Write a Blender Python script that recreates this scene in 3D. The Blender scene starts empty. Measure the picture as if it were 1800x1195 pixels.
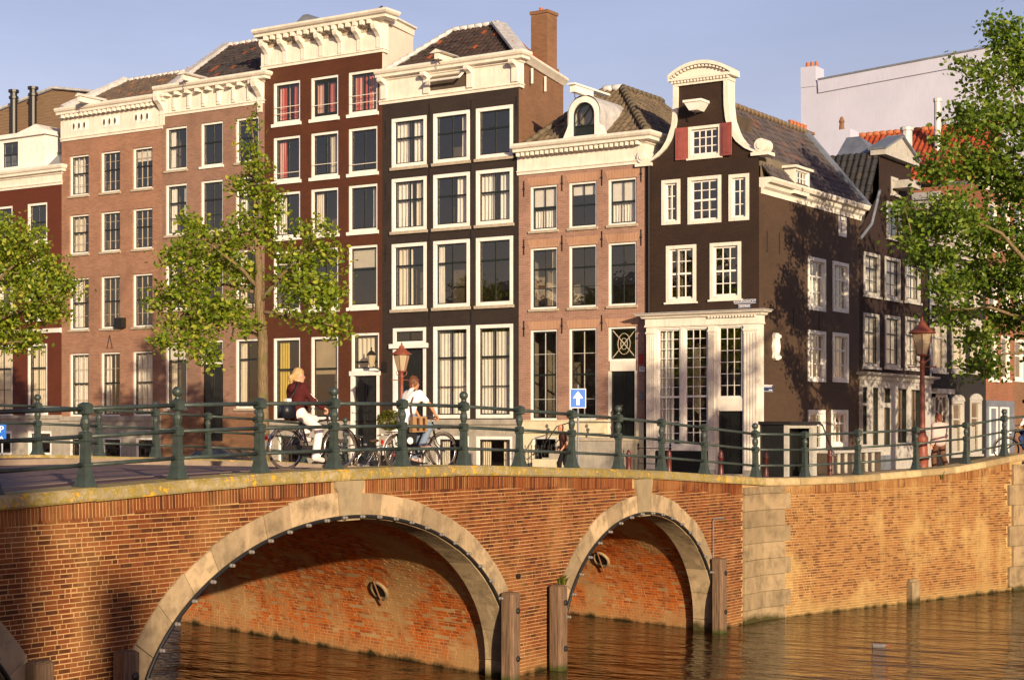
import bpy, math, random
import numpy as np
from mathutils import Vector, Matrix

R = random.Random(11)
rng = np.random.default_rng(11)
scene = bpy.context.scene
COL = scene.collection
rad = math.radians

# ------------------------------------------------------------------ camera, sky, sun, exposure
# The world axes follow the streets: x = across the bridge, y = along the bridge, z up, street level 0.
CAM = (16.216, -35.377, 1.65)
FPX = 2970.0                      # focal length in photo pixels (photo is 1800 wide)
YAW = 33.02
cam_d = bpy.data.cameras.new('camera')
cam = bpy.data.objects.new('camera', cam_d)
COL.objects.link(cam)
cam.location = CAM
cam.rotation_euler = (rad(90), 0, rad(YAW))
cam_d.sensor_width = 36.0
cam_d.lens = FPX / 1800 * 36
cam_d.shift_y = (750 - 597.5) / 1800
cam_d.clip_start = 0.3
cam_d.clip_end = 3000
scene.camera = cam

SUN_AZ = (0.788, -0.615)          # horizontal direction towards the sun
SUN_EL = 10.5
world = bpy.data.worlds.new('World')
scene.world = world
world.use_nodes = True
wn = world.node_tree.nodes
sky = wn.new('ShaderNodeTexSky')
sky.sky_type = 'NISHITA'
sky.sun_disc = False
sky.sun_elevation = rad(SUN_EL)
sky.sun_rotation = math.atan2(SUN_AZ[0], SUN_AZ[1])
sky.air_density = 1.0
sky.dust_density = 0.6
sky.ozone_density = 2.5
bg = wn['Background']
bg.inputs[1].default_value = 0.119
_tint = wn.new('ShaderNodeMix'); _tint.data_type = 'RGBA'; _tint.blend_type = 'MULTIPLY'
_tint.inputs[0].default_value = 1.0
_tint.inputs[7].default_value = (1.23, 0.80, 0.785, 1)     # thin evening veil: the whole sky leans to lavender
world.node_tree.links.new(sky.outputs[0], _tint.inputs[6])
_tc = wn.new('ShaderNodeTexCoord'); _mp = wn.new('ShaderNodeMapping'); _mp.inputs['Scale'].default_value = (1.5, 1.5, 7.0)
_no = wn.new('ShaderNodeTexNoise'); _no.inputs['Scale'].default_value = 2.2; _no.inputs['Detail'].default_value = 6; _no.inputs['Roughness'].default_value = .6
_rp = wn.new('ShaderNodeMapRange'); _rp.inputs['From Min'].default_value = .3; _rp.inputs['From Max'].default_value = .7; _rp.inputs['To Min'].default_value = .94; _rp.inputs['To Max'].default_value = 1.08
_cl = wn.new('ShaderNodeVectorMath'); _cl.operation = 'SCALE'                       # faint high cloud over the whole dome
for _a, _b in ((_tc.outputs['Generated'], _mp.inputs[0]), (_mp.outputs[0], _no.inputs['Vector']), (_no.outputs[0], _rp.inputs[0]), (_tint.outputs[2], _cl.inputs[0]), (_rp.outputs[0], _cl.inputs['Scale']), (_cl.outputs[0], bg.inputs[0])):
    world.node_tree.links.new(_a, _b)

sun_d = bpy.data.lights.new('sun', 'SUN')
sun_d.energy = 5.0
sun_d.angle = rad(0.5)
sun_d.color = (1.0, 0.79, 0.53)
sun = bpy.data.objects.new('sun', sun_d)
COL.objects.link(sun)
_sv = Vector((SUN_AZ[0], SUN_AZ[1], math.tan(rad(SUN_EL)) * math.hypot(*SUN_AZ)))
sun.rotation_euler = _sv.to_track_quat('Z', 'Y').to_euler()
sun.location = (30, -60, 40)

vs = scene.view_settings
vs.view_transform = 'Standard'
vs.look = 'None'
vs.exposure = 0.62
vs.gamma = 1.0
vs.use_curve_mapping = False
try:
    scene.cycles.max_bounces = 8
    scene.cycles.transparent_max_bounces = 12
    scene.cycles.use_denoising = True
except Exception:
    pass

# ------------------------------------------------------------------ measuring helpers
CY, SY = math.cos(rad(YAW)), math.sin(rad(YAW))
def ray(x, y):
    r = (x - 900) / FPX
    return (-SY + CY * r, CY + SY * r, (750 - y) / FPX)
def on_y(x, y, b):                # photo point on the plane y = b  -> (x, z)
    d = ray(x, y); t = (b - CAM[1]) / d[1]
    return CAM[0] + t * d[0], CAM[2] + t * d[2]
def on_x(x, y, a):                # photo point on the plane x = a  -> (y, z)
    d = ray(x, y); t = (a - CAM[0]) / d[0]
    return CAM[1] + t * d[1], CAM[2] + t * d[2]
def at(x, y, Z):                  # photo point at depth Z metres
    d = ray(x, y)
    return Vector((CAM[0] + d[0] * Z, CAM[1] + d[1] * Z, CAM[2] + d[2] * Z))
def project(p):
    dx, dy = p[0] - CAM[0], p[1] - CAM[1]
    Z = -SY * dx + CY * dy
    return 900 + FPX * (CY * dx + SY * dy) / Z, 750 - FPX * (p[2] - CAM[2]) / Z, Z

# ------------------------------------------------------------------ mesh building
class MB:
    def __init__(s): s.v = []; s.f = []; s.m = []; s.k = 0
    def add(s, vs, fs):
        o = len(s.v); s.v += [tuple(p) for p in vs]
        for f in fs: s.f.append(tuple(i + o for i in f)); s.m.append(s.k)
        return s
    def quad(s, *p): return s.add(p, [tuple(range(len(p)))])
    def box(s, x0, x1, y0, y1, z0, z1):
        return s.add([(x0,y0,z0),(x1,y0,z0),(x1,y1,z0),(x0,y1,z0),(x0,y0,z1),(x1,y0,z1),(x1,y1,z1),(x0,y1,z1)],
                     [(0,3,2,1),(4,5,6,7),(0,1,5,4),(1,2,6,5),(2,3,7,6),(3,0,4,7)])
    def taper(s, cx, cy, z0, z1, w0, d0, w1, d1):
        a, b, c, d = w0/2, d0/2, w1/2, d1/2
        return s.add([(cx-a,cy-b,z0),(cx+a,cy-b,z0),(cx+a,cy+b,z0),(cx-a,cy+b,z0),(cx-c,cy-d,z1),(cx+c,cy-d,z1),(cx+c,cy+d,z1),(cx-c,cy+d,z1)],
                     [(0,3,2,1),(4,5,6,7),(0,1,5,4),(1,2,6,5),(2,3,7,6),(3,0,4,7)])
    def obox(s, c, X, Y, Z, a, b, d):       # oriented box, half sizes a b d along X Y Z
        c, X, Y, Z = Vector(c), Vector(X), Vector(Y), Vector(Z); P = []
        for k in (-1, 1):
            for i, j in ((-1,-1),(1,-1),(1,1),(-1,1)): P.append(c + X*a*i + Y*b*j + Z*d*k)
        return s.add(P, [(0,3,2,1),(4,5,6,7),(0,1,5,4),(1,2,6,5),(2,3,7,6),(3,0,4,7)])
    def lathe(s, prof, n=12, c=(0,0,0), sq=None):
        vs, fs = [], []
        for r, z in prof:
            for i in range(n):
                t = 2*math.pi*(i+.5)/n
                vs.append((c[0]+r*math.cos(t), c[1]+r*math.sin(t), c[2]+z))
        for j in range(len(prof)-1):
            for i in range(n):
                k = (i+1) % n
                fs.append((j*n+i, j*n+k, (j+1)*n+k, (j+1)*n+i))
        fs.append(tuple(range(n))[::-1]); fs.append(tuple((len(prof)-1)*n+i for i in range(n)))
        return s.add(vs, fs)
    def tube(s, path, r, n=8, closed=False):
        P = [Vector(p) for p in path]; m = len(P)
        rs = r if isinstance(r, (list, tuple)) else [r]*m
        vs, fs = [], []
        prev = None
        for i in range(m):
            if closed: t = P[(i+1) % m] - P[i-1]
            else: t = P[min(i+1, m-1)] - P[max(i-1, 0)]
            if t.length < 1e-9: t = Vector((0,0,1))
            t.normalize()
            if prev is None:
                u = Vector((0,0,1)) if abs(t.z) < .9 else Vector((1,0,0))
            else: u = prev
            x = (u - t*u.dot(t)).normalized(); prev = x; y = t.cross(x)
            for k in range(n):
                a = 2*math.pi*k/n
                vs.append(P[i] + (x*math.cos(a) + y*math.sin(a))*rs[i])
        for i in range(m if closed else m-1):
            j = (i+1) % m
            for k in range(n):
                l = (k+1) % n
                fs.append((i*n+k, i*n+l, j*n+l, j*n+k))
        if not closed:
            fs.append(tuple(range(n))[::-1]); fs.append(tuple((m-1)*n+k for k in range(n)))
        return s.add(vs, fs)
    def prism(s, poly, y0, y1):              # polygon in (x, z), extruded along y
        n = len(poly)
        vs = [(p[0], y0, p[1]) for p in poly] + [(p[0], y1, p[1]) for p in poly]
        fs = [tuple(range(n)), tuple(range(2*n-1, n-1, -1))]
        for i in range(n):
            j = (i+1) % n
            fs.append((j, i, n+i, n+j))
        return s.add(vs, fs)
    def prismx(s, poly, x0, x1):             # polygon in (y, z), extruded along x
        n = len(poly)
        vs = [(x0, p[0], p[1]) for p in poly] + [(x1, p[0], p[1]) for p in poly]
        fs = [tuple(range(n))[::-1], tuple(range(n, 2*n))]
        for i in range(n):
            j = (i+1) % n
            fs.append((i, j, n+j, n+i))
        return s.add(vs, fs)
    def sweep(s, prof, path):                # prof: closed [(outward, z)], path: plan points, outward is to the right
        n = len(prof); P = [Vector((p[0], p[1])) for p in path]; zs = [p[2] if len(p) > 2 else 0 for p in path]
        vs = []
        for i, p in enumerate(P):
            d0 = (p - P[i-1]).normalized() if i else None
            d1 = (P[i+1] - p).normalized() if i < len(P)-1 else None
            a = d0 or d1; b = d1 or d0
            n0 = Vector((a.y, -a.x)); n1 = Vector((b.y, -b.x))
            m = (n0+n1).normalized(); k = 1/max(.3, m.dot(n0))
            for o, z in prof: vs.append((p.x+m.x*o*k, p.y+m.y*o*k, z+zs[i]))
        fs = []
        for i in range(len(P)-1):
            for j in range(n):
                l = (j+1) % n
                fs.append((i*n+j, (i+1)*n+j, (i+1)*n+l, i*n+l))
        fs.append(tuple(range(n))); fs.append(tuple((len(P)-1)*n+j for j in range(n))[::-1])
        return s.add(vs, fs)
    def sphere(s, c, r, n=10, m=6, sc=(1,1,1)):
        vs, fs = [], []
        for j in range(m+1):
            t = math.pi*j/m
            for i in range(n):
                a = 2*math.pi*i/n
                vs.append((c[0]+r*sc[0]*math.sin(t)*math.cos(a), c[1]+r*sc[1]*math.sin(t)*math.sin(a), c[2]+r*sc[2]*math.cos(t)))
        for j in range(m):
            for i in range(n):
                k = (i+1) % n
                fs.append((j*n+i, (j+1)*n+i, (j+1)*n+k, j*n+k))
        return s.add(vs, fs)
    def mesh(s, name, mats, smooth=False):
        me = bpy.data.meshes.new(name)
        me.from_pydata(s.v, [], s.f)
        for m in (mats if isinstance(mats, (list, tuple)) else [mats]): me.materials.append(m)
        if s.k or any(s.m): me.polygons.foreach_set('material_index', s.m)
        if smooth: me.polygons.foreach_set('use_smooth', [True]*len(me.polygons))
        me.update()
        return me
    def build(s, name, mats, parent=None, loc=(0,0,0), smooth=False, rot=None):
        return obj(name, s.mesh(name, mats, smooth), parent, loc, rot)

def np_mesh(name, verts, faces, mat, smooth=False):      # faces: (n, 3 or 4) array
    me = bpy.data.meshes.new(name)
    nv, nf, k = len(verts), len(faces), faces.shape[1]
    me.vertices.add(nv); me.vertices.foreach_set('co', np.ascontiguousarray(verts, dtype=np.float32).ravel())
    me.loops.add(nf*k); me.loops.foreach_set('vertex_index', np.ascontiguousarray(faces, dtype=np.int32).ravel())
    me.polygons.add(nf); me.polygons.foreach_set('loop_start', np.arange(0, nf*k, k, dtype=np.int32))
    me.polygons.foreach_set('use_smooth', np.full(nf, bool(smooth)))
    me.materials.append(mat); me.update(calc_edges=True); me.validate()
    return me
def obj(name, me, parent=None, loc=(0,0,0), rot=None):
    o = bpy.data.objects.new(name, me); COL.objects.link(o)
    o.location = loc
    if rot: o.rotation_euler = rot
    if parent: o.parent = parent
    return o
def tag(o, label=None, cat=None, group=None, kind=None):
    if label: o['label'] = label
    if cat: o['category'] = cat
    if group: o['group'] = group
    if kind: o['kind'] = kind
    return o
def thing(name, label, cat, loc=(0,0,0), rz=0, group=None):
    return tag(obj(name, None, None, loc, (0,0,rz)), label, cat, group)
def copy_tree(o, parent=None):
    c = o.copy(); COL.objects.link(c); c.parent = parent
    for ch in o.children: copy_tree(ch, c)
    return c

# ------------------------------------------------------------------ materials
class NT:
    def __init__(s, name):
        s.mat = bpy.data.materials.new(name); s.mat.use_nodes = True
        s.t = s.mat.node_tree; s.n = s.t.nodes; s.b = s.n['Principled BSDF']; s.out = s.n['Material Output']
    def new(s, typ, **kw):
        n = s.n.new('ShaderNode' + typ)
        for k, v in kw.items():
            if k.startswith('_'):
                key = k[1:]; n.inputs[int(key) if key.isdigit() else key.replace('_', ' ')].default_value = v
            else: setattr(n, k, v)
        return n
    def l(s, a, b): s.t.links.new(a, b)
    def math(s, op, a, b=None, clamp=False):
        n = s.new('Math', operation=op, use_clamp=clamp)
        for i, v in enumerate((a, b)):
            if v is None: continue
            if isinstance(v, (int, float)): n.inputs[i].default_value = v
            else: s.l(v, n.inputs[i])
        return n.outputs[0]
    def mix(s, f, a, b, blend='MIX'):
        n = s.new('Mix', data_type='RGBA', blend_type=blend)
        for i, v in ((0, f), (6, a), (7, b)):
            if isinstance(v, (int, float)): n.inputs[i].default_value = v
            elif isinstance(v, (tuple, list)): n.inputs[i].default_value = (*v[:3], 1)
            else: s.l(v, n.inputs[i])
        return n.outputs[2]
    def coord(s, world=False):
        if world: return s.new('NewGeometry').outputs['Position']
        return s.new('TexCoord').outputs['Object']
    def noise(s, vec, scale, detail=4, rough=.55, sc=None):
        if sc:
            mp = s.new('Mapping'); mp.inputs['Scale'].default_value = sc; s.l(vec, mp.inputs[0]); vec = mp.outputs[0]
        n = s.new('TexNoise', _Scale=scale, _Detail=detail, _Roughness=rough); s.l(vec, n.inputs['Vector'])
        return n.outputs[0]
    def ramp(s, f, p0, p1, c0=(0,0,0), c1=(1,1,1)):
        r = s.new('ValToRGB'); e = r.color_ramp.elements
        e[0].position = p0; e[1].position = p1; e[0].color = (*c0, 1); e[1].color = (*c1, 1)
        s.l(f, r.inputs[0]); return r.outputs[0]
    def bump(s, h, strength, dist=.01):
        b = s.new('Bump', _Strength=strength, _Distance=dist); s.l(h, b.inputs['Height'])
        s.l(b.outputs[0], s.b.inputs['Normal']); return b
    def rnd(s):                              # random per loose piece and per object
        a = s.new('NewGeometry').outputs['Random Per Island']; b = s.new('ObjectInfo').outputs['Random']
        return s.math('FRACT', s.math('ADD', a, b))
    def fin(s, col=None, rough=.7, spec=.3, metal=0.):
        if col is not None:
            if isinstance(col, (tuple, list)): s.b.inputs['Base Color'].default_value = (*col[:3], 1)
            else: s.l(col, s.b.inputs['Base Color'])
        if isinstance(rough, (int, float)): s.b.inputs['Roughness'].default_value = rough
        else: s.l(rough, s.b.inputs['Roughness'])
        s.b.inputs['Specular IOR Level'].default_value = spec
        s.b.inputs['Metallic'].default_value = metal
        return s.mat

def sh(c, k): return tuple(min(1, x*k) for x in c)
def plain(name, col, rough=.65, var=.18, scale=6., bump=.15, bscale=70., spec=.3, metal=0., streak=0., world=False):
    m = NT(name); v = m.coord(world)
    n = m.noise(v, scale, 5)
    c = m.mix(m.ramp(n, .3, .72), sh(col, 1-var), sh(col, 1+var))
    if streak:
        s = m.noise(v, 5., 4, .6, (3., 3., .25))
        c = m.mix(m.math('MULTIPLY', m.ramp(s, .5, .75), streak), c, sh(col, .45))
    if bump: m.bump(m.noise(v, bscale, 3), bump, .01)
    return m.fin(c, rough, spec, metal)

def brickwall(name, c1, c2, mortar, bw=.21, bh=.063, joint=.010, bump=.5, stain=.35, paint=False, blot=None, rough=.85):
    m = NT(name); v = m.coord()
    sp = m.new('SeparateXYZ'); m.l(v, sp.inputs[0])
    cb = m.new('CombineXYZ'); m.l(m.math('ADD', sp.outputs[0], sp.outputs[1]), cb.inputs[0]); m.l(sp.outputs[2], cb.inputs[1])
    bt = m.new('TexBrick', offset=.5, _Scale=1., _Mortar_Size=joint*.5, _Mortar_Smooth=.25, _Bias=0., _Brick_Width=bw, _Row_Height=bh)
    bt.inputs['Color1'].default_value = (0,0,0,1); bt.inputs['Color2'].default_value = (1,1,1,1); bt.inputs['Mortar'].default_value = (.5,.5,.5,1)
    m.l(cb.outputs[0], bt.inputs['Vector'])
    big = m.noise(v, .9, 5, .6); fine = m.noise(v, 14., 3)
    c = m.mix(bt.outputs[0], c1, c2)
    c = m.mix(m.math('MULTIPLY', fine, .35), c, sh(c1, .7))
    c = m.mix(m.math('MULTIPLY', bt.outputs[1], .35 if paint else .85), c, mortar)
    c = m.mix(m.math('MULTIPLY', m.ramp(big, .48, .72), stain), c, sh(c1, .55))
    st = m.noise(v, 2.2, 5, .6, (2.5, 2.5, .22))
    c = m.mix(m.math('MULTIPLY', m.ramp(st, .55, .8), stain*.8), c, sh(c2, 1.35))
    if blot:
        bl = m.noise(v, 3., 6, .7, (1., 1., .6)); c = m.mix(m.math('MULTIPLY', m.ramp(bl, .6, .7), .7), c, blot)
    so = m.noise(v, .35, 6, .68); c = m.mix(m.math('MULTIPLY', m.ramp(so, .5, .66), stain*1.1), c, sh(c1, .42))
    rp = m.noise(v, .55, 2, .4, (1., 1., 1.7)); c = m.mix(m.math('MULTIPLY', m.ramp(rp, .60, .615), stain*.55), c, sh(c2, 1.5))
    h = m.math('ADD', m.math('MULTIPLY', bt.outputs[1], -1.), m.math('MULTIPLY', fine, .4))
    h = m.math('ADD', h, m.math('MULTIPLY', m.noise(v, 1.3, 3), 2.5))
    m.bump(h, bump, .012)
    return m.fin(c, rough, .25 if not paint else .4)

def rooftile(name, c, c2, odd, p=.9):
    m = NT(name); r = m.rnd(); v = m.coord(True)
    col = m.mix(r, c, c2)
    o = m.new('Math', operation='GREATER_THAN'); m.l(m.math('FRACT', m.math('MULTIPLY', r, 37.31)), o.inputs[0]); o.inputs[1].default_value = p
    col = m.mix(m.math('MULTIPLY', o.outputs[0], .8), col, odd)
    n = m.noise(v, 5., 5, .65)
    col = m.mix(m.math('MULTIPLY', m.ramp(n, .5, .7), .5), col, sh(c2, 1.5))
    m.bump(m.noise(v, 60., 3), .2)
    return m.fin(col, .55, .4)

M = {}
M['cream'] = plain('cream_paint', (.68,.64,.56), .5, .10, 2.2, .10, 25, .35, streak=.38)
M['white'] = plain('white_paint', (.72,.70,.66), .45, .09, 3., .08, 30, .35, streak=.28)
M['dirtyshadedwhite'] = plain('weathered_shaded_white', (.40,.385,.35), .55, .14, 5., .1, 40, .35, streak=.4)  # weathered white, darkened further to stand for shade on the side row
M['sash'] = plain('dark_sash_paint', (.012,.016,.014), .35, .2, 6., .05, 40, .5)
M['stonesill'] = plain('sill_stone', (.36,.31,.24), .8, .2, 7., .25, 60, .25)
M['plinth'] = plain('plinth_stone', (.33,.30,.25), .8, .2, 2.5, .25, 50, .25, streak=.5)
M['plinthcream'] = plain('cream_plinth', (.58,.52,.36), .7, .12, 2., .15, 50, .3, streak=.35)
M['zinc'] = plain('zinc_sheet', (.20,.225,.265), .45, .22, 2.5, .15, 20, .5, .35, streak=.4)
M['lead'] = plain('pale_lead', (.46,.46,.46), .55, .25, 4., .2, 20, .4, .1, streak=.4)
M['iron'] = plain('black_iron', (.012,.011,.011), .45, .2, 20., .2, 60, .5)
M['door'] = plain('black_door_paint', (.012,.013,.012), .25, .2, 5., .05, 30, .6)
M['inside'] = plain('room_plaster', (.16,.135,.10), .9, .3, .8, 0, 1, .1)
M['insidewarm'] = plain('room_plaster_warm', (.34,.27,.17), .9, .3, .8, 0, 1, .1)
M['insidedark'] = plain('dim_room', (.085,.066,.05), .9, .4, .9, 0, 1, .1)  # dimness is put into the colour, so sun through the windows stays weak
M['brass'] = plain('brass', (.55,.36,.10), .3, .2, 9., 0, 1, .5, .9)

def glass_mat(name, tint=(1,1,1), boost=1.7, wav=.012):
    m = NT(name); m.n.remove(m.b)
    g = m.new('BsdfGlossy', _Roughness=.015); g.inputs['Color'].default_value = (1,.93,.82,1)
    t = m.new('BsdfTransparent'); t.inputs[0].default_value = (*tint, 1)
    ge = m.new('NewGeometry'); dt = m.new('VectorMath', operation='DOT_PRODUCT'); m.l(ge.outputs['Incoming'], dt.inputs[0]); m.l(ge.outputs['Normal'], dt.inputs[1])
    om = m.math('SUBTRACT', 1., m.math('ABSOLUTE', dt.outputs['Value'])); f = m.math('ADD', m.math('MULTIPLY', m.math('POWER', om, 5.), .93), .065)
    b = m.new('Bump', _Strength=wav*8, _Distance=.02)
    m.l(m.noise(m.coord(True), 2.2, 2), b.inputs['Height']); m.l(b.outputs[0], g.inputs['Normal'])
    mx = m.new('MixShader'); m.l(m.math('MULTIPLY', f, boost, True), mx.inputs[0])
    m.l(t.outputs[0], mx.inputs[1]); m.l(g.outputs[0], mx.inputs[2]); m.l(mx.outputs[0], m.out.inputs[0])
    return m.mat
M['glass'] = glass_mat('window_glass', (.94,.94,.92), 2.5)

def cloth(name, col, stripes=None, trans=.35, sc=9.):
    m = NT(name); v = m.coord()
    c = m.mix(m.noise(v, 5., 3), sh(col, .85), sh(col, 1.1))
    if stripes:
        sp = m.new('SeparateXYZ'); m.l(v, sp.inputs[0])
        w = m.math('FRACT', m.math('MULTIPLY', sp.outputs[0], sc))
        c = m.mix(m.math('GREATER_THAN', w, .55), c, stripes)
    m.fin(c, .9, .1)
    tr = m.new('BsdfTranslucent'); m.l(c, tr.inputs[0])
    mx = m.new('MixShader'); mx.inputs[0].default_value = trans
    m.l(m.b.outputs[0], mx.inputs[1]); m.l(tr.outputs[0], mx.inputs[2]); m.l(mx.outputs[0], m.out.inputs[0])
    return m.mat
M['net'] = cloth('white_curtain', (.86,.83,.76), None, .22)
M['ivory'] = cloth('ivory_curtain', (.78,.70,.55), None, .22)
M['yellow'] = cloth('yellow_curtain', (.66,.50,.09))
M['redstripe'] = cloth('striped_red_curtain', (.62,.10,.05), (.75,.50,.40))
M['blind'] = cloth('pale_blind', (.62,.57,.46), None, .2)
# ------------------------------------------------------------------ masonry materials
def laid_brick(name, cols, lime, limeamt, dark, tide=-2.55):
    m = NT(name); r = m.rnd(); v = m.coord(True)
    a = m.mix(m.ramp(r, .0, .6), cols[0], cols[1])
    c = m.mix(m.ramp(m.math('FRACT', m.math('MULTIPLY', r, 7.77)), .62, .8), a, cols[2])
    fine = m.noise(v, 30., 4, .6)
    c = m.mix(m.math('MULTIPLY', m.ramp(fine, .4, .75), .5), c, sh(cols[2], .8))
    big = m.noise(v, .75, 6, .62)
    c = m.mix(m.math('MULTIPLY', m.ramp(big, .50, .62), limeamt), c, lime)
    st = m.noise(v, 1.6, 5, .6, (1.6, 1.6, .16))
    c = m.mix(m.math('MULTIPLY', m.ramp(st, .54, .70), limeamt*.6), c, sh(lime, 1.1))
    d2 = m.noise(v, .6, 5, .6, (1., 1., .5))
    c = m.mix(m.math('MULTIPLY', m.ramp(d2, .56, .74), dark), c, sh(cols[2], .45))
    sp = m.new('SeparateXYZ'); m.l(v, sp.inputs[0])
    zz = m.math('ADD', sp.outputs[2], m.math('MULTIPLY', m.noise(v, 2.5, 4), .35))
    c = m.mix(m.ramp(m.math('SUBTRACT', tide+.55-.17, zz), 0., .5), c, sh(lime, .85))
    c = m.mix(m.ramp(m.math('SUBTRACT', tide+.06, zz), .0, .10), c, (.028, .023, .007))
    m.bump(m.math('ADD', fine, m.noise(v, 90., 2)), .35, .008)
    return m.fin(c, .88, .2)
def mul(c, k): return tuple(a*b for a, b in zip(c, k))
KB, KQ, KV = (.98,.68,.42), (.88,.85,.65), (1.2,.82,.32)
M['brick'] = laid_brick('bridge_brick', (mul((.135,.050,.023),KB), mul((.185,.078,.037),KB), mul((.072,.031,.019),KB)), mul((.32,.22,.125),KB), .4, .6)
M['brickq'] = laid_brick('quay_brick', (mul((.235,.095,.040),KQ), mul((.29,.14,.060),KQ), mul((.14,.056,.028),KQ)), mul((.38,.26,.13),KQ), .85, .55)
M['brickin'] = laid_brick('arch_brick', (mul((.42,.13,.040),KV), mul((.50,.18,.058),KV), mul((.28,.085,.034),KV)), (.50,.29,.12), .95, .4)  # brighter than the face brick, standing in for sunlight inside the vaults
def mortar_mat(name, c, tide=-2.55):
    m = NT(name); v = m.coord(True); n = m.noise(v, 1.2, 5, .6)
    k = m.mix(m.ramp(n, .35, .7), sh(c, .75), sh(c, 1.15))
    sp = m.new('SeparateXYZ'); m.l(v, sp.inputs[0])
    zz = m.math('ADD', sp.outputs[2], m.math('MULTIPLY', m.noise(v, 2.5, 4), .35))
    k = m.mix(m.ramp(m.math('SUBTRACT', tide+.06, zz), .0, .10), k, (.028, .023, .007))
    m.bump(m.noise(v, 60., 3), .4)
    return m.fin(k, .95, .1)
M['mortar'] = mortar_mat('lime_mortar', (.43,.275,.125))
M['mortarv'] = mortar_mat('vault_mortar', (.52,.32,.15))
M['mortarq'] = mortar_mat('quay_mortar', (.42,.285,.125))
def stone_mat(name, c, lichen=0., tide=-2.55, dirt=.6, var=(.66,1.28)):
    m = NT(name); v = m.coord(True); r = m.rnd()
    k = m.mix(r, sh(c, var[0]), sh(c, var[1]))
    k = m.mix(m.math('MULTIPLY', m.ramp(m.noise(v, 3., 6, .65), .45, .68), dirt), k, sh(c, .45))
    k = m.mix(m.math('MULTIPLY', m.ramp(m.noise(v, 2., 5, .6, (2., 2., .3)), .55, .72), dirt*.6), k, sh(c, 1.4))
    if lichen:
        l1 = m.noise(v, 9., 7, .72)
        k = m.mix(m.math('MULTIPLY', m.ramp(l1, .45, .56), lichen*.85), k, (.26,.195,.03))
        l2 = m.noise(v, 5., 8, .75, (1., 1., 1.3))
        k = m.mix(m.math('MULTIPLY', m.ramp(l2, .57, .62), lichen), k, (.62,.33,.015))
        l3 = m.noise(v, 22., 6, .7)
        k = m.mix(m.math('MULTIPLY', m.ramp(l3, .58, .66), lichen*.75), k, (.50,.47,.36))
    sp = m.new('SeparateXYZ'); m.l(v, sp.inputs[0])
    zz = m.math('ADD', sp.outputs[2], m.math('MULTIPLY', m.noise(v, 2.5, 4), .35))
    k = m.mix(m.ramp(m.math('SUBTRACT', tide+.17, zz), .0, .14), k, (.045, .038, .010))
    m.bump(m.math('ADD', m.noise(v, 35., 5, .65), m.math('MULTIPLY', m.noise(v, 7., 4), 1.4)), .45, .02)
    return m.fin(k, .85, .25)
M['coping'] = stone_mat('coping_stone', (.30,.245,.14), 1.0)
M['copingr'] = stone_mat('coping_stone_bare', (.38,.29,.165), .3)
M['vous'] = stone_mat('arch_stone', (.37,.275,.165), 0., dirt=.95)
M['keystone'] = stone_mat('key_stone', (.31,.245,.15), 0., dirt=.5)
M['quoin'] = stone_mat('corner_stone', (.27,.20,.115), 0., dirt=.8, var=(.86,1.12))
def wood_mat(name, c, tide=-2.6):
    m = NT(name); v = m.coord(True)
    g = m.noise(v, 14., 5, .6, (3., 3., .18))
    k = m.mix(m.ramp(g, .3, .7), sh(c, .45), sh(c, 1.35))
    sp = m.new('SeparateXYZ'); m.l(v, sp.inputs[0])
    zz = m.math('ADD', sp.outputs[2], m.math('MULTIPLY', m.noise(v, 5., 4), .2))
    k = m.mix(m.ramp(m.math('SUBTRACT', tide+.1, zz), .0, .12), k, (.045,.05,.012))
    m.bump(g, .7, .02)
    return m.fin(k, .85, .2)
M['timber'] = wood_mat('weathered_timber', (.16,.10,.062))

# ------------------------------------------------------------------ water, bed, ground sheets
WZ = -2.75
def water_mat():
    m = NT('canal_water'); v = m.coord(True)
    mp = m.new('Mapping'); mp.inputs['Rotation'].default_value = (0,0,rad(-33)); mp.inputs['Scale'].default_value = (.55, 1.5, 1); m.l(v, mp.inputs[0])
    n1 = m.noise(mp.outputs[0], 1.1, 3, .5); n2 = m.noise(mp.outputs[0], 3.4, 3, .55); n3 = m.noise(v, .35, 2)
    h = m.math('ADD', m.math('MULTIPLY', n1, 1.), m.math('MULTIPLY', n2, .35))
    h = m.math('MULTIPLY', h, m.math('ADD', m.math('MULTIPLY', n3, 1.2), .35))
    m.bump(h, .8, .15)
    m.b.inputs['IOR'].default_value = 1.33
    m.fin((.036, .012, .003), .035, .5)
    return m.mat
M['water'] = water_mat()
tag(MB().quad((-400,-400,WZ),(400,-400,WZ),(400,400,WZ),(-400,400,WZ)).build('water', M['water']), kind='structure')
M['bed'] = plain('canal_bed', (.04,.03,.018), .9, .3, .5)
tag(MB().quad((-900,-900,-4.2),(900,-900,-4.2),(900,900,-4.2),(-900,900,-4.2)).build('ground', M['bed']), kind='structure')

_cb = [-36,-30.2,-27,-24,-21.7,-20.36,-18.7,-17.05,-15.4,-13.65,-11.9,-10.2,-8.4,-6.6,-4.8,-2.9,0,3]
_cz = [.30,.48,.62,.73,.82,.87,.935,.978,1.0,1.012,1.0,.95,.89,.825,.75,.645,.48,.40]
def zc(b): return float(np.interp(b, _cb, _cz))
WD = Vector((2.87, 10.45)).normalized(); WN = Vector((WD.y, -WD.x)); WL = 10.84
def zr(s): return float(np.interp(s, [-1,0,1.5,3,5.4,7.7,9.4,10.84,14], [.48,.48,.455,.47,.54,.62,.78,.93,1.05]))
def smooth(t): t = min(1, max(0, t)); return t*t*(3-2*t)
def zs(a, b):
    z = .40*(1-smooth(b/9)) * (smooth((a+16)/6))
    d = math.hypot(a-4.5, b-12)
    return max(z, .02) + .72*smooth(1-d/9.5) * smooth((b-1)/5)

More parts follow.
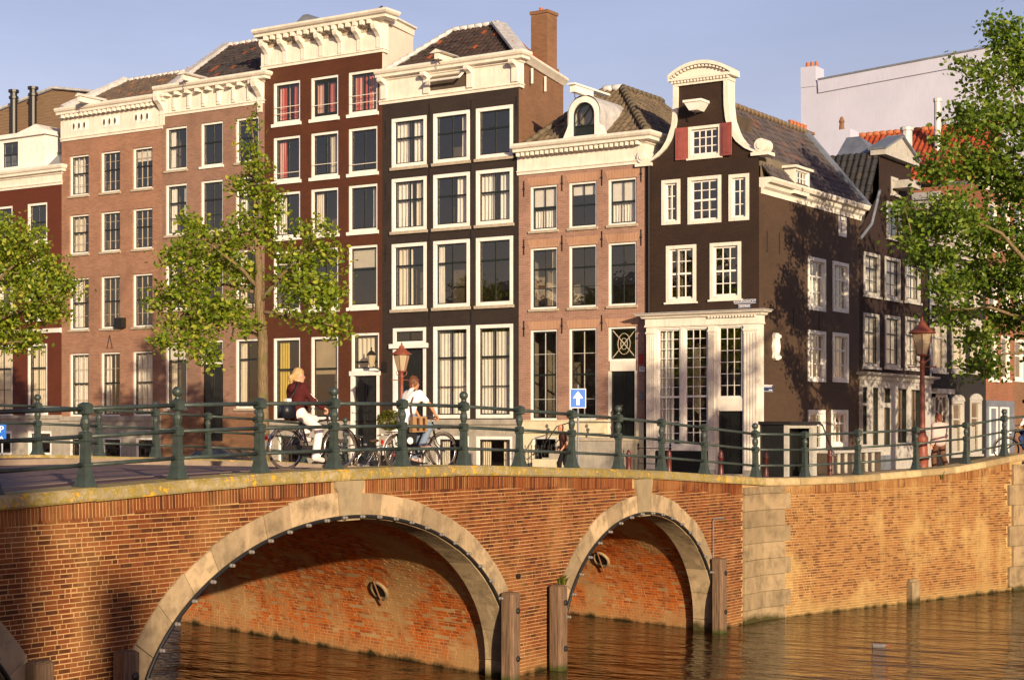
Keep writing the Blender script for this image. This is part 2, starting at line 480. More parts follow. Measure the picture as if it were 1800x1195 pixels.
def clinker(name, c, bw=.2, bh=.09):
    m = NT(name); v = m.coord(True)
    bt = m.new('TexBrick', offset=.5, _Scale=1., _Mortar_Size=.006, _Mortar_Smooth=.3, _Brick_Width=bw, _Row_Height=bh)
    bt.inputs['Color1'].default_value = (*sh(c, .75), 1); bt.inputs['Color2'].default_value = (*sh(c, 1.25), 1); bt.inputs['Mortar'].default_value = (*sh(c, .5), 1)
    m.l(v, bt.inputs['Vector'])
    k = m.mix(m.math('MULTIPLY', m.ramp(m.noise(v, .8, 5, .6), .45, .7), .5), bt.outputs[0], sh(c, .6))
    m.bump(m.math('MULTIPLY', bt.outputs[1], -1), .35, .01)
    return m.fin(k, .75, .3)
M['road'] = clinker('road_clinkers', (.17,.105,.095))
M['walk'] = clinker('pavement_bricks', (.20,.10,.075), .2, .065)
M['kerb'] = plain('kerb_stone', (.26,.20,.15), .8, .2, 3., .3, 40)
M['street'] = clinker('street_clinkers', (.15,.10,.08))

# north street: one sheet with gentle ramps up to the bridges
xs = np.arange(-70, 15.01, 1.0); ys = np.arange(0, 100.01, 1.0)
mb = MB(); idx = {}
def sv(a, b):
    k = (round(a,3), round(b,3))
    if k not in idx: idx[k] = len(mb.v); mb.v.append((a, b, zs(a, b)))
    return idx[k]
for i in range(len(xs)-1):
    for j in range(len(ys)-1):
        a0, a1, b0, b1 = xs[i], xs[i+1], ys[j], ys[j+1]
        e0, e1 = WD.x/WD.y*b0 - .2, WD.x/WD.y*b1 - .2
        if b1 <= 11:
            if a0 >= e0: continue
            if a1 > e0:
                mb.f.append((sv(a0,b0), sv(e0,b0), sv(e1,b1), sv(a0,b1))); mb.m.append(0); continue
        mb.f.append((sv(a0,b0), sv(a1,b0), sv(a1,b1), sv(a0,b1))); mb.m.append(0)
tag(mb.build('street', M['street'], smooth=True), kind='structure')
tag(MB().quad((-600,100,0),(600,100,0),(600,900,0),(-600,900,0)).quad((-600,0,0),(-70,0,0),(-70,100,0),(-600,100,0)).quad((15,10.8,0.02),(600,10.8,0.02),(600,100,0.02),(15,100,0.02)).build('far_ground', M['street']), kind='structure')
tag(MB().box(-600,600,-900,-30.2,-4.2,0).build('south_quay', M['street']), kind='structure')
tag(MB().box(-600,-10.95,-.0,.6,-4.2,-.02).build('canal_bank', M['plinth']), kind='structure')

# ------------------------------------------------------------------ bricks
def emit(items, name, mat, parent, nmax=300, keep=None):
    """items: list of (centre, L, H, N, half length, half height, proud). Nearest ones become objects, the rest one mesh."""
    if not items: return
    C = np.array([i[0] for i in items]); 
    d = np.linalg.norm(C - np.array(CAM), axis=1)
    vis = np.array([0 < project(c)[0] < 1800 and project(c)[1] < 1195 for c in C])
    order = np.argsort(d + np.where(vis, 0, 1000))
    meshes = {}
    ind = order[:nmax] if nmax else order[:0]
    for i in ind:
        c, L, H, N, hl, hh, pr = items[i]
        key = (round(hl, 3), round(hh, 3))
        if key not in meshes:
            q = MB(); a, b = hl, hh; e = .004
            q.add([(-a,-b,-.04),(a,-b,-.04),(a,b,-.04),(-a,b,-.04),(-a,-b,-e),(a,-b,-e),(a,b,-e),(-a,b,-e),(-a+e,-b+e,0),(a-e,-b+e,0),(a-e,b-e,0),(-a+e,b-e,0)],
                  [(0,1,5,4),(1,2,6,5),(2,3,7,6),(3,0,4,7),(4,5,9,8),(5,6,10,9),(6,7,11,10),(7,4,8,11),(8,9,10,11)])
            meshes[key] = q.mesh(name, mat)
        o = bpy.data.objects.new(name, meshes[key]); COL.objects.link(o); o.parent = parent
        c2 = Vector(c) + Vector(N)*pr
        o.matrix_local = Matrix((( L[0],H[0],N[0],c2[0]),(L[1],H[1],N[1],c2[1]),(L[2],H[2],N[2],c2[2]),(0,0,0,1)))
    rest = order[nmax:] if nmax else order
    if len(rest):
        A = [np.array([items[i][k] for i in rest], dtype=float) for k in range(7)]
        c, L, H, N = A[:4]; hl, hh, pr = A[4][:,None], A[5][:,None], A[6][:,None]
        V = []
        for dz in (-.04, None):
            for sx, sy in ((-1,-1),(1,-1),(1,1),(-1,1)):
                V.append(c + L*hl*sx + H*hh*sy + N*(pr if dz is None else dz))
        V = np.stack(V, 1).reshape(-1, 3)
        F = np.array([(4,5,6,7),(0,1,5,4),(1,2,6,5),(2,3,7,6),(3,0,4,7)])
        n = len(rest)
        FF = (F[None] + (np.arange(n)*8)[:,None,None]).reshape(-1, 4)
        o = obj(name + '_courses', np_mesh(name + '_courses', V, FF, mat), parent)
        tag(o, kind='stuff')

def courses(u0, u1, v0, v1, inside, fr, sl=.205, hd=.098, ch=.0625, j=.012):
    """lay courses over a (u, v) rectangle; fr(u, v) -> (point, L, H, N)."""
    out = []; v = v0; row = 0
    while v < v1:
        u = u0 - R.random()*.2 - (row % 2)*.06
        while u < u1:
            ln = sl if R.random() > .33 else hd
            um, vm = u + ln/2, v + ch/2
            if u0-.05 < um < u1+.05 and inside(um, vm):
                p, L, H, N = fr(um, vm)
                out.append((p, L, H, N, (ln - j*(.4+R.random()*.9)+.002)/2, (ch-j)/2 + R.uniform(-.0015,.0015), .001 + R.random()*.005))
            u += ln
        v += ch; row += 1
    return out

# arches: centre y, half span, rise, crown z, number of arch stones each side of the key
ARCH = [(-15.05, 4.46, 2.70, .25, 10), (-5.65, 3.14, 2.40, -.10, 7), (-24.45, 3.14, 2.40, -.10, 7)]
BW = 10.9; RT = .40; SK = .295     # the vaults run askew under the road
def intr(b):                      # underside height of the opening at b, or None
    for bc, A, H, zt, n in ARCH:
        if abs(b-bc) < A: return zt - H + H*math.sqrt(1-((b-bc)/A)**2)
    return None
def ell(A, H, t):                 # point and outward normal on the arch curve, t from the crown
    n = Vector((math.sin(t)/A, math.cos(t)/H)).normalized()
    return A*math.sin(t), H*math.cos(t), n.x, n.y
def ell_table(A, H, n=400):
    ts = np.linspace(0, math.pi/2, n); P = np.stack([A*np.sin(ts), H*np.cos(ts)], 1); L = np.concatenate([[0], np.cumsum(np.linalg.norm(np.diff(P, axis=0), axis=1))])
    return ts, L

bridge = thing('arched_bridge', 'brick canal bridge with pale stone arches crossing the water', 'bridge')
bs = set(np.round(np.arange(-34, .01, .25), 4))
for bc, h, r, zt, n in ARCH:
    for t in np.linspace(-math.pi/2, math.pi/2, 49): bs.add(round(bc + math.sin(t)*h*.9999, 5))
    bs.add(round(bc-h-.0005, 5)); bs.add(round(bc+h+.0005, 5))
bs = sorted(bs)
for x0, sh_ in ((0, 0.), (-BW, SK*BW)):
    mb = MB()
    for p, q in zip(bs[:-1], bs[1:]):
        ip, iq = intr(p), intr(q); p += sh_; q += sh_
        if p > .3: continue
        lo = lambda z: -4.1 if z is None else z
        if (ip is None) != (iq is None) : continue
        mb.quad((x0,p,lo(ip)),(x0,q,lo(iq)),(x0,q,zc(q)-.17),(x0,p,zc(p)-.17))
    mb.build('spandrel_wall', M['mortar'], bridge)
mb = MB()
for bc, A, H, zt, n in ARCH:
    pts = [(bc-A,-4.1)] + [(bc+A*math.sin(t), zt-H+H*math.cos(t)) for t in np.linspace(-math.pi/2, math.pi/2, 49)] + [(bc+A,-4.1)]
    for (p, z0), (q, z1) in zip(pts[:-1], pts[1:]):
        mb.quad((0,p,z0),(-BW,p+SK*BW,z0),(-BW,q+SK*BW,z1),(0,q,z1))
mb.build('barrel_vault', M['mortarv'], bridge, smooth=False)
# bricks of the face
def inface(b, z):
    if z > zc(b) - .17 - .20: return False
    for bc, A, H, zt, n in ARCH:
        if z > zt-H:
            if ((b-bc)/(A+RT-.05))**2 + ((z-zt+H)/(H+RT-.05))**2 < 1: return False
        elif abs(b-bc) < A+.03: return False
    if b > -1.02: return False
    return True
items = courses(-30, -1.0, -3.0, 1.0, inface, lambda b, z: ((0,b,z),(0,1,0),(0,0,1),(1,0,0)))
emit(items, 'brick', M['brick'], bridge)
# soldier course under the coping
items = []; b = -30.
while b < -1.0:
    w = R.uniform(.055, .064)
    if not any(abs(b-bc) < .42 for bc, *_ in ARCH):
        s = (zc(b+.2)-zc(b-.2))/.4; L = Vector((0,1,s)).normalized(); H = Vector((0,-s,1)).normalized()
        items.append(((0,b,zc(b)-.17-.112), L, H, (1,0,0), (w-.013)/2, .104,   .006 + R.random()*.005))
    b += w
emit(items, 'soldier_brick', M['brick'], bridge)
# bricks of the vaults (the sides that can be seen)
for bc, h, H, zt, n in ARCH[:2]:
    A = h; cz = zt - H; ts_, Ls_ = ell_table(A, H); tot = Ls_[-1]; L0 = cz + 3.1
    def fr(u, v, bc=bc, A=A, H=H, cz=cz, ts_=ts_, Ls_=Ls_, tot=tot, L0=L0):
        Lx = Vector((-1, SK, 0)).normalized()
        if v < L0: x, z, nx, nz = A, -3.1+v-cz, 1., 0.
        else: x, z, nx, nz = ell(A, H, float(np.interp(tot-(v-L0), Ls_, ts_)))
        Hx = Vector((0, -nz, nx)); Nx = Lx.cross(Hx).normalized(); Hx = Nx.cross(Lx)
        if Nx.y*-nx + Nx.z*-nz < 0: Nx = -Nx
        return ((-u, bc+x+SK*u, cz+z), tuple(Lx), tuple(Hx), tuple(Nx))
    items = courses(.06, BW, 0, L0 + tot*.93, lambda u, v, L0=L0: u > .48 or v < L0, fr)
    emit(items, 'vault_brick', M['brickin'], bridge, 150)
    # drain opening in the pier face, with a rusty bar across
    d_ = ray(*((668,1036) if bc < -10 else (1058,982))); t_ = (0-CAM[0])/d_[0]
    while True:                                # walk along the sight line to the vault surface
        P = [CAM[k]+d_[k]*t_ for k in range(3)]; bb_ = P[1]-SK*(-P[0])-bc
        if bb_ > 0 and ((bb_/A)**2 + ((P[2]-cz)/H)**2 > 1 if P[2] > cz else bb_ > A): break
        t_ += .02
    t0_ = math.atan2(bb_/A, max(0, P[2]-cz)/H); _, _, nx, nz = ell(A, H, t0_)
    Lx = Vector((-1, SK, 0)).normalized(); Hx = Vector((0,-nz,nx)); Nx = Lx.cross(Hx).normalized(); Nx = Nx if -Nx.y*nx-Nx.z*nz > 0 else -Nx; P = Vector(P)
    cir = lambda r, o: [tuple(P + Nx*o + Lx*(r*1.15*math.cos(2*math.pi*i/20)) + Hx*(r*math.sin(2*math.pi*i/20))) for i in range(20)]
    drn = MB().tube(cir(.19, .02), .04, 6, True).build('drain_ring', M['quoin'], bridge, smooth=True)
    MB().add(cir(.18, .028), [tuple(range(20))]).build('drain_hole', M['iron'], drn)
    MB().tube([P+Hx*.25+Nx*.06, P-Hx*.3+Nx*.08], .016, 6).build('drain_bar', plain('rusty_bar', (.20,.09,.04), .9), drn)
# arch stones
for ai, (bc, A, H, zt, n) in enumerate(ARCH):
    cz = zt - H; ts_, Ls_ = ell_table(A, H); tot = Ls_[-1]
    for sgn in (-1, 1):
        e = np.linspace(.24, tot, n+1)
        for l0, l1 in zip(e[:-1], e[1:]):
            l0 += .005; l1 -= .005; rt = RT + R.uniform(-.018,.018); out = .030 + R.uniform(-.008,.010)
            q = MB(); vs = []
            for l in np.linspace(l0, l1, 4):
                x, z, nx, nz = ell(A, H, float(np.interp(l, Ls_, ts_)))
                for rr in (-.012, rt):
                    for xx in (-.45, out): vs.append((xx, bc+(x+nx*rr)*sgn, cz+z+nz*rr))
            fs = []
            for i in range(3):
                o0, o1 = i*4, i*4+4
                fs += [(o0+1,o0+3,o1+3,o1+1),(o0,o0+1,o1+1,o1),(o0+3,o0+2,o1+2,o1+3),(o0+2,o0,o1,o1+2)]
            fs += [(0,1,3,2),(12,14,15,13)]
            q.add(vs, fs).build('arch_stone', M['vous'], bridge)
        q = MB(); z0_ = cz-.006
        q.box(-.45, .03, min(bc+sgn*(A-.012), bc+sgn*(A+RT*.75)), max(bc+sgn*(A-.012), bc+sgn*(A+RT*.75)), -3.3, z0_); q.build('jamb_stone', M['vous'], bridge)
    # key stone reaching up to the coping
    q = MB(); zt2 = zc(bc)-.175
    w0, w1 = .235, .34
    q.prismx([(bc-w0, zt-.03), (bc+w0, zt-.03), (bc+w0+.05, zt+RT), (bc+w1, zt2-.1), (bc+w1, zt2), (bc-w1, zt2), (bc-w1, zt2-.1), (bc-w0-.05, zt+RT)], -.4, .06)
    q.build('key_stone', M['keystone'], bridge)
# coping stones
def coping_run(parent, pts, mat, prof):
    for i in range(len(pts)-1):
        a, b = Vector(pts[i]), Vector(pts[i+1]); d = (b-a).normalized()*.004; m = (a+b)/2
        dz = R.uniform(-.006, .006)
        MB().sweep([(o + R.uniform(-.004,.004), z+dz) for o, z in prof], [tuple(a+d), tuple(m), tuple(b-d)]).build('coping_stone', mat, parent)
PROF = [(-.46,-.17),(.07,-.17),(.085,-.14),(.085,-.035),(.05,0),(-.43,.008),(-.46,-.02)]
bpts = []; b = -33.
while b < -.6:
    bpts.append((0,b,zc(b))); b += R.uniform(1.05, 1.75)
bpts.append((0.03,.02,zc(0)))
coping_run(bridge, bpts, M['coping'], PROF)
# bolt heads and little iron plate on the pier
mb = MB(); p = on_x(908, 1012, 0)
mb.lathe([(.05,0),(.05,.03),(.02,.035)], 8)
mb.build('wall_anchor', M['iron'], bridge, (.03, p[0], p[1]), rot=(0, rad(90), 0))

# black light cable with bulbs along the arch edges
for bc, A, H, zt, n in ARCH:
    cz = zt - H; ts_, Ls_ = ell_table(A, H); tot = Ls_[-1]*.90
    rt = thing('light_string', {-15.05:'black cable of unlit bulbs along the large middle arch', -5.65:'black cable of unlit bulbs along the smaller right arch', -24.45:'black cable of unlit bulbs along the arch cut by left edge'}[bc], 'light string', (0.065, bc, cz), group='light cables on the bridge arches')
    def onarch(l): x, z, nx, nz = ell(A, H, float(np.interp(abs(l), Ls_, ts_))); return (x+nx*.025)*(1 if l > 0 else -1), z+nz*.025
    MB().tube([(0, *onarch(l)) for l in np.linspace(-tot, tot, 60)], .03, 7).build('cable', M['iron'], rt, smooth=True)
    bm = MB().lathe([(.028,0),(.032,.02),(.026,.05)], 8).sphere((0,0,.065), .03, 8, 5).mesh('bulb', [plain('bulb_glass', (.16,.15,.14), .2, .05)] if 'bulb' not in M else [M['bulb']], True)
    M['bulb'] = bm.materials[0]
    nb = int(2*tot/.42)
    for i in range(nb):
        obj('bulb', bm, rt, (0.02, *onarch(-tot + (i+.5)*2*tot/nb)), (0, rad(90), 0))

# road deck of the bridge
def strip(name, x0, x1, dz, mat, b0=-34, b1=0, step=1.0, th=None):
    q = MB(); n = int((b1-b0)/step)
    for i in range(n):
        p, s = b0+i*step, b0+(i+1)*step
        q.quad((x0,p,zc(p)+dz),(x1,p,zc(p)+dz),(x1,s,zc(s)+dz),(x0,s,zc(s)+dz))
        if th: q.quad((x1,p,zc(p)+dz-th),(x1,s,zc(s)+dz-th),(x1,s,zc(s)+dz),(x1,p,zc(p)+dz)).quad((x0,s,zc(s)+dz-th),(x0,p,zc(p)+dz-th),(x0,p,zc(p)+dz),(x0,s,zc(s)+dz))
    tag(q.build(name, mat), kind='structure')
strip('pavement', -1.75, -.44, -.045, M['walk'])
strip('kerb', -1.90, -1.75, -.042, M['kerb'], th=.1)
strip('road', -8.9, -1.90, -.08, M['road'])
strip('kerb', -9.1, -8.9, .03, M['kerb'], th=.13)
strip('pavement', -10.5, -9.1, .026, M['walk'])
# far parapet coping belongs to the bridge
bpts = [(-BW+.0, 0.0, zc(0)+.08)]; b = 0.
while b > -30:
    b -= R.uniform(1.2,1.8); bpts.append((-BW, b, zc(b)+.08))
coping_run(bridge, bpts, M['coping'], PROF)

# ------------------------------------------------------------------ quay wall on the right
quay = thing('quay_wall', 'sunlit orange brick quay wall right of the bridge', 'wall')
def QW(s, z, o=0): return (WD.x*s + WN.x*o, WD.y*s + WN.y*o, z)
q = MB()
for i in range(22):
    s0, s1 = i*WL/22, (i+1)*WL/22
    q.quad(QW(s0,-4.1), QW(s1,-4.1), QW(s1,zr(s1)-.17), QW(s0,zr(s0)-.17))
q.build('wall_core', M['mortarq'], quay)
LN = (WD.x, WD.y, 0); NN = (WN.x, WN.y, 0)
edge = lambda z: (.78 if int((z+3.2)/.37) % 2 else .98)
items = courses(.7, WL-.5, -3.0, .9, lambda s, z: z < zr(s)-.17-.195 and s > edge(z)-.03 and s < WL-.55-.2*(int((z+3.2)/.55)%2), lambda s, z: (QW(s,z), LN, (0,0,1), NN))
emit(items, 'brick', M['brickq'], quay)
items = []; s = .85
while s < WL-.6:
    w = R.uniform(.057,.066); k = (zr(s+.2)-zr(s-.2))/.4
    items.append((QW(s, zr(s)-.17-.112), Vector((WD.x,WD.y,k)).normalized(), Vector((-WD.x*k,-WD.y*k,1)).normalized(), NN, (w-.014)/2, .103, .006+R.random()*.005)); s += w
emit(items, 'soldier_brick', M['brickq'], quay, 200)
# corner stones
z = -3.2
while z < .25:
    hgt = .37; z1 = min(z+hgt, .30)
    w = edge(z+.1); o = R.uniform(.045,.065)
    poly = [(-.02,-1.0),(o,-1.0),(o,.0),(WD.x*w+WN.x*o, WD.y*w+WN.y*o),(WD.x*w-WN.x*.05, WD.y*w-WN.y*.05),(-.05,0)]
    q = MB(); n = len(poly)
    q.add([(p[0],p[1],z+.005) for p in poly]+[(p[0],p[1],z1-.005) for p in poly], [tuple(range(n))[::-1], tuple(range(n,2*n))]+[(i,(i+1)%n,n+(i+1)%n,n+i) for i in range(n)])
    q.build('corner_stone', M['quoin'], quay); z += hgt
z = -3.2
while z < .6:
    hgt = .55; z1 = min(z+hgt, .72); w = .55 + .2*(int((z+3.2)/.55+.5)%2)
    q = MB(); c = QW(WL-w/2+.05, (z+z1)/2, -.1); q.obox(c, LN, NN, (0,0,1), w/2, .17, (z1-z)/2-.005)
    q.build('end_stone', M['quoin'], quay); z += hgt
q = MB(); pts = [QW(s, zr(s)) for s in (-.02, 1.3, 2.9, 4.4, 6.1, 7.6, 9.0, 10.1, 10.95)]
coping_run(quay, pts, M['copingr'], PROF)
# mooring block
ms = 5.75
q = MB(); q.obox(QW(ms,-2.50,.06), LN, NN, (0,0,1), .17, .11, .28); q.obox(QW(ms,-2.19,.02), LN, NN, (0,0,1), .14, .07, .04)
q.build('mooring_block', M['quoin'], quay)
# return wall beyond the quay end (next bridge, mostly out of the frame)
rw = thing('bridge_abutment', 'brick abutment in shade at the far right edge of the water', 'wall')
MB().box(QW(WL,0)[0]+.03, 16, 10.6, 11.1, -4.1, .86).build('wall_core', brickwall('abutment_brick', (.24,.10,.045),(.16,.06,.03),(.40,.30,.18)), rw)
MB().box(QW(WL,0)[0]+.03, 16, 10.5, 11.15, .86, 1.02).build('coping_stone', M['copingr'], rw)

# timber fender posts beside the arches
def fender(px, pw, pyt, x0, label):
    y0, zt = on_x(px, pyt, x0)
    t = thing('fender_post', label, 'post', (x0, y0, -4.0), group='timber fender posts at the bridge')
    w = .14; H = zt + 4.0
    q = MB(); pr = [(-w,-w+.05),(-w+.05,-w),(w-.05,-w),(w,-w+.05),(w,w-.05),(w-.05,w),(-w+.05,w),(-w,w-.05)]
    vs = [(a,b,z) for z in (0,H-.10,H-.03) for a,b in pr] + [(a*.7,b*.7,H) for a,b in pr]
    fs = [(k*8+i,k*8+(i+1)%8,k*8+8+(i+1)%8,k*8+8+i) for k in range(3) for i in range(8)] + [tuple(range(24,32))]
    q.add(vs, fs).build('timber', M['timber'], t)
    for z in (H-.32, H-1.15):
        MB().lathe([(.055,0),(.055,.02),(.02,.04)], 8).build('bolt', M['iron'], t, (w, .02, z), rot=(0,rad(90),0))
fender(897, 32, 1040, .22, 'weathered timber post at the right foot of the large arch')
fender(981, 30, 1027, .22, 'weathered timber post at the left foot of the small arch')
fender(1264, 30, 980, .22, 'weathered timber post at the right foot of the small arch')
fender(222, 40, 1143, .22, 'weathered timber post at the left foot of the large arch')
fender(70, 45, 1160, .22, 'dark timber post in shade at the bottom left corner')
# thin conduit beside the small arch
p0 = on_x(1254, 1035, .06); p1 = on_x(1254, 912, .06); p2 = on_x(1272, 910, .06)
tag(MB().tube([(.06,p0[0],p0[1]),(.06,p1[0],p1[1]-.05),(.06,p1[0]+.03,p1[1]),(.06,p2[0],p2[1])], .014, 6).build('conduit_pipe', M['zinc']), 'thin grey conduit pipe on the brick right of small arch', 'pipe')

# ------------------------------------------------------------------ railings
M['rail'] = plain('grey_green_paint', (.036,.050,.044), .42, .28, 9., .25, 40, .45)
def post_mesh(ball):
    q = MB()
    q.box(-.125,.125,-.125,.125,0,.03)
    prof = [(.03,.225),(.07,.20),(.13,.17),(.22,.142),(.26,.135),(.27,.15),(.31,.15),(.32,.115),(.58,.105),(.60,.135),(.70,.135),(.715,.10)]
    for (z0,w0),(z1,w1) in zip(prof[:-1], prof[1:]): q.taper(0,0,z0,z1,w0,w0,w1,w1)
    q.lathe([(.05,.71),(.045,.73),(.06,.77),(.074,.82),(.066,.87),(.045,.91),(.055,.93)], 12)
    for (z0,w0),(z1,w1) in zip([(.93,.12),(.945,.155),(1.06,.155),(1.09,.06)][:-1], [(.945,.155),(1.06,.155),(1.09,.06)]): q.taper(0,0,z0,z1,w0,w0,w1,w1)
    q.v = [(x*.9, y*.9, z) for x, y, z in q.v]
    return q.mesh('post', M['rail'])
PM = post_mesh(0)
BALL = MB().lathe([(.03,1.08),(.045,1.10),(.03,1.12),(.03,1.13)], 10).sphere((0,0,1.19), .075, 12, 8).mesh('ball_finial', M['rail'], True)
def railing(label, pts, balls, rz, extra=()):
    t = thing('railing', label, 'railing', pts[0])
    o0 = Vector(pts[0])
    P = [Vector(p) for p in pts]
    for i, p in enumerate(P):
        po = obj('post', PM, t, p-o0, (0,0,rz))
        if i in balls: obj('ball_finial', BALL, po)
    for p, q in zip(P[:-1], P[1:]):
        for h, r in ((1.005,.030),(.65,.027),(.285,.027)):
            MB().tube([p-o0+Vector((0,0,h)), q-o0+Vector((0,0,h))], r, 8).build('rail', M['rail'], t, smooth=True)
px = [-190, -15, 150, 312, 457, 587, 707, 815, 913, 1005, 1087, 1163, 1238, 1338]
bp = [on_x(x, 750, -.17)[0] for x in px]
bp[-1] = .03
railing('grey green iron railing along the near side of the bridge', [(-.17, b, zc(b)) for b in bp], {1,3,5,7,10,13}, 0)
sx = [0, 1.02, 2.62, 4.75, 6.9, 8.75, 10.5]
def slope_s(xp):                   # photo x -> distance along the quay wall
    d = ray(xp, 750); m = np.array([[WD.x, -d[0]],[WD.y, -d[1]]]); o = np.array([CAM[0]+WN.x*.17, CAM[1]+WN.y*.17])
    return float(np.linalg.solve(m, o)[0])
sx = [0.0] + [slope_s(x) for x in (1415, 1508, 1610, 1698, 1765, 1830)]
railing('grey green iron railing on top of the right quay wall', [QW(s, zr(s), -.17) for s in sx], {5}, math.atan2(-WD.x, WD.y))
fb = [-30+1.69*i for i in range(18)]
railing('grey green iron railing along the far side of the bridge', [(-BW+.2-.37, b, zc(b)+.08) for b in fb], {1,3,5,7,9,11,13,15,17}, 0)
# ------------------------------------------------------------------ house kit (local axes: x along the front, y inwards, z up)
BF = 15.1                          # the front row stands on the plane y = BF
SA = -7.0                          # the side row stands on the plane x = SA
def holes_wall(q, u0, u1, z0, z1, holes, depth=.22, y=0.):
    us = sorted({u0, u1, *[h[0] for h in holes], *[h[1] for h in holes]}); zz = sorted({z0, z1, *[h[2] for h in holes], *[h[3] for h in holes]})
    us = [u for u in us if u0 <= u <= u1]; zz = [z for z in zz if z0 <= z <= z1]
    for a, b in zip(us[:-1], us[1:]):
        for c, d in zip(zz[:-1], zz[1:]):
            m, n = (a+b)/2, (c+d)/2
            if any(h[0] < m < h[1] and h[2] < n < h[3] for h in holes): continue
            q.quad((a,y,c),(b,y,c),(b,y,d),(a,y,d))
    for a, b, c, d in holes:
        e = y+depth
        q.quad((a,y,c),(a,y,d),(a,e,d),(a,e,c)).quad((b,y,d),(b,y,c),(b,e,c),(b,e,d)).quad((a,y,d),(b,y,d),(b,e,d),(a,e,d)).quad((b,y,c),(a,y,c),(a,e,c),(b,e,c))

def wavy(w, h, mat, folds=7, amp=.035, name='curtain', gather=0.):
    n = max(8, int(folds*6)); q = MB(); vs = []
    ph = R.random()*6
    for j in range(4):
        t = j/3
        for i in range(n+1):
            x = w*i/n
            x = x*(1 - gather*math.sin(math.pi*t)*.25)
            vs.append((x, amp*math.sin(ph + 2*math.pi*folds*i/n + .4*math.sin(3*t+i*.3))*(.6+.5*t), h*(1-t)))
    q.add(vs, [(j*(n+1)+i, j*(n+1)+i+1, (j+1)*(n+1)+i+1, (j+1)*(n+1)+i) for j in range(3) for i in range(n)])
    return q.mesh(name, mat, True)

WC = {}
def window(h, u0, u1, z0, z1, cols=2, rows=(.5,), thick=None, fw=.08, inset=.06, fd=.12, sash='sash', frame='white', bars=None, bar=.022, sill='stonesill',
           sillh=.09, sillo=.07, curtain=None, name='window', bot=None, rail_bar=None, stile=.045, pane_tilt=.004, vbar=None):
    """rows: fractions (from the bottom) of the horizontal divisions; thick: which of them is a heavy meeting rail."""
    W, H = u1-u0, z1-z0; bot = fw if bot is None else bot
    bars = bars or sash; vb = vbar or bar
    key = ('f', round(W,2), round(H,2), fw, inset, fd, frame, bot)
    if key not in WC:
        q = MB(); a, b = inset, inset+fd; g = .004
        q.box(g, fw, a, b, 0, H-g); q.box(W-fw, W-g, a, b, 0, H-g); q.box(fw, W-fw, a+.001, b, H-fw, H-g); q.box(fw, W-fw, a+.001, b, 0, bot)
        WC[key] = q.mesh('window', M[frame])
    o = obj(name, WC[key], h, (u0, 0, z0))
    x0, x1, y0, y1 = fw, W-fw, bot, H-fw; ys = inset+fd*.55
    rr = [y0+stile] + [y0+(y1-y0)*f for f in rows] + [y1-stile]
    cc = [x0+stile+(x1-x0-2*stile)*i/cols for i in range(cols+1)]
    key = ('s', round(W,2), round(H,2), fw, inset, fd, sash, bars, cols, tuple(rows), thick, stile, bar, vb)
    if key not in WC:
        q = MB(); 
        q.box(x0, x0+stile, ys, ys+.045, y0, y1); q.box(x1-stile, x1, ys, ys+.045, y0, y1)
        q.box(x0+stile, x1-stile, ys+.001, ys+.044, y1-stile, y1); q.box(x0+stile, x1-stile, ys+.001, ys+.044, y0, y0+stile)
        for i, f in enumerate(rows):
            if i == thick: z = y0+(y1-y0)*f; q.box(x0+stile, x1-stile, ys-.012, ys+.046, z-.032, z+.032)
        q.k = 1
        for i, f in enumerate(rows):
            z = y0+(y1-y0)*f
            if i != thick: q.box(x0+stile, x1-stile, ys+.006, ys+.036, z-bar/2, z+bar/2)
        for c in cc[1:-1]:
            q.box(c-vb/2, c+vb/2, ys+.004, ys+.038, y0+stile, y1-stile)
        WC[key] = q.mesh('sash', [M[sash], M[bars]])
    s = obj('sash', WC[key], o)
    for i in range(cols):
        for j in range(len(rr)-1):
            w, t = cc[i+1]-cc[i], rr[j+1]-rr[j]
            k2 = ('p', round(w,3), round(t,3))
            if k2 not in WC: WC[k2] = MB().quad((-w/2,0,-t/2),(w/2,0,-t/2),(w/2,0,t/2),(-w/2,0,t/2)).mesh('pane', M['glass'])
            obj('pane', WC[k2], o, ((cc[i]+cc[i+1])/2, ys+.02, (rr[j]+rr[j+1])/2), (R.gauss(0,pane_tilt), 0, R.gauss(0,pane_tilt)))
    if sill:
        k3 = ('l', round(W,2), sill, sillh, sillo)
        if k3 not in WC: WC[k3] = MB().box(-.05, W+.05, -sillo, .2, -sillh, -.003).mesh('sill', M[sill])
        obj('sill', WC[k3], o)
    for c in (curtain or ()):
        kind, mat = c[0], c[1]; iw, ih = x1-x0, y1-y0; yc = ys+.16
        if kind == 'L': obj('curtain', wavy(iw*(c[2] if len(c) > 2 else .3), ih, M[mat], 4), o, (x0, yc, y0))
        elif kind == 'R':
            w = iw*(c[2] if len(c) > 2 else .3); obj('curtain', wavy(w, ih, M[mat], 4), o, (x1-w, yc, y0))
        elif kind == 'F': obj('curtain', wavy(iw, ih*(c[2] if len(c) > 2 else 1.), M[mat], 9, .025), o, (x0, yc, y0))
        elif kind == 'T':
            f = c[2] if len(c) > 2 else .3
            obj('blind', MB().box(0, iw, 0, .015, 0, ih*f).mesh('blind', M[mat]), o, (x0, ys+.1, y1-ih*f))
        elif kind == 'G':
            q = MB()
            for f in c[2]: q.tube([(fw*.3, inset-.02, bot+ih*f), (W-fw*.3, inset-.02, bot+ih*f)], .014, 6)
            obj('guard_rail', q.mesh('guard_rail', M[mat]), o)
    return o

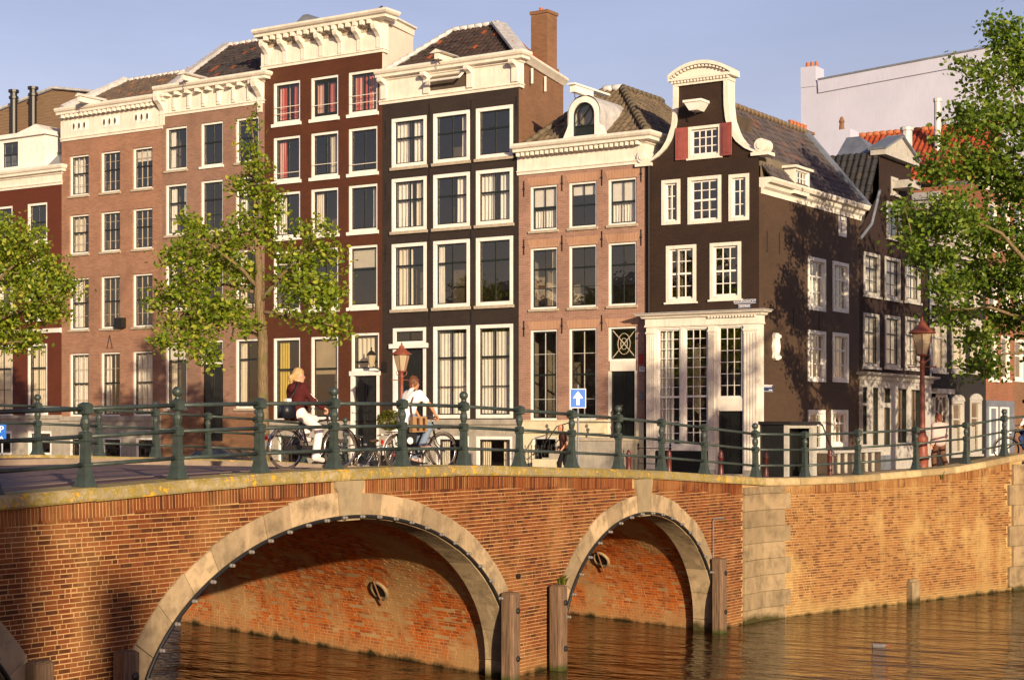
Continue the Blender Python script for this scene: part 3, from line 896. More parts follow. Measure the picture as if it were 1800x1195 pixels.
def cornice(h, path, z0, z1, proj, mat='cream', arch=.14, name='cornice', back=.35):
    t = z1
    pr = [(-back,z0),(.05,z0),(.05,z0+arch*.6),(.09,z0+arch*.75),(.09,z0+arch),(.035,z0+arch+.015),(.035,t-.40),(.10,t-.37),(.12,t-.31),
          (proj*.72,t-.29),(proj*.74,t-.20),(proj*.9,t-.16),(proj,t-.09),(proj,t-.035),(proj-.04,t),(-back,t)]
    return MB().sweep(pr, path).build(name, M[mat], h)
def dentils(h, u0, u1, z, w, gap, d, hh, y=0., mat='cream', name='dentil_band'):
    q = MB(); n = int((u1-u0)/(w+gap)); off = (u1-u0-n*(w+gap)+gap)/2
    for i in range(n):
        a = u0+off+i*(w+gap); q.box(a, a+w, y-d, y, z, z+hh)
    return tag(q.build(name, M[mat], h), kind='stuff')
def console_mesh(w, d, hh, mat):
    pr = [(0,0),(-.03,.01),(-.055,.05),(-.045,.12*hh/.5),(-.05,.45*hh),(-d*.5,.62*hh),(-d*.9,.72*hh),(-d,.84*hh),(-d*.92,hh),(0,hh)]
    return MB().prismx([(p[0],p[1]) for p in pr][::-1], -w/2, w/2).mesh('bracket', M[mat])

def hoist(h, u, z, L=.75, w=.16, mat='cream', y=0., capw=.34):
    q = MB(); q.box(u-w/2, u+w/2, y-L, y+.2, z, z+.22)
    q.prism([(u-capw/2,z+.22),(u+capw/2,z+.22),(u,z+.36)], y-L-.06, y+.6)
    b = q.build('hoist_beam', M[mat], h)
    MB().tube([(u,y-L+.12,z+.01),(u,y-L+.12,z-.12),(u+.05,y-L+.12,z-.17),(u+.07,y-L+.12,z-.12)], .014, 6).build('hook', M['iron'], b)
    return b

def tile_mesh(w, l, mat, hump=.028):
    q = MB(); n = 7; vs = []
    for v, lift in ((0, .030), (l*1.1, .004)):
        for i in range(n+1):
            t = i/n
            vs.append((w*(t*1.08-.5), v, lift + hump*math.sin(2*math.pi*t - .6)*(.9)))
    for i in range(n+1):
        t = i/n; vs.append((w*(t*1.08-.5), 0, .030 + hump*math.sin(2*math.pi*t-.6)*.9 - .022))
    fs = [(i, i+1, n+2+i, n+1+i) for i in range(n)] + [(2*n+2+i, 2*n+3+i, i+1, i) for i in range(n)]
    return q.add(vs, fs).mesh('tile', mat, False)
def tile_roof(h, P0, U, V, inside, sr, tr, mat, w=.235, l=.30, nmax=300, hump=.03, base=None, name='roof'):
    """P0 eave origin, U along the eave, V up the slope (local to the house); inside(s, t) says where tiles lie."""
    U, V = Vector(U).normalized(), Vector(V).normalized(); N = U.cross(V).normalized(); P0 = Vector(P0)
    q = MB()
    pts = base or [(sr[0],tr[0]),(sr[1],tr[0]),(sr[1],tr[1]),(sr[0],tr[1])]
    q.quad(*[P0 + U*s + V*t - N*.03 for s, t in pts])
    ro = q.build(name, M['insidedark'], h)
    tm = tile_mesh(w, l, mat, hump); T = []
    ns, nt = int((sr[1]-sr[0])/w), int((tr[1]-tr[0])/l)
    Mh = Matrix.Translation(h.location) @ Matrix.Rotation(h.rotation_euler.z, 4, 'Z')
    for j in range(nt+1):
        for i in range(ns+1):
            s, t = sr[0]+(i+.5)*w, tr[0]+j*l
            if not inside(s, t+l*.5): continue
            p = P0 + U*s + V*t
            ang = R.gauss(0, .012); Uj = U*math.cos(ang)+V*math.sin(ang); Vj = N.cross(Uj)
            Nj = N
            p = p + N*R.gauss(0, .006)
            T.append(((Mh @ p - Vector(CAM)).length, Matrix(((Uj.x,Vj.x,Nj.x,p.x),(Uj.y,Vj.y,Nj.y,p.y),(Uj.z,Vj.z,Nj.z,p.z),(0,0,0,1)))))
    T.sort(key=lambda e: e[0])
    for d, m in T[:nmax]:
        o = bpy.data.objects.new('tile', tm); COL.objects.link(o); o.parent = ro; o.matrix_local = m
    rest = T[nmax:]
    if rest:
        V0 = np.array([v.co[:] for v in tm.vertices]); F0 = np.array([list(p.vertices) for p in tm.polygons])
        VV = np.concatenate([V0 @ np.array(m.to_3x3()).T + np.array(m.translation) for d, m in rest])
        FF = np.concatenate([F0 + k*len(V0) for k in range(len(rest))])
        tag(obj('tile_courses', np_mesh('tile_courses', VV, FF, mat), ro), kind='stuff')
    return ro
def ridge_caps(ro, p, q, mat, r=.11, n=None, name='ridge_tile'):
    p, q = Vector(p), Vector(q); L = (q-p).length; n = n or max(2, int(L/.33)); d = (q-p)/n
    me = MB().tube([(0,0,0),(d.length*.15,0,.012),(d.length*1.02,0,-.008)], [r*.98, r*1.12, r*.92], 10).mesh(name, mat, True)
    x = d.normalized(); up = Vector((0,0,1)); y = up.cross(x).normalized(); z = x.cross(y)
    for i in range(n):
        c = p + d*i
        o = bpy.data.objects.new(name, me); COL.objects.link(o); o.parent = ro
        o.matrix_local = Matrix(((x.x,y.x,z.x,c.x),(x.y,y.y,z.y,c.y),(x.z,y.z,z.z,c.z),(0,0,0,1)))

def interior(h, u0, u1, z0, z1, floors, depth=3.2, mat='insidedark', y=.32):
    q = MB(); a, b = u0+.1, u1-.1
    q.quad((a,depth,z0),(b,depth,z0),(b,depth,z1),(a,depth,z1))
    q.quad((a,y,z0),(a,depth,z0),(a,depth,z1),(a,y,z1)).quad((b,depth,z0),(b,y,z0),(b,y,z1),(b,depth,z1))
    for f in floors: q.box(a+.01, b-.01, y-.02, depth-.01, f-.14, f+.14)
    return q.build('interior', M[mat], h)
def shell(h, u0, u1, depth, z1, mat, left=True, right=True, back=True, z0=-.05):
    q = MB()
    if right: q.quad((u1,0,z0),(u1,depth,z0),(u1,depth,z1),(u1,0,z1))
    if left: q.quad((u0,depth,z0),(u0,0,z0),(u0,0,z1),(u0,depth,z1))
    if back: q.quad((u1,depth,z0),(u0,depth,z0),(u0,depth,z1),(u1,depth,z1))
    q.quad((u0,0,z1),(u1,0,z1),(u1,depth,z1),(u0,depth,z1))
    return q.build('side_wall', mat, h)
def anchor(h, u, z, y=-.02, L=.55):
    q = MB(); q.box(u-.018, u+.018, y, y+.03, z-L/2, z+L/2); q.box(u-.035,u+.035,y-.008,y+.02,z-.03,z+.03)
    return q.build('wall_anchor', M['iron'], h)
def panel_door(h, u0, u1, z0, z1, y=.14, leaves=2, mat='door', glazed=False):
    q = MB(); q.box(u0, u1, y, y+.05, z0, z1); W = (u1-u0)/leaves; H = z1-z0
    for k in range(leaves):
        a = u0+k*W
        for c, d in ((.04,.30),(.34,.62),(.66,.96)):
            x0, x1, zz0, zz1 = a+W*.16, a+W*.84, z0+H*c, z0+H*d
            q.box(x0, x1, y-.018, y, zz0, zz1); q.box(x0+.03, x1-.03, y-.03, y-.018, zz0+.03, zz1-.03)
        if leaves == 2 and k == 0: q.box(a+W-.02, a+W+.02, y-.025, y, z0, z1)
    d = q.build('door', M[mat], h)
    MB().sphere((u0+W*(.9 if leaves > 1 else .1), y-.05, z0+H*.48), .03, 8, 6).build('door_knob', M['brass'], d)
    return d

def house(name, label, a0, a1, group=None):
    t = thing(name, label, 'house', (a0, BF, 0))
    fx = lambda x, y=750: on_y(x, y, BF)[0]-a0
    fz = lambda x, y: on_y(x, y, BF)[1]
    return t, fx, fz, a1-a0
def grid(fx, fz, cols, rows, xr):
    U = [(fx(a), fx(b)) for a, b in cols]; Z = [(fz(xr, yb), fz(xr, yt)) for yt, yb in rows]
    return U, Z
# ================================================================== the front row, left to right
M['brA'] = brickwall('brown_brick_front', (.315,.170,.112), (.24,.122,.078), (.37,.265,.18), stain=.42)
M['brB'] = brickwall('grey_brown_brick_front', (.27,.158,.115), (.21,.115,.083), (.33,.255,.185), stain=.42)
M['brC'] = brickwall('red_brown_painted_front', (.088,.027,.009), (.070,.022,.008), (.064,.020,.008), joint=.008, bump=.5, stain=.42, paint=True, rough=.6)
M['brD'] = brickwall('black_painted_front', (.034,.023,.017), (.025,.017,.013), (.022,.015,.012), joint=.008, bump=.5, stain=.42, paint=True, rough=.6)
M['brDs'] = brickwall('brown_brick_side', (.22,.115,.062), (.16,.08,.045), (.25,.17,.11))
M['brE'] = brickwall('pink_brown_brick_front', (.33,.192,.145), (.25,.137,.100), (.46,.36,.265), stain=.35)
M['brF'] = brickwall('dark_brown_front', (.033,.016,.008), (.024,.012,.006), (.022,.012,.007), joint=.008, bump=.5, stain=.42, paint=True, rough=.65)
M['brFs'] = brickwall('brown_plastered_side', (.072,.042,.023), (.056,.032,.018), (.050,.030,.018), joint=.005, bump=.15, stain=.35, paint=True, rough=.7)
M['brL'] = brickwall('maroon_painted_front', (.105,.026,.010), (.088,.021,.008), (.082,.022,.010), joint=.006, bump=.15, stain=.2, paint=True, rough=.6)
M['renderwhite'] = plain('pale_render', (.62,.53,.46), .8, .06, 1.2, .1, 30, .2, streak=.25)
T1 = rooftile('grey_brown_pantile', (.085,.065,.05), (.13,.095,.065), (.26,.11,.05), .93)
T2 = rooftile('dark_pantile', (.030,.026,.025), (.055,.044,.038), (.22,.06,.02), .94)
T3 = rooftile('brown_pantile', (.10,.078,.05), (.16,.12,.075), (.07,.055,.04), .8)
T4 = rooftile('slate_blue_pantile', (.060,.050,.052), (.095,.078,.074), (.16,.075,.045), .95)
T5 = rooftile('red_pantile', (.22,.040,.016), (.29,.060,.022), (.15,.028,.014), .85)
T6 = rooftile('black_pantile', (.018,.018,.02), (.032,.03,.03), (.05,.04,.03), .9)
AL, AA, AB, AC, AD, AE, AFF, AG = -50.0, -39.74, -33.76, -28.21, -22.39, -16.30, -11.23, -7.0

# ---- leftmost house
h, fx, fz, W = house('canal_house', 'maroon painted house cut by the left edge behind tree leaves', AL, AA)
U, Z = grid(fx, fz, [(-62,-24),(-14,22),(48,83)], [(357,425),(456,560),(604,725)], 65)
bas = [(fx(50), fx(92), fz(70,800), fz(70,757)), (fx(-15), fx(22), fz(5,800), fz(5,757))]
ztop = fz(60, 322)
holes = [(a,b,c,d) for a,b in U for c,d in Z] + bas
q = MB(); holes_wall(q, 0, W, fz(60,735), ztop, [x for x in holes if x not in bas]); q.build('front_wall', M['brL'], h)
q = MB(); holes_wall(q, 0, W, -.3, fz(60,735), bas, y=-.04); q.box(0,W,-.10,0,fz(60,735)-.02,fz(60,735)+.14); q.build('plinth', M['plinth'], h)
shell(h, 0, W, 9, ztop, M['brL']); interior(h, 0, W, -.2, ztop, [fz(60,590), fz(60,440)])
for r, (c, d) in enumerate(Z):
    for k, (a, b) in enumerate(U):
        window(h, a, b, c, d, 2, (.33,.66) if r else (.5,), 1 if r else 0, .10, .03, sill='white', sillh=.12, curtain=[('F','ivory')] if r == 2 else [('L','net'),('R','net')] if r else None)
for a,b,c,d in bas: window(h, a, b, c, d, 2, (.5,), None, .12, -.02, fd=.18, sill=None)
cornice(h, [(0,0),(W,0),(W,3)], fz(60,330), fz(60,296), .35)
MB().sweep([(0,0),(.10,.02),(.12,.12),(.14,.2),(0,.22)], [(0,0),(W,0)]).build('string_course', M['white'], h, (0,0,fz(60,587)))
zt = fz(60,296)
q = MB(); e = fx(108)
q.quad((0,.3,zt),(W,.3,zt),(W,2.2,zt+1.7),(0,2.2,zt+1.7)); q.quad((0,2.2,zt+1.7),(W,2.2,zt+1.7),(W,8,zt+1.9),(0,8,zt+1.9)); q.build('roof', M['zinc'], h)
# dormer with a white window
du0, du1 = fx(-60), fx(68); dz0, dz1 = fz(40,292), fz(40,238)
dm = MB(); holes_wall(dm, du0, du1, zt-.05, dz1, [(fx(-8), fx(22), dz0+.05, dz1-.1)], .1, .35); dm.quad((du1,.35,zt-.05),(du1,2.2,zt-.05),(du1,2.2,dz1),(du1,.35,dz1))
dm.box(du0, du1+.15, .2, 2.6, dz1, dz1+.18); dm.prism([(fx(20),dz1+.18),(du1+.12,dz1+.18),(fx(55),dz1+.48)], .25, 2.2)
dm.build('dormer', M['white'], h)
w_ = window(h, fx(-8), fx(22), dz0+.05, dz1-.1, 2, (.5,), 0, .05, .0, sill=None); w_.location.y = .35

# building with brown boarded side, seen over the left roofs
bk = thing('house_behind', 'brown boarded roof house with two flue pipes behind left roofs', 'house', (AA-4.6, BF+2.6, 0))
zB = on_y(70,160,BF+2.6)[1]
def boards(): 
    m = NT('brown_boards'); v = m.coord(); sp = m.new('SeparateXYZ'); m.l(v, sp.inputs[0])
    wv = m.math('FRACT', m.math('MULTIPLY', sp.outputs[2], 7.)); n = m.noise(v, 6., 5, .6, (.3,.3,6))
    c = m.mix(m.ramp(n,.3,.7), (.13,.085,.05), (.24,.16,.10)); c = m.mix(m.ramp(wv,.0,.12), (.05,.035,.022), c); m.bump(wv,.5,.02)
    return m.fin(c, .85)
q = MB(); q.prism([(-6,5),(6.2,5),(6.2,zB-1.7),(5.3,zB-.75),(1.9,zB-.05),(1.2,zB),(-6,zB-1.2)], 0, 4); q.build('gable_wall', boards(), bk)
q = MB(); 
for p0, p1 in (((-6,zB-1.2),(1.2,zB)),((1.2,zB),(5.4,zB-.72))):
    q.tube([(p0[0],-.1,p0[1]+.03),(p1[0],-.1,p1[1]+.03)], .07, 6)
q.build('roof_edge', M['lead'], bk)
for xx, yt in ((-1.2,168),(-2.5,190)):
    q = MB(); q.lathe([(.16,zB-3),(.16,zB-.35),(.22,zB-.33),(.22,zB-.22),(.16,zB-.2),(.16,zB-.05),(.24,zB-.04),(.24,zB+.08)], 10, (xx+1.6,-.5,0)); q.build('flue_pipe', M['iron'], bk)

# ---- house A: brown brick, oval vents in the frieze
h, fx, fz, W = house('canal_house', 'brown brick house with oval vents in its cream frieze', AA, AB)
U, Z = grid(fx, fz, [(122,156),(177,211),(233,268)], [(266,338),(372,442),(485,577),(619,731)], 194)
bas = [(fx(181), fx(214), fz(194,806), fz(194,769)), (fx(240), fx(273), fz(194,806), fz(194,769)), (fx(124), fx(142), fz(194,806), fz(194,769))]
zp = fz(194,731); ztop = fz(194,215)
holes = [(a,b,c,d) for a,b in U for c,d in Z]
q = MB(); holes_wall(q, 0, W, zp, ztop, holes); q.build('front_wall', M['brA'], h)
q = MB(); holes_wall(q, 0, W, -.3, zp, bas, y=-.05); q.quad((0,-.05,zp),(W,-.05,zp),(W,0.02,zp),(0,.02,zp)); q.box(0,W,-.11,-.05,zp-.20,zp-.005); q.build('plinth', M['plinth'], h)
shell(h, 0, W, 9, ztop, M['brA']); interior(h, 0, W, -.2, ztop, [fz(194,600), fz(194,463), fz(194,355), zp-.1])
cu = {(0,0):[('L','net',.6)],(1,0):[('L','ivory',.6)],(2,0):[('L','net',.5)],(2,1):[('R','ivory',.3)],(3,0):[('F','net')],(3,2):[('F','net')],(3,1):[('L','net',.3),('R','ivory',.25)],(0,2):[('T','net',.3)]}
for r, (c, d) in enumerate(Z):
    for k, (a, b) in enumerate(U):
        window(h, a, b, c, d, 3, (.25,.55,.78) if r < 2 else (.25,.52,.76), 1, .07, .07, bars='stonesill', bar=.016, vbar=.024, curtain=cu.get((r,k)), sill='stonesill' if r < 3 else None)
for a,b,c,d in bas: window(h, a, b, c, d, 3, (.5,), None, .08, -.02, sill=None)
zc0, zc1 = fz(190,239), fz(190,181)
co = cornice(h, [(-.02,0),(W-.02,0),(W-.02,.6)], zc0, zc1, .42)
dentils(h, .1, W-.1, zc1-.44, .11, .17, .30, .13)
for cx in (141, 194.5, 251):
    uc = fx(cx); zf = (zc0+zc1)/2-.12
    q = MB(); q.box(uc-.52,uc+.52,-.05,-.035,zf-.22,zf+.22); q.build('frieze_panel', M['white'], h)
    for k in (-1,0,1):
        MB().lathe([(.15,0),(.15,.03),(.12,.03),(.11,-.01)], 14).build('oval_vent', M['white'], h, (uc+k*.32,-.05,zf), rot=(rad(90),0,0)).scale = (.62,1.15,1)
        MB().lathe([(.118,0),(.118,.012)], 14).build('vent_hole', M['insidedark'], h, (uc+k*.32,-.056,zf), rot=(rad(90),0,0)).scale = (.62,1.15,1)
hoist(h, fx(168,180), zc1-.02, .95)
# ridge at 3 m in
ry = 3.2; zl = on_y(222,143,BF+ry)[1]; e0, e1 = .25, W
sl = Vector((0, ry-.25, zl-zc1)); SL = sl.length
ro = tile_roof(h, (e0,.25,zc1), (1,0,0), sl, lambda s,t: s > .55*t/SL*.8, (0,W-.3), (0,SL), T1)
ridge_caps(ro, (e0+.5,ry,zl+.02), (W,ry,zl+.02), M['lead'], .09)
MB().tube([(.05,.0,zc1+.05),(.6,ry,zl+.05)], .16, 6).build('verge', M['lead'], h)
q = MB(); q.quad((.6,ry,zl),(W,ry,zl),(W,9,zc1),(0,9,zc1)); q.build('rear_roof', M['zinc'], h)
ch = MB(); ch.box(3.2,4.6,ry+.8,ry+1.3,zl-1.5,zl+.05); ch = ch.build('chimney', M['brDs'], h)
for xx in (3.35,3.75,3.95,4.2,4.4): MB().lathe([(.07,0),(.06,.35),(.075,.36),(.075,.42)], 8).build('chimney_pot', plain('terracotta',(.36,.12,.05)) if 'terra' not in M else M['terra'], ch, (xx,ry+1.05,zl+.05))
M['terra'] = bpy.data.materials['terracotta']
# plant box and triangle hoist bracket on the front
MB().box(fx(208),fx(222),-.25,-.02,fz(194,577)-.02,fz(194,560)).build('planter_box', M['iron'], h)
q = MB(); uc = fx(194); zz = fz(194,612); q.tube([(uc-.16,-.04,zz),(uc+.16,-.04,zz),(uc,-.04,zz+.55)], .018, 6, True); q.build('triangle_bracket', M['iron'], h)

# ---- house B: grey brown brick, consoles
h, fx, fz, W = house('canal_house', 'grey brown brick house with scroll consoles under its cornice', AB, AC)
U, Z = grid(fx, fz, [(291,329),(353,392),(414,455)], [(215,292),(317,408),(444,541),(598,718)], 372)
zp = fz(372,728); ztop = fz(372,180)
holes = [(a,b,c,d) for a,b in U for c,d in Z[:3]] + [(a,b,Z[3][0],Z[3][1]) for a,b in (U[0],U[2])]
dr = (U[1][0], U[1][1], fz(372,775), Z[3][1]); holes.append(dr)
bas = [(fx(360), fx(398), fz(372,800), fz(372,752)), (fx(426), fx(455), fz(372,800), fz(372,752))]
q = MB(); holes_wall(q, 0, W, zp, ztop, [x if x[2] >= zp else (x[0],x[1],zp,x[3]) for x in holes]); q.build('front_wall', M['brB'], h)
q = MB(); holes_wall(q, 0, W, -.3, zp, [(dr[0],dr[1],dr[2],zp)], y=-.03); q.build('plinth', M['brDs'], h)
shell(h, 0, W, 9, ztop, M['brB']); interior(h, 0, W, -.2, ztop, [fz(372,572), fz(372,425), fz(372,303), zp-.1])
cu = {(0,0):[('L','net',.25)],(1,0):[('L','net',.3),('R','net',.3)],(2,0):[('L','ivory',.4),('R','net',.4)],(1,2):[('L','net',.4)],(3,0):[('L','ivory',.35),('T','net',.25)],(3,2):[('L','ivory',.3)],(2,2):[('L','ivory',.3)]}
for r, (c, d) in enumerate(Z):
    for k, (a, b) in enumerate(U):
        if r == 3 and k == 1: continue
        window(h, a, b, c, d, 2, (.55,) if r == 0 else (.32,.64) if r < 3 else (.72,), 0 if r in (0,3) else 1, .08, .05, bars='sash', bar=.03, curtain=cu.get((r,k)), sill='white' if k == 1 and r == 0 else 'stonesill')
window(h, dr[0], dr[1], fz(372,640), dr[3], 2, (), None, .08, .05, sill=None, name='fanlight')
panel_door(h, dr[0]+.05, dr[1]-.05, dr[2], fz(372,641))
zc0, zc1 = fz(370,195), fz(370,142)
cornice(h, [(-.12,0),(W-.05,0),(W-.05,.6)], zc0, zc1, .48)
dentils(h, .15, W-.15, zc1-.44, .15, .42, .36, .13)
bm = console_mesh(.24, .46, 1.35, 'cream')
for u in (.05, W-.2): obj('console', bm, h, (u, -.03, zc0-.35))
for i in range(6):
    u = .75+i*(W-1.5)/5; q = MB(); q.box(u-.09,u+.09,-.10,-.03,zc0+.2,zc1-.42); q.box(u-.06,u+.06,-.13,-.10,zc0+.3,zc1-.5); q.build('frieze_block', M['cream'], h)
hoist(h, fx(345,145), zc1-.02, .8, capw=.5)
ry = 3.6; zl = on_y(395,82,BF+ry)[1]
sl = Vector((0, ry-.25, zl-zc1)); SL = sl.length
ro = tile_roof(h, (.45,.25,zc1), (1,0,0), sl, lambda s,t: True, (0,W-.45), (0,SL), T2, base=[(-.4,0),(W-.45,0),(W-.45,SL),(-.4,SL)])
ridge_caps(ro, (.3,ry,zl+.02), (W,ry,zl+.02), M['lead'], .09)
q = MB(); q.box(-.05,.42,0,0,0,0) if 0 else None
q.prismx([(.1,zc1-.3),(.1,zc1+.12),(ry,zl+.16),(ry+.3,zl+.16),(ry+.3,zc1-.3)], .06, .46); q.build('verge', M['lead'], h)
MB().quad((.2,ry,zl),(W,ry,zl),(W,9,zc1),(.2,9,zc1)).build('rear_roof', M['zinc'], h)

# ---- house C: red brown painted, tall bracketed cornice, pale side
h, fx, fz, W = house('canal_house', 'tall red brown painted house with big white bracketed cornice', AC, AD)
U, Z = grid(fx, fz, [(480,528),(546,595),(612,664)], [(134,208),(232,311),(331,412),(436,543),(591,737)], 570)
zp = fz(570,740); ztop = fz(570,100)
dr = (fx(617), fx(667), fz(640,815), fz(640,585))
holes = [(a,b,c,d) for a,b in U for c,d in Z[:4]] + [(a,b,*Z[4]) for a,b in U[:2]] + [(dr[0],dr[1],zp,dr[3])]
bas = [(fx(490), fx(530), .1, fz(570,765)), (fx(552), fx(590), .1, fz(570,765))]
q = MB(); holes_wall(q, 0, W, zp, ztop, holes); q.build('front_wall', M['brC'], h)
q = MB(); holes_wall(q, 0, W, -.3, zp, bas+[(dr[0],dr[1],dr[2],zp)], y=-.03); q.box(0,dr[0]-.1,-.10,0,zp-.15,zp); q.build('plinth', M['plinth'], h)
shell(h, 0, W-.5, 8, ztop, M['brC'], right=False); interior(h, 0, W-.42, -.2, ztop, [fz(570,566), fz(570,424), fz(570,322), fz(570,222), zp-.1], 2.4)
cu = {(0,0):[('L','redstripe',.45),('R','redstripe',.35),('G','white',(.2,.38))],(0,1):[('L','redstripe',.42),('R','redstripe',.42),('G','white',(.3,))],(0,2):[('L','redstripe',.5),('R','redstripe',.42),('G','white',(.22,.42))],
      (1,0):[('L','redstripe',.32),('G','white',(.14,))],(1,1):[('G','white',(.26,)),('R','blind',.45)],(1,2):[('G','white',(.16,))],(2,0):[('L','net',.35)],(2,2):[('R','net',.25)],(2,1):[('L','ivory',.3)],(3,2):[('T','blind',.34)],
      (4,0):[('L','yellow',.42)],(4,1):[('T','insidewarm',.45)],(3,0):[('T','net',.2)]}
for r, (c, d) in enumerate(Z):
    for k, (a, b) in enumerate(U):
        if r == 4 and k == 2: continue
        one = (r == 3 and k == 2) or r == 4
        window(h, a, b, c, d, 1 if one else 2, (.62,) if r == 4 else (.62,) if one else (), 0 if one else None, .10, .05, sill='white' if r < 4 else None, sillh=.13, curtain=cu.get((r,k)), bar=.06,
               stile=.13 if (r == 0 and k == 1) else .05, vbar=.16 if (r == 0 and k == 1) else .06)
window(h, dr[0], dr[1], fz(640,652), dr[3], 1, (.2,), 0, .10, .04, sill=None, name='fanlight', curtain=[('L','ivory',.7)])
MB().box(dr[0]-.05, dr[1]+.05, -.06, .1, fz(640,660), fz(640,652)).build('door_lintel', M['white'], h)
q = MB(); q.box(dr[0],dr[0]+.12,-.03,.12,dr[2],fz(640,660)); q.box(dr[1]-.12,dr[1],-.03,.12,dr[2],fz(640,660)); q.build('door_frame', M['white'], h)
panel_door(h, dr[0]+.12, dr[1]-.12, dr[2], fz(640,661), .12)
for a,b,c,d in bas: window(h, a, b, c, d, 2, (.5,), None, .07, -.01, sill=None)
zc0, zc1 = fz(565,108), fz(565,40)
cornice(h, [(-.15,0),(W+.02,0),(W+.02,.3)], zc0, zc1, .62)
CX, CD = -.44, 2.55
MB().sweep([(-.2,zc1-.34),(.04,zc1-.34),(.06,zc1-.12),(.16,zc1-.08),(.16,zc1-.02),(-.2,zc1-.01)], [(W+.02,.28),(W+CX,CD)]).build('side_cornice', M['cream'], h)
dentils(h, .1, W-.02, zc1-.46, .14, .20, .46, .16)
bm = console_mesh(.19, .40, .95, 'cream')
for i in range(7): obj('bracket', bm, h, (.16+i*(W-.3)/6, -.03, zc1-1.34))
dentils(h, .1, W-.1, zc1-.66, .03, .06, .08, .15, mat='stonesill', name='reeded_band')
# splayed pale side wall rising above the neighbour
q = MB(); q.quad((W,0,0),(W+CX,CD,0),(W+CX,CD,zc1-.3),(W,0,zc1-.3)); q.quad((W+CX,CD,0),(0,8,0),(0,8,zc1-.3),(W+CX,CD,zc1-.3)); q.build('side_wall', M['renderwhite'], h)
q = MB(); q.quad((0,0,zc1-.05),(W,0,zc1-.05),(W+CX,CD,zc1-.05),(0,8,zc1-.05)); q.build('roof', M['zinc'], h)
q = MB(); u = fx(553,45); q.prism([(u-.5,zc1-.02),(u+.5,zc1-.02),(u+.12,zc1+.24),(u-.12,zc1+.24)], -.55, .3); q.build('cornice_cap', M['zinc'], h)
ch = MB().box(W-.35,W-.02,.5,.9,zc1-.1,zc1+.10).build('chimney', M['terra'], h)

# ---- house D: black painted, wide white frames, open hatch in the frieze
h, fx, fz, W = house('canal_house', 'black painted house with white framed windows and orange flecked roof', AD, AE)
U, Z = grid(fx, fz, [(689,750),(762,826),(837,902)], [(197,285),(305,400),(422,540),(573,735)], 794)
zp = fz(794,738); ztop = fz(794,160)
dr = (fx(691), fx(749), fz(720,815), fz(720,576))
holes = [(a,b,c,d) for a,b in U for c,d in Z[:3]] + [(a,b,*Z[3]) for a,b in U[1:]] + [(dr[0],dr[1],zp,dr[3])]
bas = [(fx(768), fx(826), .0, fz(794,766)), (fx(838), fx(902), .0, fz(794,766))]
q = MB(); holes_wall(q, 0, W, zp, ztop, holes); q.build('front_wall', M['brD'], h)
q = MB(); holes_wall(q, 0, W, -.3, zp, bas+[(dr[0],dr[1],dr[2],zp)], y=-.04); q.box(dr[1]+.1,W,-.12,0,zp-.16,zp+.02); q.build('plinth', M['plinth'], h)
shell(h, 0, W-1.1, 4.6, ztop, M['brDs'], right=False); interior(h, 0, W-.5, -.2, ztop, [fz(794,556), fz(794,411), fz(794,296), zp-.1], 2.3)
cu = {(0,0):[('L','net',.45),('R','net',.45)],(0,1):[('R','net',.25)],(1,0):[('L','net',.5),('R','ivory',.35)],(1,1):[('R','net',.4)],(1,2):[('L','net',.45),('R','net',.42)],(2,0):[('L','ivory',.5)],(2,1):[('L','net',.18)],
      (3,1):[('F','net',.96)],(3,2):[('F','net',.96)]}
for r, (c, d) in enumerate(Z):
    for k, (a, b) in enumerate(U):
        if r == 3 and k == 0: continue
        window(h, a, b, c, d, 2, (.60,) if r < 2 else (.68,) if r == 2 else (.33,.67), 0 if r < 3 else 1, .13, -.025, fd=.16, bars='sash', bar=.035, vbar=.05, curtain=cu.get((r,k)), sill='stonesill' if r < 3 else None, sillh=.11, sillo=.09)
window(h, dr[0], dr[1], fz(720,606), dr[3], 2, (), None, .13, -.02, sill=None, name='fanlight', vbar=.05)
MB().box(dr[0]-.1, dr[1]+.1, -.14, .1, fz(720,612), fz(720,604)).build('door_lintel', M['white'], h)
q = MB(); q.box(dr[0],dr[0]+.13,-.02,.12,dr[2],fz(720,612)); q.box(dr[1]-.13,dr[1],-.02,.12,dr[2],fz(720,612)); q.build('door_frame', M['white'], h)
panel_door(h, dr[0]+.13, dr[1]-.13, dr[2], fz(720,613), .12, 1)
for a,b,c,d in bas: window(h, a, b, c, d, 1, (), None, .12, -.03, sill=None, curtain=[('L','ivory',.28),('R','ivory',.3)])
for x, y in ((678,222),(755,192),(828,186),(908,180),(678,330),(755,300),(828,292),(908,285),(755,415),(828,412),(755,550),(828,545),(678,438)): anchor(h, min(W-.06,max(.06,fx(x,y))), fz(x,y)-.15, L=.7)
zc0, zc1 = fz(794,169), fz(794,108)
hat = (fx(758), fx(820), fz(790,156), fz(790,129))
EX = -1.09; ED = 4.84     # the splayed right side
cornice(h, [(-.12,0),(W+.02,0),(W+.02,.25)], zc0, zc1, .40)
MB().sweep([(-.2,zc1-.30),(.03,zc1-.30),(.10,zc1-.22),(.22,zc1-.10),(.22,zc1-.02),(-.2,zc1)], [(W+.02,.2),(W+EX,ED)]).build('side_gutter', M['cream'], h)
q = MB()
for u in (.12, fx(752,150), fx(828,142), W-.12): MB().box(u-.13,u+.13,-.11,-.03,zc0+.2,zc1-.42).build('pilaster_block', M['cream'], h); obj('bracket', console_mesh(.2,.36,.5,'cream'), h, (u,-.03,zc1-.82))
MB().box(hat[0],hat[1],-.055,-.03,hat[2],hat[3]).build('hatch_opening', M['insidedark'], h)
q = MB(); a, b = hat[0], hat[1]; L = .52
ang = rad(52); hv = Vector((0,-math.sin(ang),-math.cos(ang))); hn = Vector((0,-math.cos(ang),math.sin(ang)))
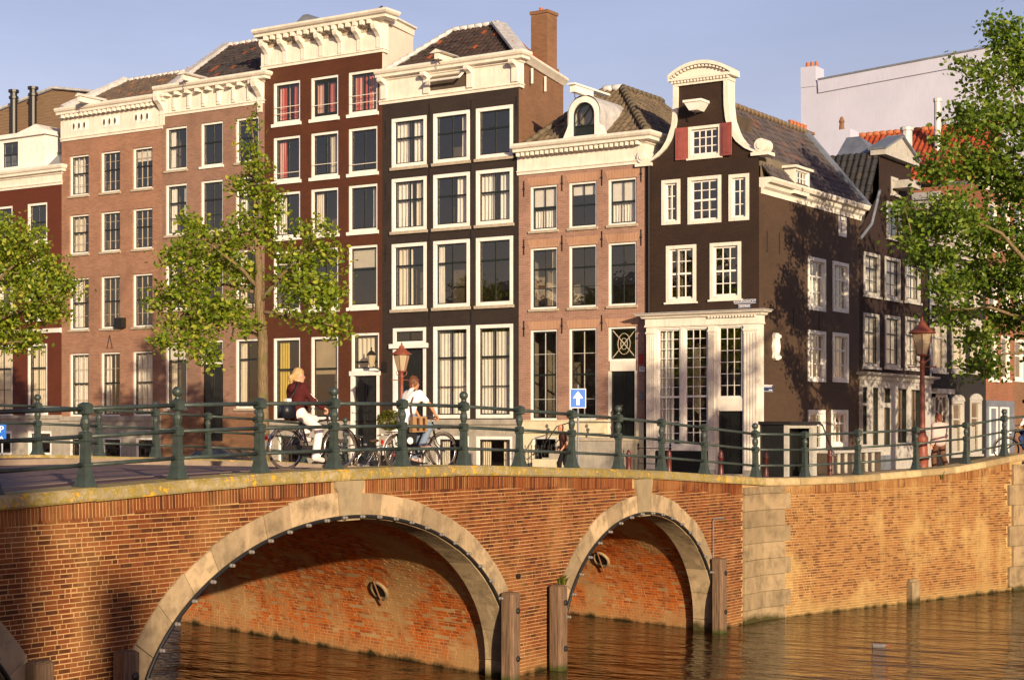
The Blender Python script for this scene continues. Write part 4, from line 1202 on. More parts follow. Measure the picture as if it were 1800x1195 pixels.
for u0_, u1_, t0, t1 in ((a,b,0,.09),(a,b,L-.09,L),(a,a+.09,.09,L-.09),(b-.09,b,.09,L-.09)):
    q.obox(Vector(((u0_+u1_)/2,-.06,hat[3])) + hv*((t0+t1)/2), (1,0,0), hv, hn, (u1_-u0_)/2, (t1-t0)/2, .02)
hw = q.build('open_hatch_window', M['white'], h)
p0, p1 = Vector((0,-.06,hat[3]))+hv*.09, Vector((0,-.06,hat[3]))+hv*(L-.09)
MB().quad((a+.09,p0.y,p0.z),(b-.09,p0.y,p0.z),(b-.09,p1.y,p1.z),(a+.09,p1.y,p1.z)).build('pane', M['glass'], hw)
q = MB(); q.quad((W,0,0),(W+EX,ED,0),(W+EX,ED,zc1-.3),(W,0,zc1-.3)); q.quad((W+EX,ED,0),(0,5,0),(0,5,zc1-.3),(W+EX,ED,zc1-.3)); q.build('side_wall', M['brDs'], h)
hoist(h, fx(787,100), zc1-.02, .7, .2, capw=.55)
# hipped roof
ry = 2.4; zl = on_y(840,48,BF+ry)[1]; ul, ur = on_y(797,55,BF+ry)[0]-AD, on_y(876,45,BF+ry)[0]-AD
sl = Vector((0, ry-.2, zl-zc1)); SL = sl.length
ro = tile_roof(h, (.1,.2,zc1), (1,0,0), sl, lambda s,t: (ul-.1)*t/SL < s < W-.1-(W-ur)*t/SL, (0,W), (0,SL), rooftile('flecked_dark_pantile', (.030,.022,.02), (.055,.036,.028), (.26,.07,.022), .96), base=[(0,0),(W-.1,0),(ur-.1,SL),(ul-.1,SL)])
ridge_caps(ro, (ul,ry,zl+.03), (ur,ry,zl+.03), M['lead'], .1)
ridge_caps(ro, (.05,.15,zc1+.05), (ul,ry,zl+.03), M['lead'], .1)
q = MB(); q.obox((Vector((W,.12,zc1))+Vector((ur,ry,zl)))/2+Vector((0,0,.03)), (Vector((ur,ry,zl))-Vector((W,.12,zc1))).normalized(), (0.55,.83,0), (0,0,1), (Vector((ur,ry,zl))-Vector((W,.12,zc1))).length/2, .30, .06); q.build('hip_flashing', M['lead'], h)
# right slope
A0, A1, A2 = Vector((W+.05,.2,zc1)), Vector((W+EX,ED,zc1)), Vector((ur,ry,zl))
Ud = (A1-A0).normalized(); Vd = (A2-A0); Vd = (Vd - Ud*Vd.dot(Ud)); SL2 = Vd.length; sa = (A2-A0).dot(Ud); LL = (A1-A0).length
tile_roof(h, A0, Ud, Vd, lambda s,t: sa*t/SL2 < s < LL-(LL-sa)*t/SL2, (0,LL), (0,SL2), rooftile('orange_pantile', (.12,.05,.025), (.20,.07,.03), (.40,.10,.02), .75), base=[(0,0),(LL,0),(sa,SL2)])
q = MB(); a = A1-A0
for t in (.18,.5): 
    c = A0+a*t; 
    MB().box(c.x+.03,c.x+.09,c.y-.03,c.y+.03,zc1-.95,zc1-.4).build('gutter_bracket', M['white'], h)
cu_, cy_ = on_y(955,60,BF+3.6)[0]-AD, 3.6; zt_ = on_y(955,22,BF+3.6)[1]; zb_ = on_y(955,130,BF+3.6)[1]
q = MB(); q.box(cu_-.36,cu_+.36,cy_-.3,cy_+.4,zc1-.05,zt_-.12); q.box(cu_-.40,cu_+.40,cy_-.34,cy_+.44,zt_-.12,zt_); q.box(cu_-.42,cu_+.42,cy_-.36,cy_+.46,zc1-.05,zb_+.2)
ch = q.build('chimney', M['brDs'], h)
MB().lathe([(.09,0),(.07,.18)],8).build('chimney_pot', M['terra'], ch, (cu_-.1,cy_,zt_))

# ---- house E: pink brown brick, bell dormer, stoop
h, fx, fz, W = house('canal_house', 'pink brown brick house with arched white dormer and black door', AE, AFF)
U, Z = grid(fx, fz, [(932,980),(1000,1049),(1069,1119)], [(320,400),(431,540),(577,738)], 1024)
zp = fz(1024,738); ztop = fz(1024,295)
dr = (U[2][0], U[2][1], fz(1094,769), fz(1094,574))
holes = [(a,b,c,d) for a,b in U for c,d in Z[:2]] + [(a,b,*Z[2]) for a,b in U[:2]] + [(dr[0],dr[1],zp,dr[3])]
bas = [(fx(937), fx(980), .15, fz(960,768)), (fx(1006), fx(1040), .15, fz(1020,768))]
q = MB(); holes_wall(q, 0, W, zp, ztop, holes); q.build('front_wall', M['brE'], h)
q = MB(); holes_wall(q, 0, W, -.3, zp, bas+[(dr[0],dr[1],dr[2],zp)], y=-.05); q.box(0,dr[0]-.08,-.12,0,zp-.45,zp-.28); q.box(0,dr[0]-.08,-.08,0,zp-.03,zp+.005); q.build('plinth', M['plinthcream'], h)
shell(h, 0, W, 7, ztop, M['brE']); interior(h, 0, W, -.2, ztop, [fz(1024,556), fz(1024,415), zp-.1], mat='inside')
cu = {(0,0):[('T','net',.45),('F','net',.45)],(0,1):[('T','net',.25)],(0,2):[('F','net',.5),('T','net',.5)],(1,0):[('R','ivory',.3)],(2,0):[('R','ivory',.2)]}
for r, (c, d) in enumerate(Z):
    for k, (a, b) in enumerate(U):
        if r == 2 and k == 2: continue
        window(h, a, b, c, d, 2, (.5,) if r == 0 else (.33,.66) if r == 1 else (.22,.5,.74), 0 if r == 0 else 1, .065, .04, bars='sash' if r < 2 else 'dirtyshadedwhite', bar=.02, vbar=.022, curtain=cu.get((r,k)), sill='stonesill' if r < 2 else None)
# flat arches over the openings, standing bricks
M['archbrick'] = brickwall('flat_arch_brick', (.42,.23,.14), (.35,.18,.105), (.52,.41,.30), bw=.06, bh=.5, joint=.014)
for c, d in Z:
    for a, b in U: MB().prism([(a-.02,d+.01),(b+.02,d+.01),(b+.14,d+.30),(a-.14,d+.30)], -.008, .02).build('flat_arch', M['archbrick'], h)
window(h, dr[0], dr[1], fz(1094,634), dr[3], 1, (), None, .065, .04, sill=None, name='fanlight')
q = MB(); uc, zc_ = (dr[0]+dr[1])/2, (fz(1094,634)+dr[3])/2; w2, h2 = (dr[1]-dr[0])/2-.07, (dr[3]-fz(1094,634))/2-.07
q.tube([(uc-w2,.12,zc_-h2),(uc+w2,.12,zc_+h2)], .018, 5); q.tube([(uc-w2,.125,zc_+h2),(uc+w2,.125,zc_-h2)], .018, 5)
for rr in (.16,.30): q.tube([(uc+rr*math.cos(t)*.8,.12,zc_+rr*math.sin(t)*1.2) for t in np.linspace(0,2*math.pi,20,endpoint=False)], .013, 5, True)
q.build('fanlight_tracery', M['stonesill'], h)
MB().box(dr[0]+.06, dr[1]-.06, -.0, .12, fz(1094,652), fz(1094,634)).build('door_lintel', M['cream'], h)
q = MB(); q.box(dr[0],dr[0]+.075,.0,.14,dr[2],fz(1094,652)); q.box(dr[1]-.075,dr[1],.0,.14,dr[2],fz(1094,652)); q.build('door_frame', M['cream'], h)
panel_door(h, dr[0]+.075, dr[1]-.075, dr[2], fz(1094,652), .12, 2)
for a,b,c,d in bas: window(h, a, b, c, d, 3, (.5,), None, .06, -.02, sill=None)
for x, y in ((921,330),(988,320),(1058,310),(1127,303),(921,432),(988,425),(1058,418),(1127,415),(921,575),(988,570),(1058,565)): anchor(h, min(W-.06,fx(x,y)), fz(x,y)-.05)
zc0, zc1 = fz(1024,298), fz(1024,244)
cornice(h, [(-.05,0),(W+.02,0),(W+.02,2.4)], zc0, zc1, .46)
dentils(h, .02, W-.05, zc1-.44, .09, .11, .30, .12)
# stoop with iron railings
st = thing('stoop', 'grey stone stoop with steps and iron railing before black double door', 'stoop', (AE, BF, 0))
sz = dr[2]; su0, su1 = fx(1040), fx(1119)
MB().box(su0, su1, -1.5, -.13, -.2, sz-.10).build('landing', M['plinth'], st)
MB().box(su0-.04, su1+.04, -1.55, -.13, sz-.10, sz).build('landing_slab', M['stonesill'], st)
for k in range(5): MB().box(su0-.28*(k+1), su0-.28*k-.003, -1.45, -.2, -.2, sz-.17*(k+1)).build('step', M['plinth'], st)
q = MB(); q.box(su0-1.4,su0-.02,-1.62,-1.46,-.2,.55); q.build('stair_wall', M['plinthcream'], st)
def newel(u, y, z, hgt=.9):
    q = MB().lathe([(.05,0),(.05,.06),(.022,.1),(.03,.3),(.045,.36),(.022,.42),(.03,.6),(.05,.68),(.02,.74),(.045,.82),(.02,.88),(.0,hgt)], 10); q.build('newel', M['iron'], st, (u,y,z), smooth=True)
newel(fx(1040), -1.45, sz); newel(su1-.15, -1.45, sz)
q = MB(); a = fx(1040)
q.tube([(a,-1.45,sz+.52),(su1-.15,-1.45,sz+.52)], .018, 6)
q.build('handrail', M['iron'], st)
MB().tube([(a,-1.45,sz+.52),(a-.5,-1.5,sz+.38),(a-1.0,-1.5,sz-.25),(a-1.45,-1.5,sz-.6)], .02, 6).build('handrail', M['iron'], st)
MB().tube([(a-.05,-1.45,sz+.25),(a-.75,-1.5,sz-.35)], .018, 6).build('handrail', M['iron'], st)
arf = thing('area_fence', 'low black spiked fence before the cream plinth', 'fence', (AE, BF, 0))
q = MB(); f0, f1 = fx(936), fx(1034)
q.tube([(f0,-.9,.78),(f1,-.9,.78)], .014, 5); q.build('fence_rail', M['iron'], arf)
sm = MB().tube([(0,0,0),(0,0,.92),(0,0,.98),(0,0,1.05)], [.010,.010,.018,.001], 5).mesh('spike', M['iron'])
n = 18
for i in range(n): obj('spike', sm, arf, (f0+(f1-f0)*i/(n-1), -.9, 0))
# roof: hipped front with side slopes
ry = 3.3; zl = on_y(1078,158,BF+ry)[1]; ul, ur = on_y(1062,158,BF+ry)[0]-AE, on_y(1094,158,BF+ry)[0]-AE
sl = Vector((0, ry-.2, zl-zc1)); SL = sl.length; e0 = .2
ro = tile_roof(h, (e0,.2,zc1), (1,0,0), sl, lambda s,t: (ul-e0)*t/SL-.1 < s < W-e0-(W-ur)*t/SL, (0,W), (0,SL), T3, .25, .31, hump=.045, base=[(0,0),(W-e0,0),(ur-e0,SL),(ul-e0,SL)])
T3b = M.setdefault('ridgeE', plain('mossy_ridge', (.11,.088,.058), .8, .3, 9))
ridge_caps(ro, (W,.15,zc1+.06), (ur,ry,zl+.04), T3b, .13); ridge_caps(ro, (e0,.15,zc1+.06), (ul,ry,zl+.04), T3b, .11); ridge_caps(ro, (ul,ry,zl+.04), (ur,ry,zl+.04), M['lead'], .13)
A0, A1, A2 = Vector((W+.05,.2,zc1)), Vector((W+.05,6.4,zc1)), Vector((ur,ry,zl)); A3 = Vector((ur,6.4,zl))
Ud = Vector((0,1,0)); Vd = Vector((ur-W-.05,0,zl-zc1)); SL2 = Vd.length
tile_roof(h, A0, Ud, Vd, lambda s,t: s > (ry-.2)*t/SL2, (0,6.2), (0,SL2), T3, .25, .31, base=[(0,0),(6.2,0),(6.2,SL2),(ry-.2,SL2)], hump=.045)
MB().quad((e0,.2,zc1),(ul,ry,zl),(ul,6.4,zl),(e0,6.4,zc1)).build('rear_roof', M['zinc'], h)
ridge_caps(ro, (ur,ry,zl+.03), (ur,6.4,zl+.03), T3b, .12)
# bell shaped dormer
uc = fx(1026,210); zb = zc1-.02; wt = .76
half = [(1.0*wt*1.18,0),(1.08*wt,.10),(.92*wt,.35),(.80*wt,.55),(.80*wt,.88)]
def arc(r, cx, cz, t0, t1, n): return [(cx+r*math.cos(t), cz+r*math.sin(t)) for t in np.linspace(t0, t1, n)]
top = arc(.80*wt, uc, zb+.88, 0, math.pi, 15)
outl = [(uc+a, zb+b) for a, b in half[:-1]] + top + [(uc-a, zb+b) for a, b in half[:-1]][::-1]
ir = .50*wt+.06
inn = [(uc+ir, zb+.12)] + arc(ir, uc, zb+.84, 0, math.pi, 15) + [(uc-ir, zb+.12)]
q = MB()                                   # face as a ring between outline and opening
N_ = 60
def resample(pts, n):
    P = [Vector((p[0],p[1])) for p in pts]; d = [0]
    for a, b in zip(P[:-1], P[1:]): d.append(d[-1]+(b-a).length)
    out = []
    for i in range(n):
        t = d[-1]*i/(n-1); k = max(0, min(len(d)-2, int(np.searchsorted(d, t)-1))); f = (t-d[k])/max(1e-9, d[k+1]-d[k]); out.append(P[k].lerp(P[k+1], f))
    return out
o_, i_ = resample(outl, N_), resample(inn, N_)
yd = -.02
for k in range(N_-1):
    q.quad((o_[k+1].x,yd,o_[k+1].y),(o_[k].x,yd,o_[k].y),(i_[k].x,yd,i_[k].y),(i_[k+1].x,yd,i_[k+1].y))
    q.quad((o_[k].x,yd,o_[k].y),(o_[k+1].x,yd,o_[k+1].y),(o_[k+1].x,.25,o_[k+1].y),(o_[k].x,.25,o_[k].y))
    q.quad((i_[k+1].x,yd,i_[k+1].y),(i_[k].x,yd,i_[k].y),(i_[k].x,.15,i_[k].y),(i_[k+1].x,.15,i_[k+1].y))
q.box(uc-ir, uc+ir, yd, .1, zb, zb+.12)
dm = q.build('dormer', M['white'], h)
q = MB(); q.quad(*[(p.x,.11,p.y) for p in i_]); q.build('pane', M['glass'], dm)
q = MB(); q.quad(*[(p.x,.5,p.y) for p in i_]); q.build('dormer_room', M['insidewarm'], dm)
q = MB(); q.box(uc-ir,uc+ir,.07,.115,zb+.12,zb+.46); q.tube([(p.x,.09,p.y) for p in i_], .05, 6); q.box(uc-ir,uc+ir,.07,.12,zb+.44,zb+.50); q.tube([(uc+.30*math.cos(t),.09,zb+.84+.36*math.sin(t)) for t in np.linspace(0,2*math.pi,24,endpoint=False)], .025, 6, True); q.tube([(uc-.25,.08,zb+.6),(uc+.25,.08,zb+1.15)], .02, 5)
q.build('dormer_door', M['sash'], dm)
q = MB(); t_ = arc(.80*wt+.05, 0, 0, 0, math.pi, 13)
vs = [(uc+a, y, zb+.88+b) for y in (.0, 2.6) for a, b in t_]; q.add(vs, [(i+1,i,13+i,14+i) for i in range(12)]); q.quad((uc+.80*wt+.05,0,zb),(uc+.80*wt+.05,2.6,zb),(uc+.80*wt+.05,2.6,zb+.88),(uc+.80*wt+.05,0,zb+.88)); q.quad((uc-.80*wt-.05,2.6,zb),(uc-.80*wt-.05,0,zb),(uc-.80*wt-.05,0,zb+.88),(uc-.80*wt-.05,2.6,zb+.88))
q.build('dormer_roof', M['lead'], dm)
q = MB(); zz = zb+.88+.80*wt; q.box(uc-.10,uc+.10,-.75,.5,zz+.02,zz+.26); q.box(uc-.15,uc+.15,-.85,1.6,zz+.26,zz+.32); hb = q.build('hoist_beam', M['white'], dm)
MB().tube([(uc,-.6,zz+.05),(uc,-.6,zz-.14),(uc+.06,-.6,zz-.18)], .015, 6).build('hook', M['iron'], hb)
# house number, red plaque, letter plate
u = fx(1129); z_ = fz(1129,649)
MB().box(u-.11,u+.11,-.03,-.005,z_-.08,z_+.08).build('number_plate', M['white'], h); NUM = (u, z_)
MB().box(fx(1127)-.07,fx(1127)+.07,-.04,-.005,fz(1127,640),fz(1127,622)).build('red_plaque', plain('red_paint', (.40,.03,.02), .4), h)
MB().box(fx(1128)-.05,fx(1128)+.05,-.04,-.005,fz(1128,702),fz(1128,688)).build('bell_plate', M['zinc'], h)
eh = h
# ---- house F: dark corner house with neck gable and cream shop front
h, fx, fz, W = house('corner_house', 'dark brown corner house with white curved gable and red shutters', AFF, AG)
U1 = [(fx(1163),fx(1196),fz(1180,395),fz(1180,316)), (fx(1209),fx(1268),fz(1238,393),fz(1238,310)), (fx(1281),fx(1317),fz(1299,388),fz(1299,306))]
U2 = [(fx(1171),fx(1224),fz(1197,531),fz(1197,431)), (fx(1248),fx(1303),fz(1275,526),fz(1275,426))]
zg = fz(1238,280); zsf = fz(1238,550)
q = MB(); holes_wall(q, 0, W, zsf, zg, U1+U2); 
uc = fx(1238); sw = (fx(1210),fx(1268),fz(1238,277),fz(1238,221))
prof = [(zg, W/2-.02), (fz(1238,268), 1.62), (fz(1238,255), 1.32), (fz(1238,240), 1.12), (fz(1238,215), .94), (fz(1238,190), .885), (fz(1238,165), .875), (fz(1238,146), .875)]
um = W/2+.03
def gw(z): return float(np.interp(z, [p[0] for p in prof], [p[1] for p in prof]))
zz = sorted({*[p[0] for p in prof], sw[2], sw[3], *np.linspace(zg, prof[-1][0], 16)})
for a, b in zip(zz[:-1], zz[1:]):
    wa, wb = gw(a), gw(b); m = (a+b)/2
    if sw[2] < m < sw[3]:
        q.quad((um-wa,0,a),(sw[0],0,a),(sw[0],0,b),(um-wb,0,b)); q.quad((sw[1],0,a),(um+wa,0,a),(um+wb,0,b),(sw[1],0,b))
    else: q.quad((um-wa,0,a),(um+wa,0,a),(um+wb,0,b),(um-wb,0,b))
a,b,c,d = sw; e=.22
q.quad((a,0,c),(a,0,d),(a,e,d),(a,e,c)).quad((b,0,d),(b,0,c),(b,e,c),(b,e,d)).quad((a,0,d),(b,0,d),(b,e,d),(a,e,d)).quad((b,0,c),(a,0,c),(a,e,c),(b,e,c))
q.build('front_wall', M['brF'], h)
q = MB()                                   # back of the gable, so it has thickness
for a, b in zip(zz[:-1], zz[1:]): q.quad((um+gw(a),.4,a),(um-gw(a),.4,a),(um-gw(b),.4,b),(um+gw(b),.4,b))
q.build('gable_back', M['brF'], h)
for sgn in (-1, 1):                        # white stone edging with scroll foot
    q = MB(); pts = [(um+sgn*(gw(z)-.03), um+sgn*(gw(z)+.145), z) for z in np.linspace(zg-.02, prof[-1][0], 22)]
    for (i0,o0,z0),(i1,o1,z1) in zip(pts[:-1], pts[1:]):
        for P in (((i0,-.09,z0),(o0,-.09,z0),(o1,-.09,z1),(i1,-.09,z1)), ((o0,-.09,z0),(o0,.42,z0),(o1,.42,z1),(o1,-.09,z1)), ((i0,-.09,z0),(i1,-.09,z1),(i1,.05,z1),(i0,.05,z0)), ((o0,.42,z0),(i0,.42,z0),(i1,.42,z1),(o1,.42,z1))):
            q.quad(*(P if sgn > 0 else P[::-1]))
    ed = q.build('gable_edging', M['cream'], h)
    cx = um+sgn*(W/2+.02)
    q = MB(); q.box(min(cx-sgn*.3,cx+sgn*.32), max(cx-sgn*.3,cx+sgn*.32), -.12, .42, zg-.06, zg+.05)
    q.build('scroll_base', M['cream'], ed)
    q = MB(); vs = [(cx+sgn*.04+.22*math.cos(t), zg+.27+.22*math.sin(t)) for t in np.linspace(0,2*math.pi,20,endpoint=False)]
    q.prism(vs[::-1], -.11, .40); vs = [(cx+sgn*.04+.13*math.cos(t), zg+.27+.13*math.sin(t)) for t in np.linspace(0,2*math.pi,16,endpoint=False)]; q.prism(vs[::-1], -.14, -.11)
    q.build('scroll', M['cream'], ed)
# segmental pediment
zt = prof[-1][0]; wt_ = 1.0
q = MB(); q.box(um-wt_-.02,um+wt_+.02,-.10,.45,zt-.02,zt+.14); q.box(um-wt_-.16,um+wt_+.16,-.2,.5,zt+.14,zt+.24)
hh = fz(1238,113)-zt-.24; ww = wt_+.15; rr = (ww*ww+hh*hh)/(2*hh); th = math.asin(ww/rr)
ar = [(um+rr*math.sin(t), zt+.24+hh-rr+rr*math.cos(t)) for t in np.linspace(-th, th, 19)]
q.prism(ar[::-1], -.08, .40)
pe = q.build('pediment', M['cream'], h)
q = MB()
for i in range(18):
    for (r0, r1, y0) in ((0.0,.12,-.24),):
        p, s = ar[i], ar[i+1]
        q.prism([(p[0],p[1]-.02),(s[0],s[1]-.02),(s[0],s[1]+.10),(p[0],p[1]+.10)], -.24, .5)
q.build('pediment_moulding', M['cream'], pe)
dentils(h, um-wt_-.08, um+wt_+.08, zt+.06, .06, .06, .17, .08)
q = MB()
for i in range(1, 17): q.obox((ar[i][0],-.14,ar[i][1]-.07), (1,0,0),(0,1,0),(0,0,1), .035,.06,.035)
tag(q.build('pediment_dentils', M['cream'], pe), kind='stuff')
# hoist block
q = MB(); uh = fx(1231); zh = fz(1231,198); q.taper(uh,-.28,zh,zh+.26,.30,.5,.62,.6); q.box(uh-.34,uh+.34,-.62,.02,zh+.26,zh+.34); hb = q.build('hoist_block', M['white'], h)
MB().tube([(uh,-.4,zh),(uh,-.4,zh-.12),(uh+.06,-.4,zh-.16)], .016, 6).build('hook', M['iron'], hb)
kw = dict(sash='white', bars='white', frame='cream', fw=.12, inset=-.03, fd=.17, bar=.03, vbar=.03, stile=.06, sillh=.06)
window(h, *sw, 4, (.34,.67), None, sill='cream', **{**kw, 'fw':.10})
w_ = [ (U1[0],2,(.33,.66)), (U1[1],3,(.25,.5,.75)), (U1[2],2,(.33,.66)) ]
for (r, c, rows), cu in zip(w_, ([('L','net',.4)], None, [('R','net',.3)])): window(h, *r, c, rows, 1 if c == 3 else None, sill=None, curtain=cu, **kw)
for r in U2: window(h, *r, 3, (.25,.5,.75), 1, sill='cream', sillo=.08, **kw)
M['shutter'] = plain('red_shutter_paint', (.25,.068,.058), .45, .15, 5., .08, 50, .4, streak=.2)
for x0, x1, y0, y1, s in ((1187,1210,226,274,-1),(1268,1287,217,266,1)):
    a, b, c, d = fx(x0), fx(x1), sw[2]-.02, sw[3]-.0
    if s > 0: a, b = sw[1]+.01, sw[1]+.44
    else: a, b = sw[0]-.45, sw[0]-.01
    q = MB(); q.box(0,b-a,-.03,.01,0,d-c); q.box(.07,b-a-.07,-.045,-.03,.08,d-c-.08); q.box(.11,b-a-.11,-.055,-.045,.13,d-c-.13)
    o = q.build('shutter', M['shutter'], h, (a if s < 0 else a, -.05, c)); o.rotation_euler = (0,0,rad(-10 if s > 0 else 6))
# black downpipe between E and F
MB().tube([(.20,-.06,zsf-.1),(.20,-.06,zg)], .04, 8).build('downpipe', M['iron'], h)

# shop front, projecting
PB = BF-.38
sx_ = lambda x: on_y(x,750,PB)[0]-AFF
sz_ = lambda x, y: on_y(x,y,PB)[1]
L0, L1 = sx_(1136), sx_(1334)
wins = [(sx_(1154),sx_(1196),sz_(1175,784),sz_(1175,577)), (sx_(1201),sx_(1244),sz_(1222,783),sz_(1222,575)), (sx_(1260),sx_(1305),sz_(1282,700),sz_(1282,572))]
dsh = (sx_(1261),sx_(1305),-.0,sz_(1282,722)); zen = sz_(1238,572); zet = sz_(1238,549)
q = MB(); holes_wall(q, L0, L1, 0, zen+.1, wins+[dsh], .25, -.38)
q.quad((L1,-.38,0),(L1,0,0),(L1,0,zen+.1),(L1,-.38,zen+.1)).quad((L0,0,0),(L0,-.38,0),(L0,-.38,zen+.1),(L0,0,zen+.1))
q.build('shop_front', M['cream'], h)
q = MB(); q.box(L0+.12,sx_(1245),-.40,-.30,-.05,sz_(1222,792)); q.build('shop_plinth', M['door'], h)
pr = [(-.3,zen),(.05,zen),(.05,zen+.06),(.03,zen+.07),(.03,zet-.16),(.12,zet-.14),(.16,zet-.07),(.26,zet-.05),(.30,zet),(-.3,zet+.04)]
MB().sweep(pr, [(L0,0),(L0,-.38),(L1,-.38),(L1,.0)]).build('shop_cornice', M['cream'], h)
MB().sweep([(-.5,zet+.03),(.33,zet+.012),(.33,zet+.03),(-.5,zet+.1)], [(L0,0),(L0,-.38),(L1,-.38),(L1,.0)]).build('cornice_lead', M['lead'], h)
dentils(h, sx_(1243), L1, zet-.20, .05, .06, .12, .06, y=-.38, name='dentil_band')
for x0, x1 in ((1137,1152),(1246,1257),(1308,1333)):
    a, b = sx_(x0), sx_(x1); q = MB(); q.box(a,b,-.43,-.38,.25,zen-.05); n = 5
    for k in range(n): c = a+(b-a)*(k+.5)/n; q.box(c-(b-a)/n*.28,c+(b-a)/n*.28,-.445,-.43,.35,zen-.3)
    q.box(a-.02,b+.02,-.46,-.38,zen-.22,zen-.16); pi = q.build('pilaster', M['cream'], h)
    MB().box(a-.02,b+.02,-.455,-.38,-.05,.25).build('pilaster_base', M['plinth'], pi)
kw2 = dict(sash='white', bars='white', frame='white', fw=.05, inset=.03, fd=.10, bar=.020, vbar=.020, stile=.035, sill=None)
for i, r in enumerate(wins):
    o = window(h, *r, 3, (.10,.20,.31,.415,.50,.583,.667,.75,.833,.917) if i < 2 else (.166,.333,.5,.666,.833), 3 if i < 2 else None, curtain=[('L','net',.62)] if i == 0 else None, **kw2); o.location.y = -.38
q = MB(); a,b,c,d = dsh; q.box(a,b,-.26,-.20,c,d)
for k in range(3):
    x = a+(b-a)*(.2+.3*k); q.box(x-.012,x+.012,-.285,-.26,d-1.5,d-.15)
q.box(a+.08,b-.08,-.285,-.26,.15,.55)
dd = q.build('door', M['door'], h); MB().box(a+.3,b-.3,-.30,-.285,.95,1.02).build('letter_plate', M['brass'], dd)
MB().box(a-.05,b+.05,-.60,-.38,-.05,.12).build('doorstep', M['stonesill'], h)

interior(h, 0, W, -.1, zg, [fz(1238,545), fz(1238,405), fz(1238,290)], 3.0, mat='inside')
interior(h, um-1.0, um+1.0, zg-.1, sw[3]+.4, [], 2.0)

# side elevation (faces +x); helper turns local wall meshes to that side
def side(q): q.v = [(W-y, x, z) for x, y, z in q.v]; return q
hu = lambda x: on_x(x,750,SA)[0]-BF
hz = lambda x, y: on_x(x,y,SA)[1]
SD = 8.75; ze = 9.45
swn = [(hu(1420),hu(1451),hz(1435,546),hz(1435,453)), (hu(1463),hu(1491),hz(1477,549),hz(1477,461)), (hu(1420),hu(1451),hz(1435,671),hz(1435,581)), (hu(1463),hu(1491),hz(1477,672),hz(1477,585)),
       (hu(1420),hu(1450),hz(1435,795),hz(1435,720)), (hu(1461),hu(1490),hz(1475,785),hz(1475,720)), (hu(1474),hu(1487),hz(1480,416),hz(1480,381))]
q = MB(); holes_wall(q, 0, SD, -.1, ze, swn, .2); side(q).build('side_wall', M['brFs'], h)
cus = [[('F','net',.6)], None, None, [('F','ivory')], None, [('F','ivory',.6)], None]
for i, r in enumerate(swn):
    o = window(h, 0, r[1]-r[0], r[2], r[3], 3 if i < 6 else 2, (.33,.67) if i < 6 else (.5,), 1 if i < 6 else None, sill=None, curtain=cus[i], sash='white', bars='white', frame='white', fw=.13, inset=-.03, fd=.18, bar=.035, vbar=.035, stile=.05)
    o.location = (W, r[0], r[2]); o.rotation_euler = (0,0,rad(90))
q = MB(); q.quad((W-3,0,0),(W-3,SD,0),(W-3,SD,ze),(W-3,0,ze))
for f in (hz(1435,565), hz(1435,690), hz(1435,430)): q.box(W-3,W-.25,3.2,SD-.1,f-.1,f+.1)
q.build('side_interior', M['inside'], h)
MB().quad((0,SD,0),(0,0,0),(0,0,ze+.1),(0,SD,ze+.1)).build('party_wall', M['brF'], h)
MB().quad((W,SD,0),(0,SD,0),(0,SD,ze),(W,SD,ze)).build('rear_wall', M['brF'], h)
# eaves cornice along the side
pr = [(-.3,ze-.20),(.04,ze-.20),(.06,ze-.05),(.16,ze+.02),(.20,ze+.12),(.34,ze+.16),(.40,ze+.26),(.40,ze+.32),(-.3,ze+.34)]
MB().sweep(pr, [(W,.15),(W,SD+.1)]).build('eaves_cornice', M['cream'], h)
for x, y in ((1348,425),(1370,428),(1392,432),(1412,437),(1395,560),(1440,566)):
    q = MB(); z = hz(x,y); u = hu(x); q.box(u-.015,u+.015,-.02,.0,z-.35,z+.35); side(q).build('wall_anchor', M['iron'], h)
# roof
um_r = W/2; rb, zr_ = on_x(1290,192,AFF+um_r); zr_ = on_x(1360,214,AFF+um_r)[1]
E0 = Vector((W+.28,.38,ze+.34)); sl = Vector((um_r-W-.28,0,zr_-ze-.34)); SL = sl.length; LL = SD-.38
ro = tile_roof(h, E0, (0,1,0), sl, lambda s,t: True, (0,LL-.25), (0,SL), T4, .24, .31, nmax=300, hump=.022, base=[(0,0),(LL,0),(LL,SL),(0,SL)])
ridge_caps(ro, (um_r,.5,zr_+.03), (um_r,SD,zr_+.03), M.setdefault('ridgeF', plain('weathered_ridge', (.16,.115,.07), .8, .25, 8)), .11)
MB().quad((um_r,.45,zr_),(um_r,SD,zr_),(-.1,SD,ze+.3),(-.1,.45,ze+.3)).build('rear_roof', M['zinc'], h)
MB().add([(W,SD,ze),(0,SD,ze),(um_r,SD,zr_)], [(0,1,2)]).build('rear_gable', M['brF'], h)
q = MB(); mid = (E0+sl*.5)+Vector((0,LL+.02,0)); q.obox(mid, sl.normalized(), (0,1,0), sl.normalized().cross(Vector((0,1,0))), SL/2+.08, .22, .10); q.build('verge', M['zinc'], h)
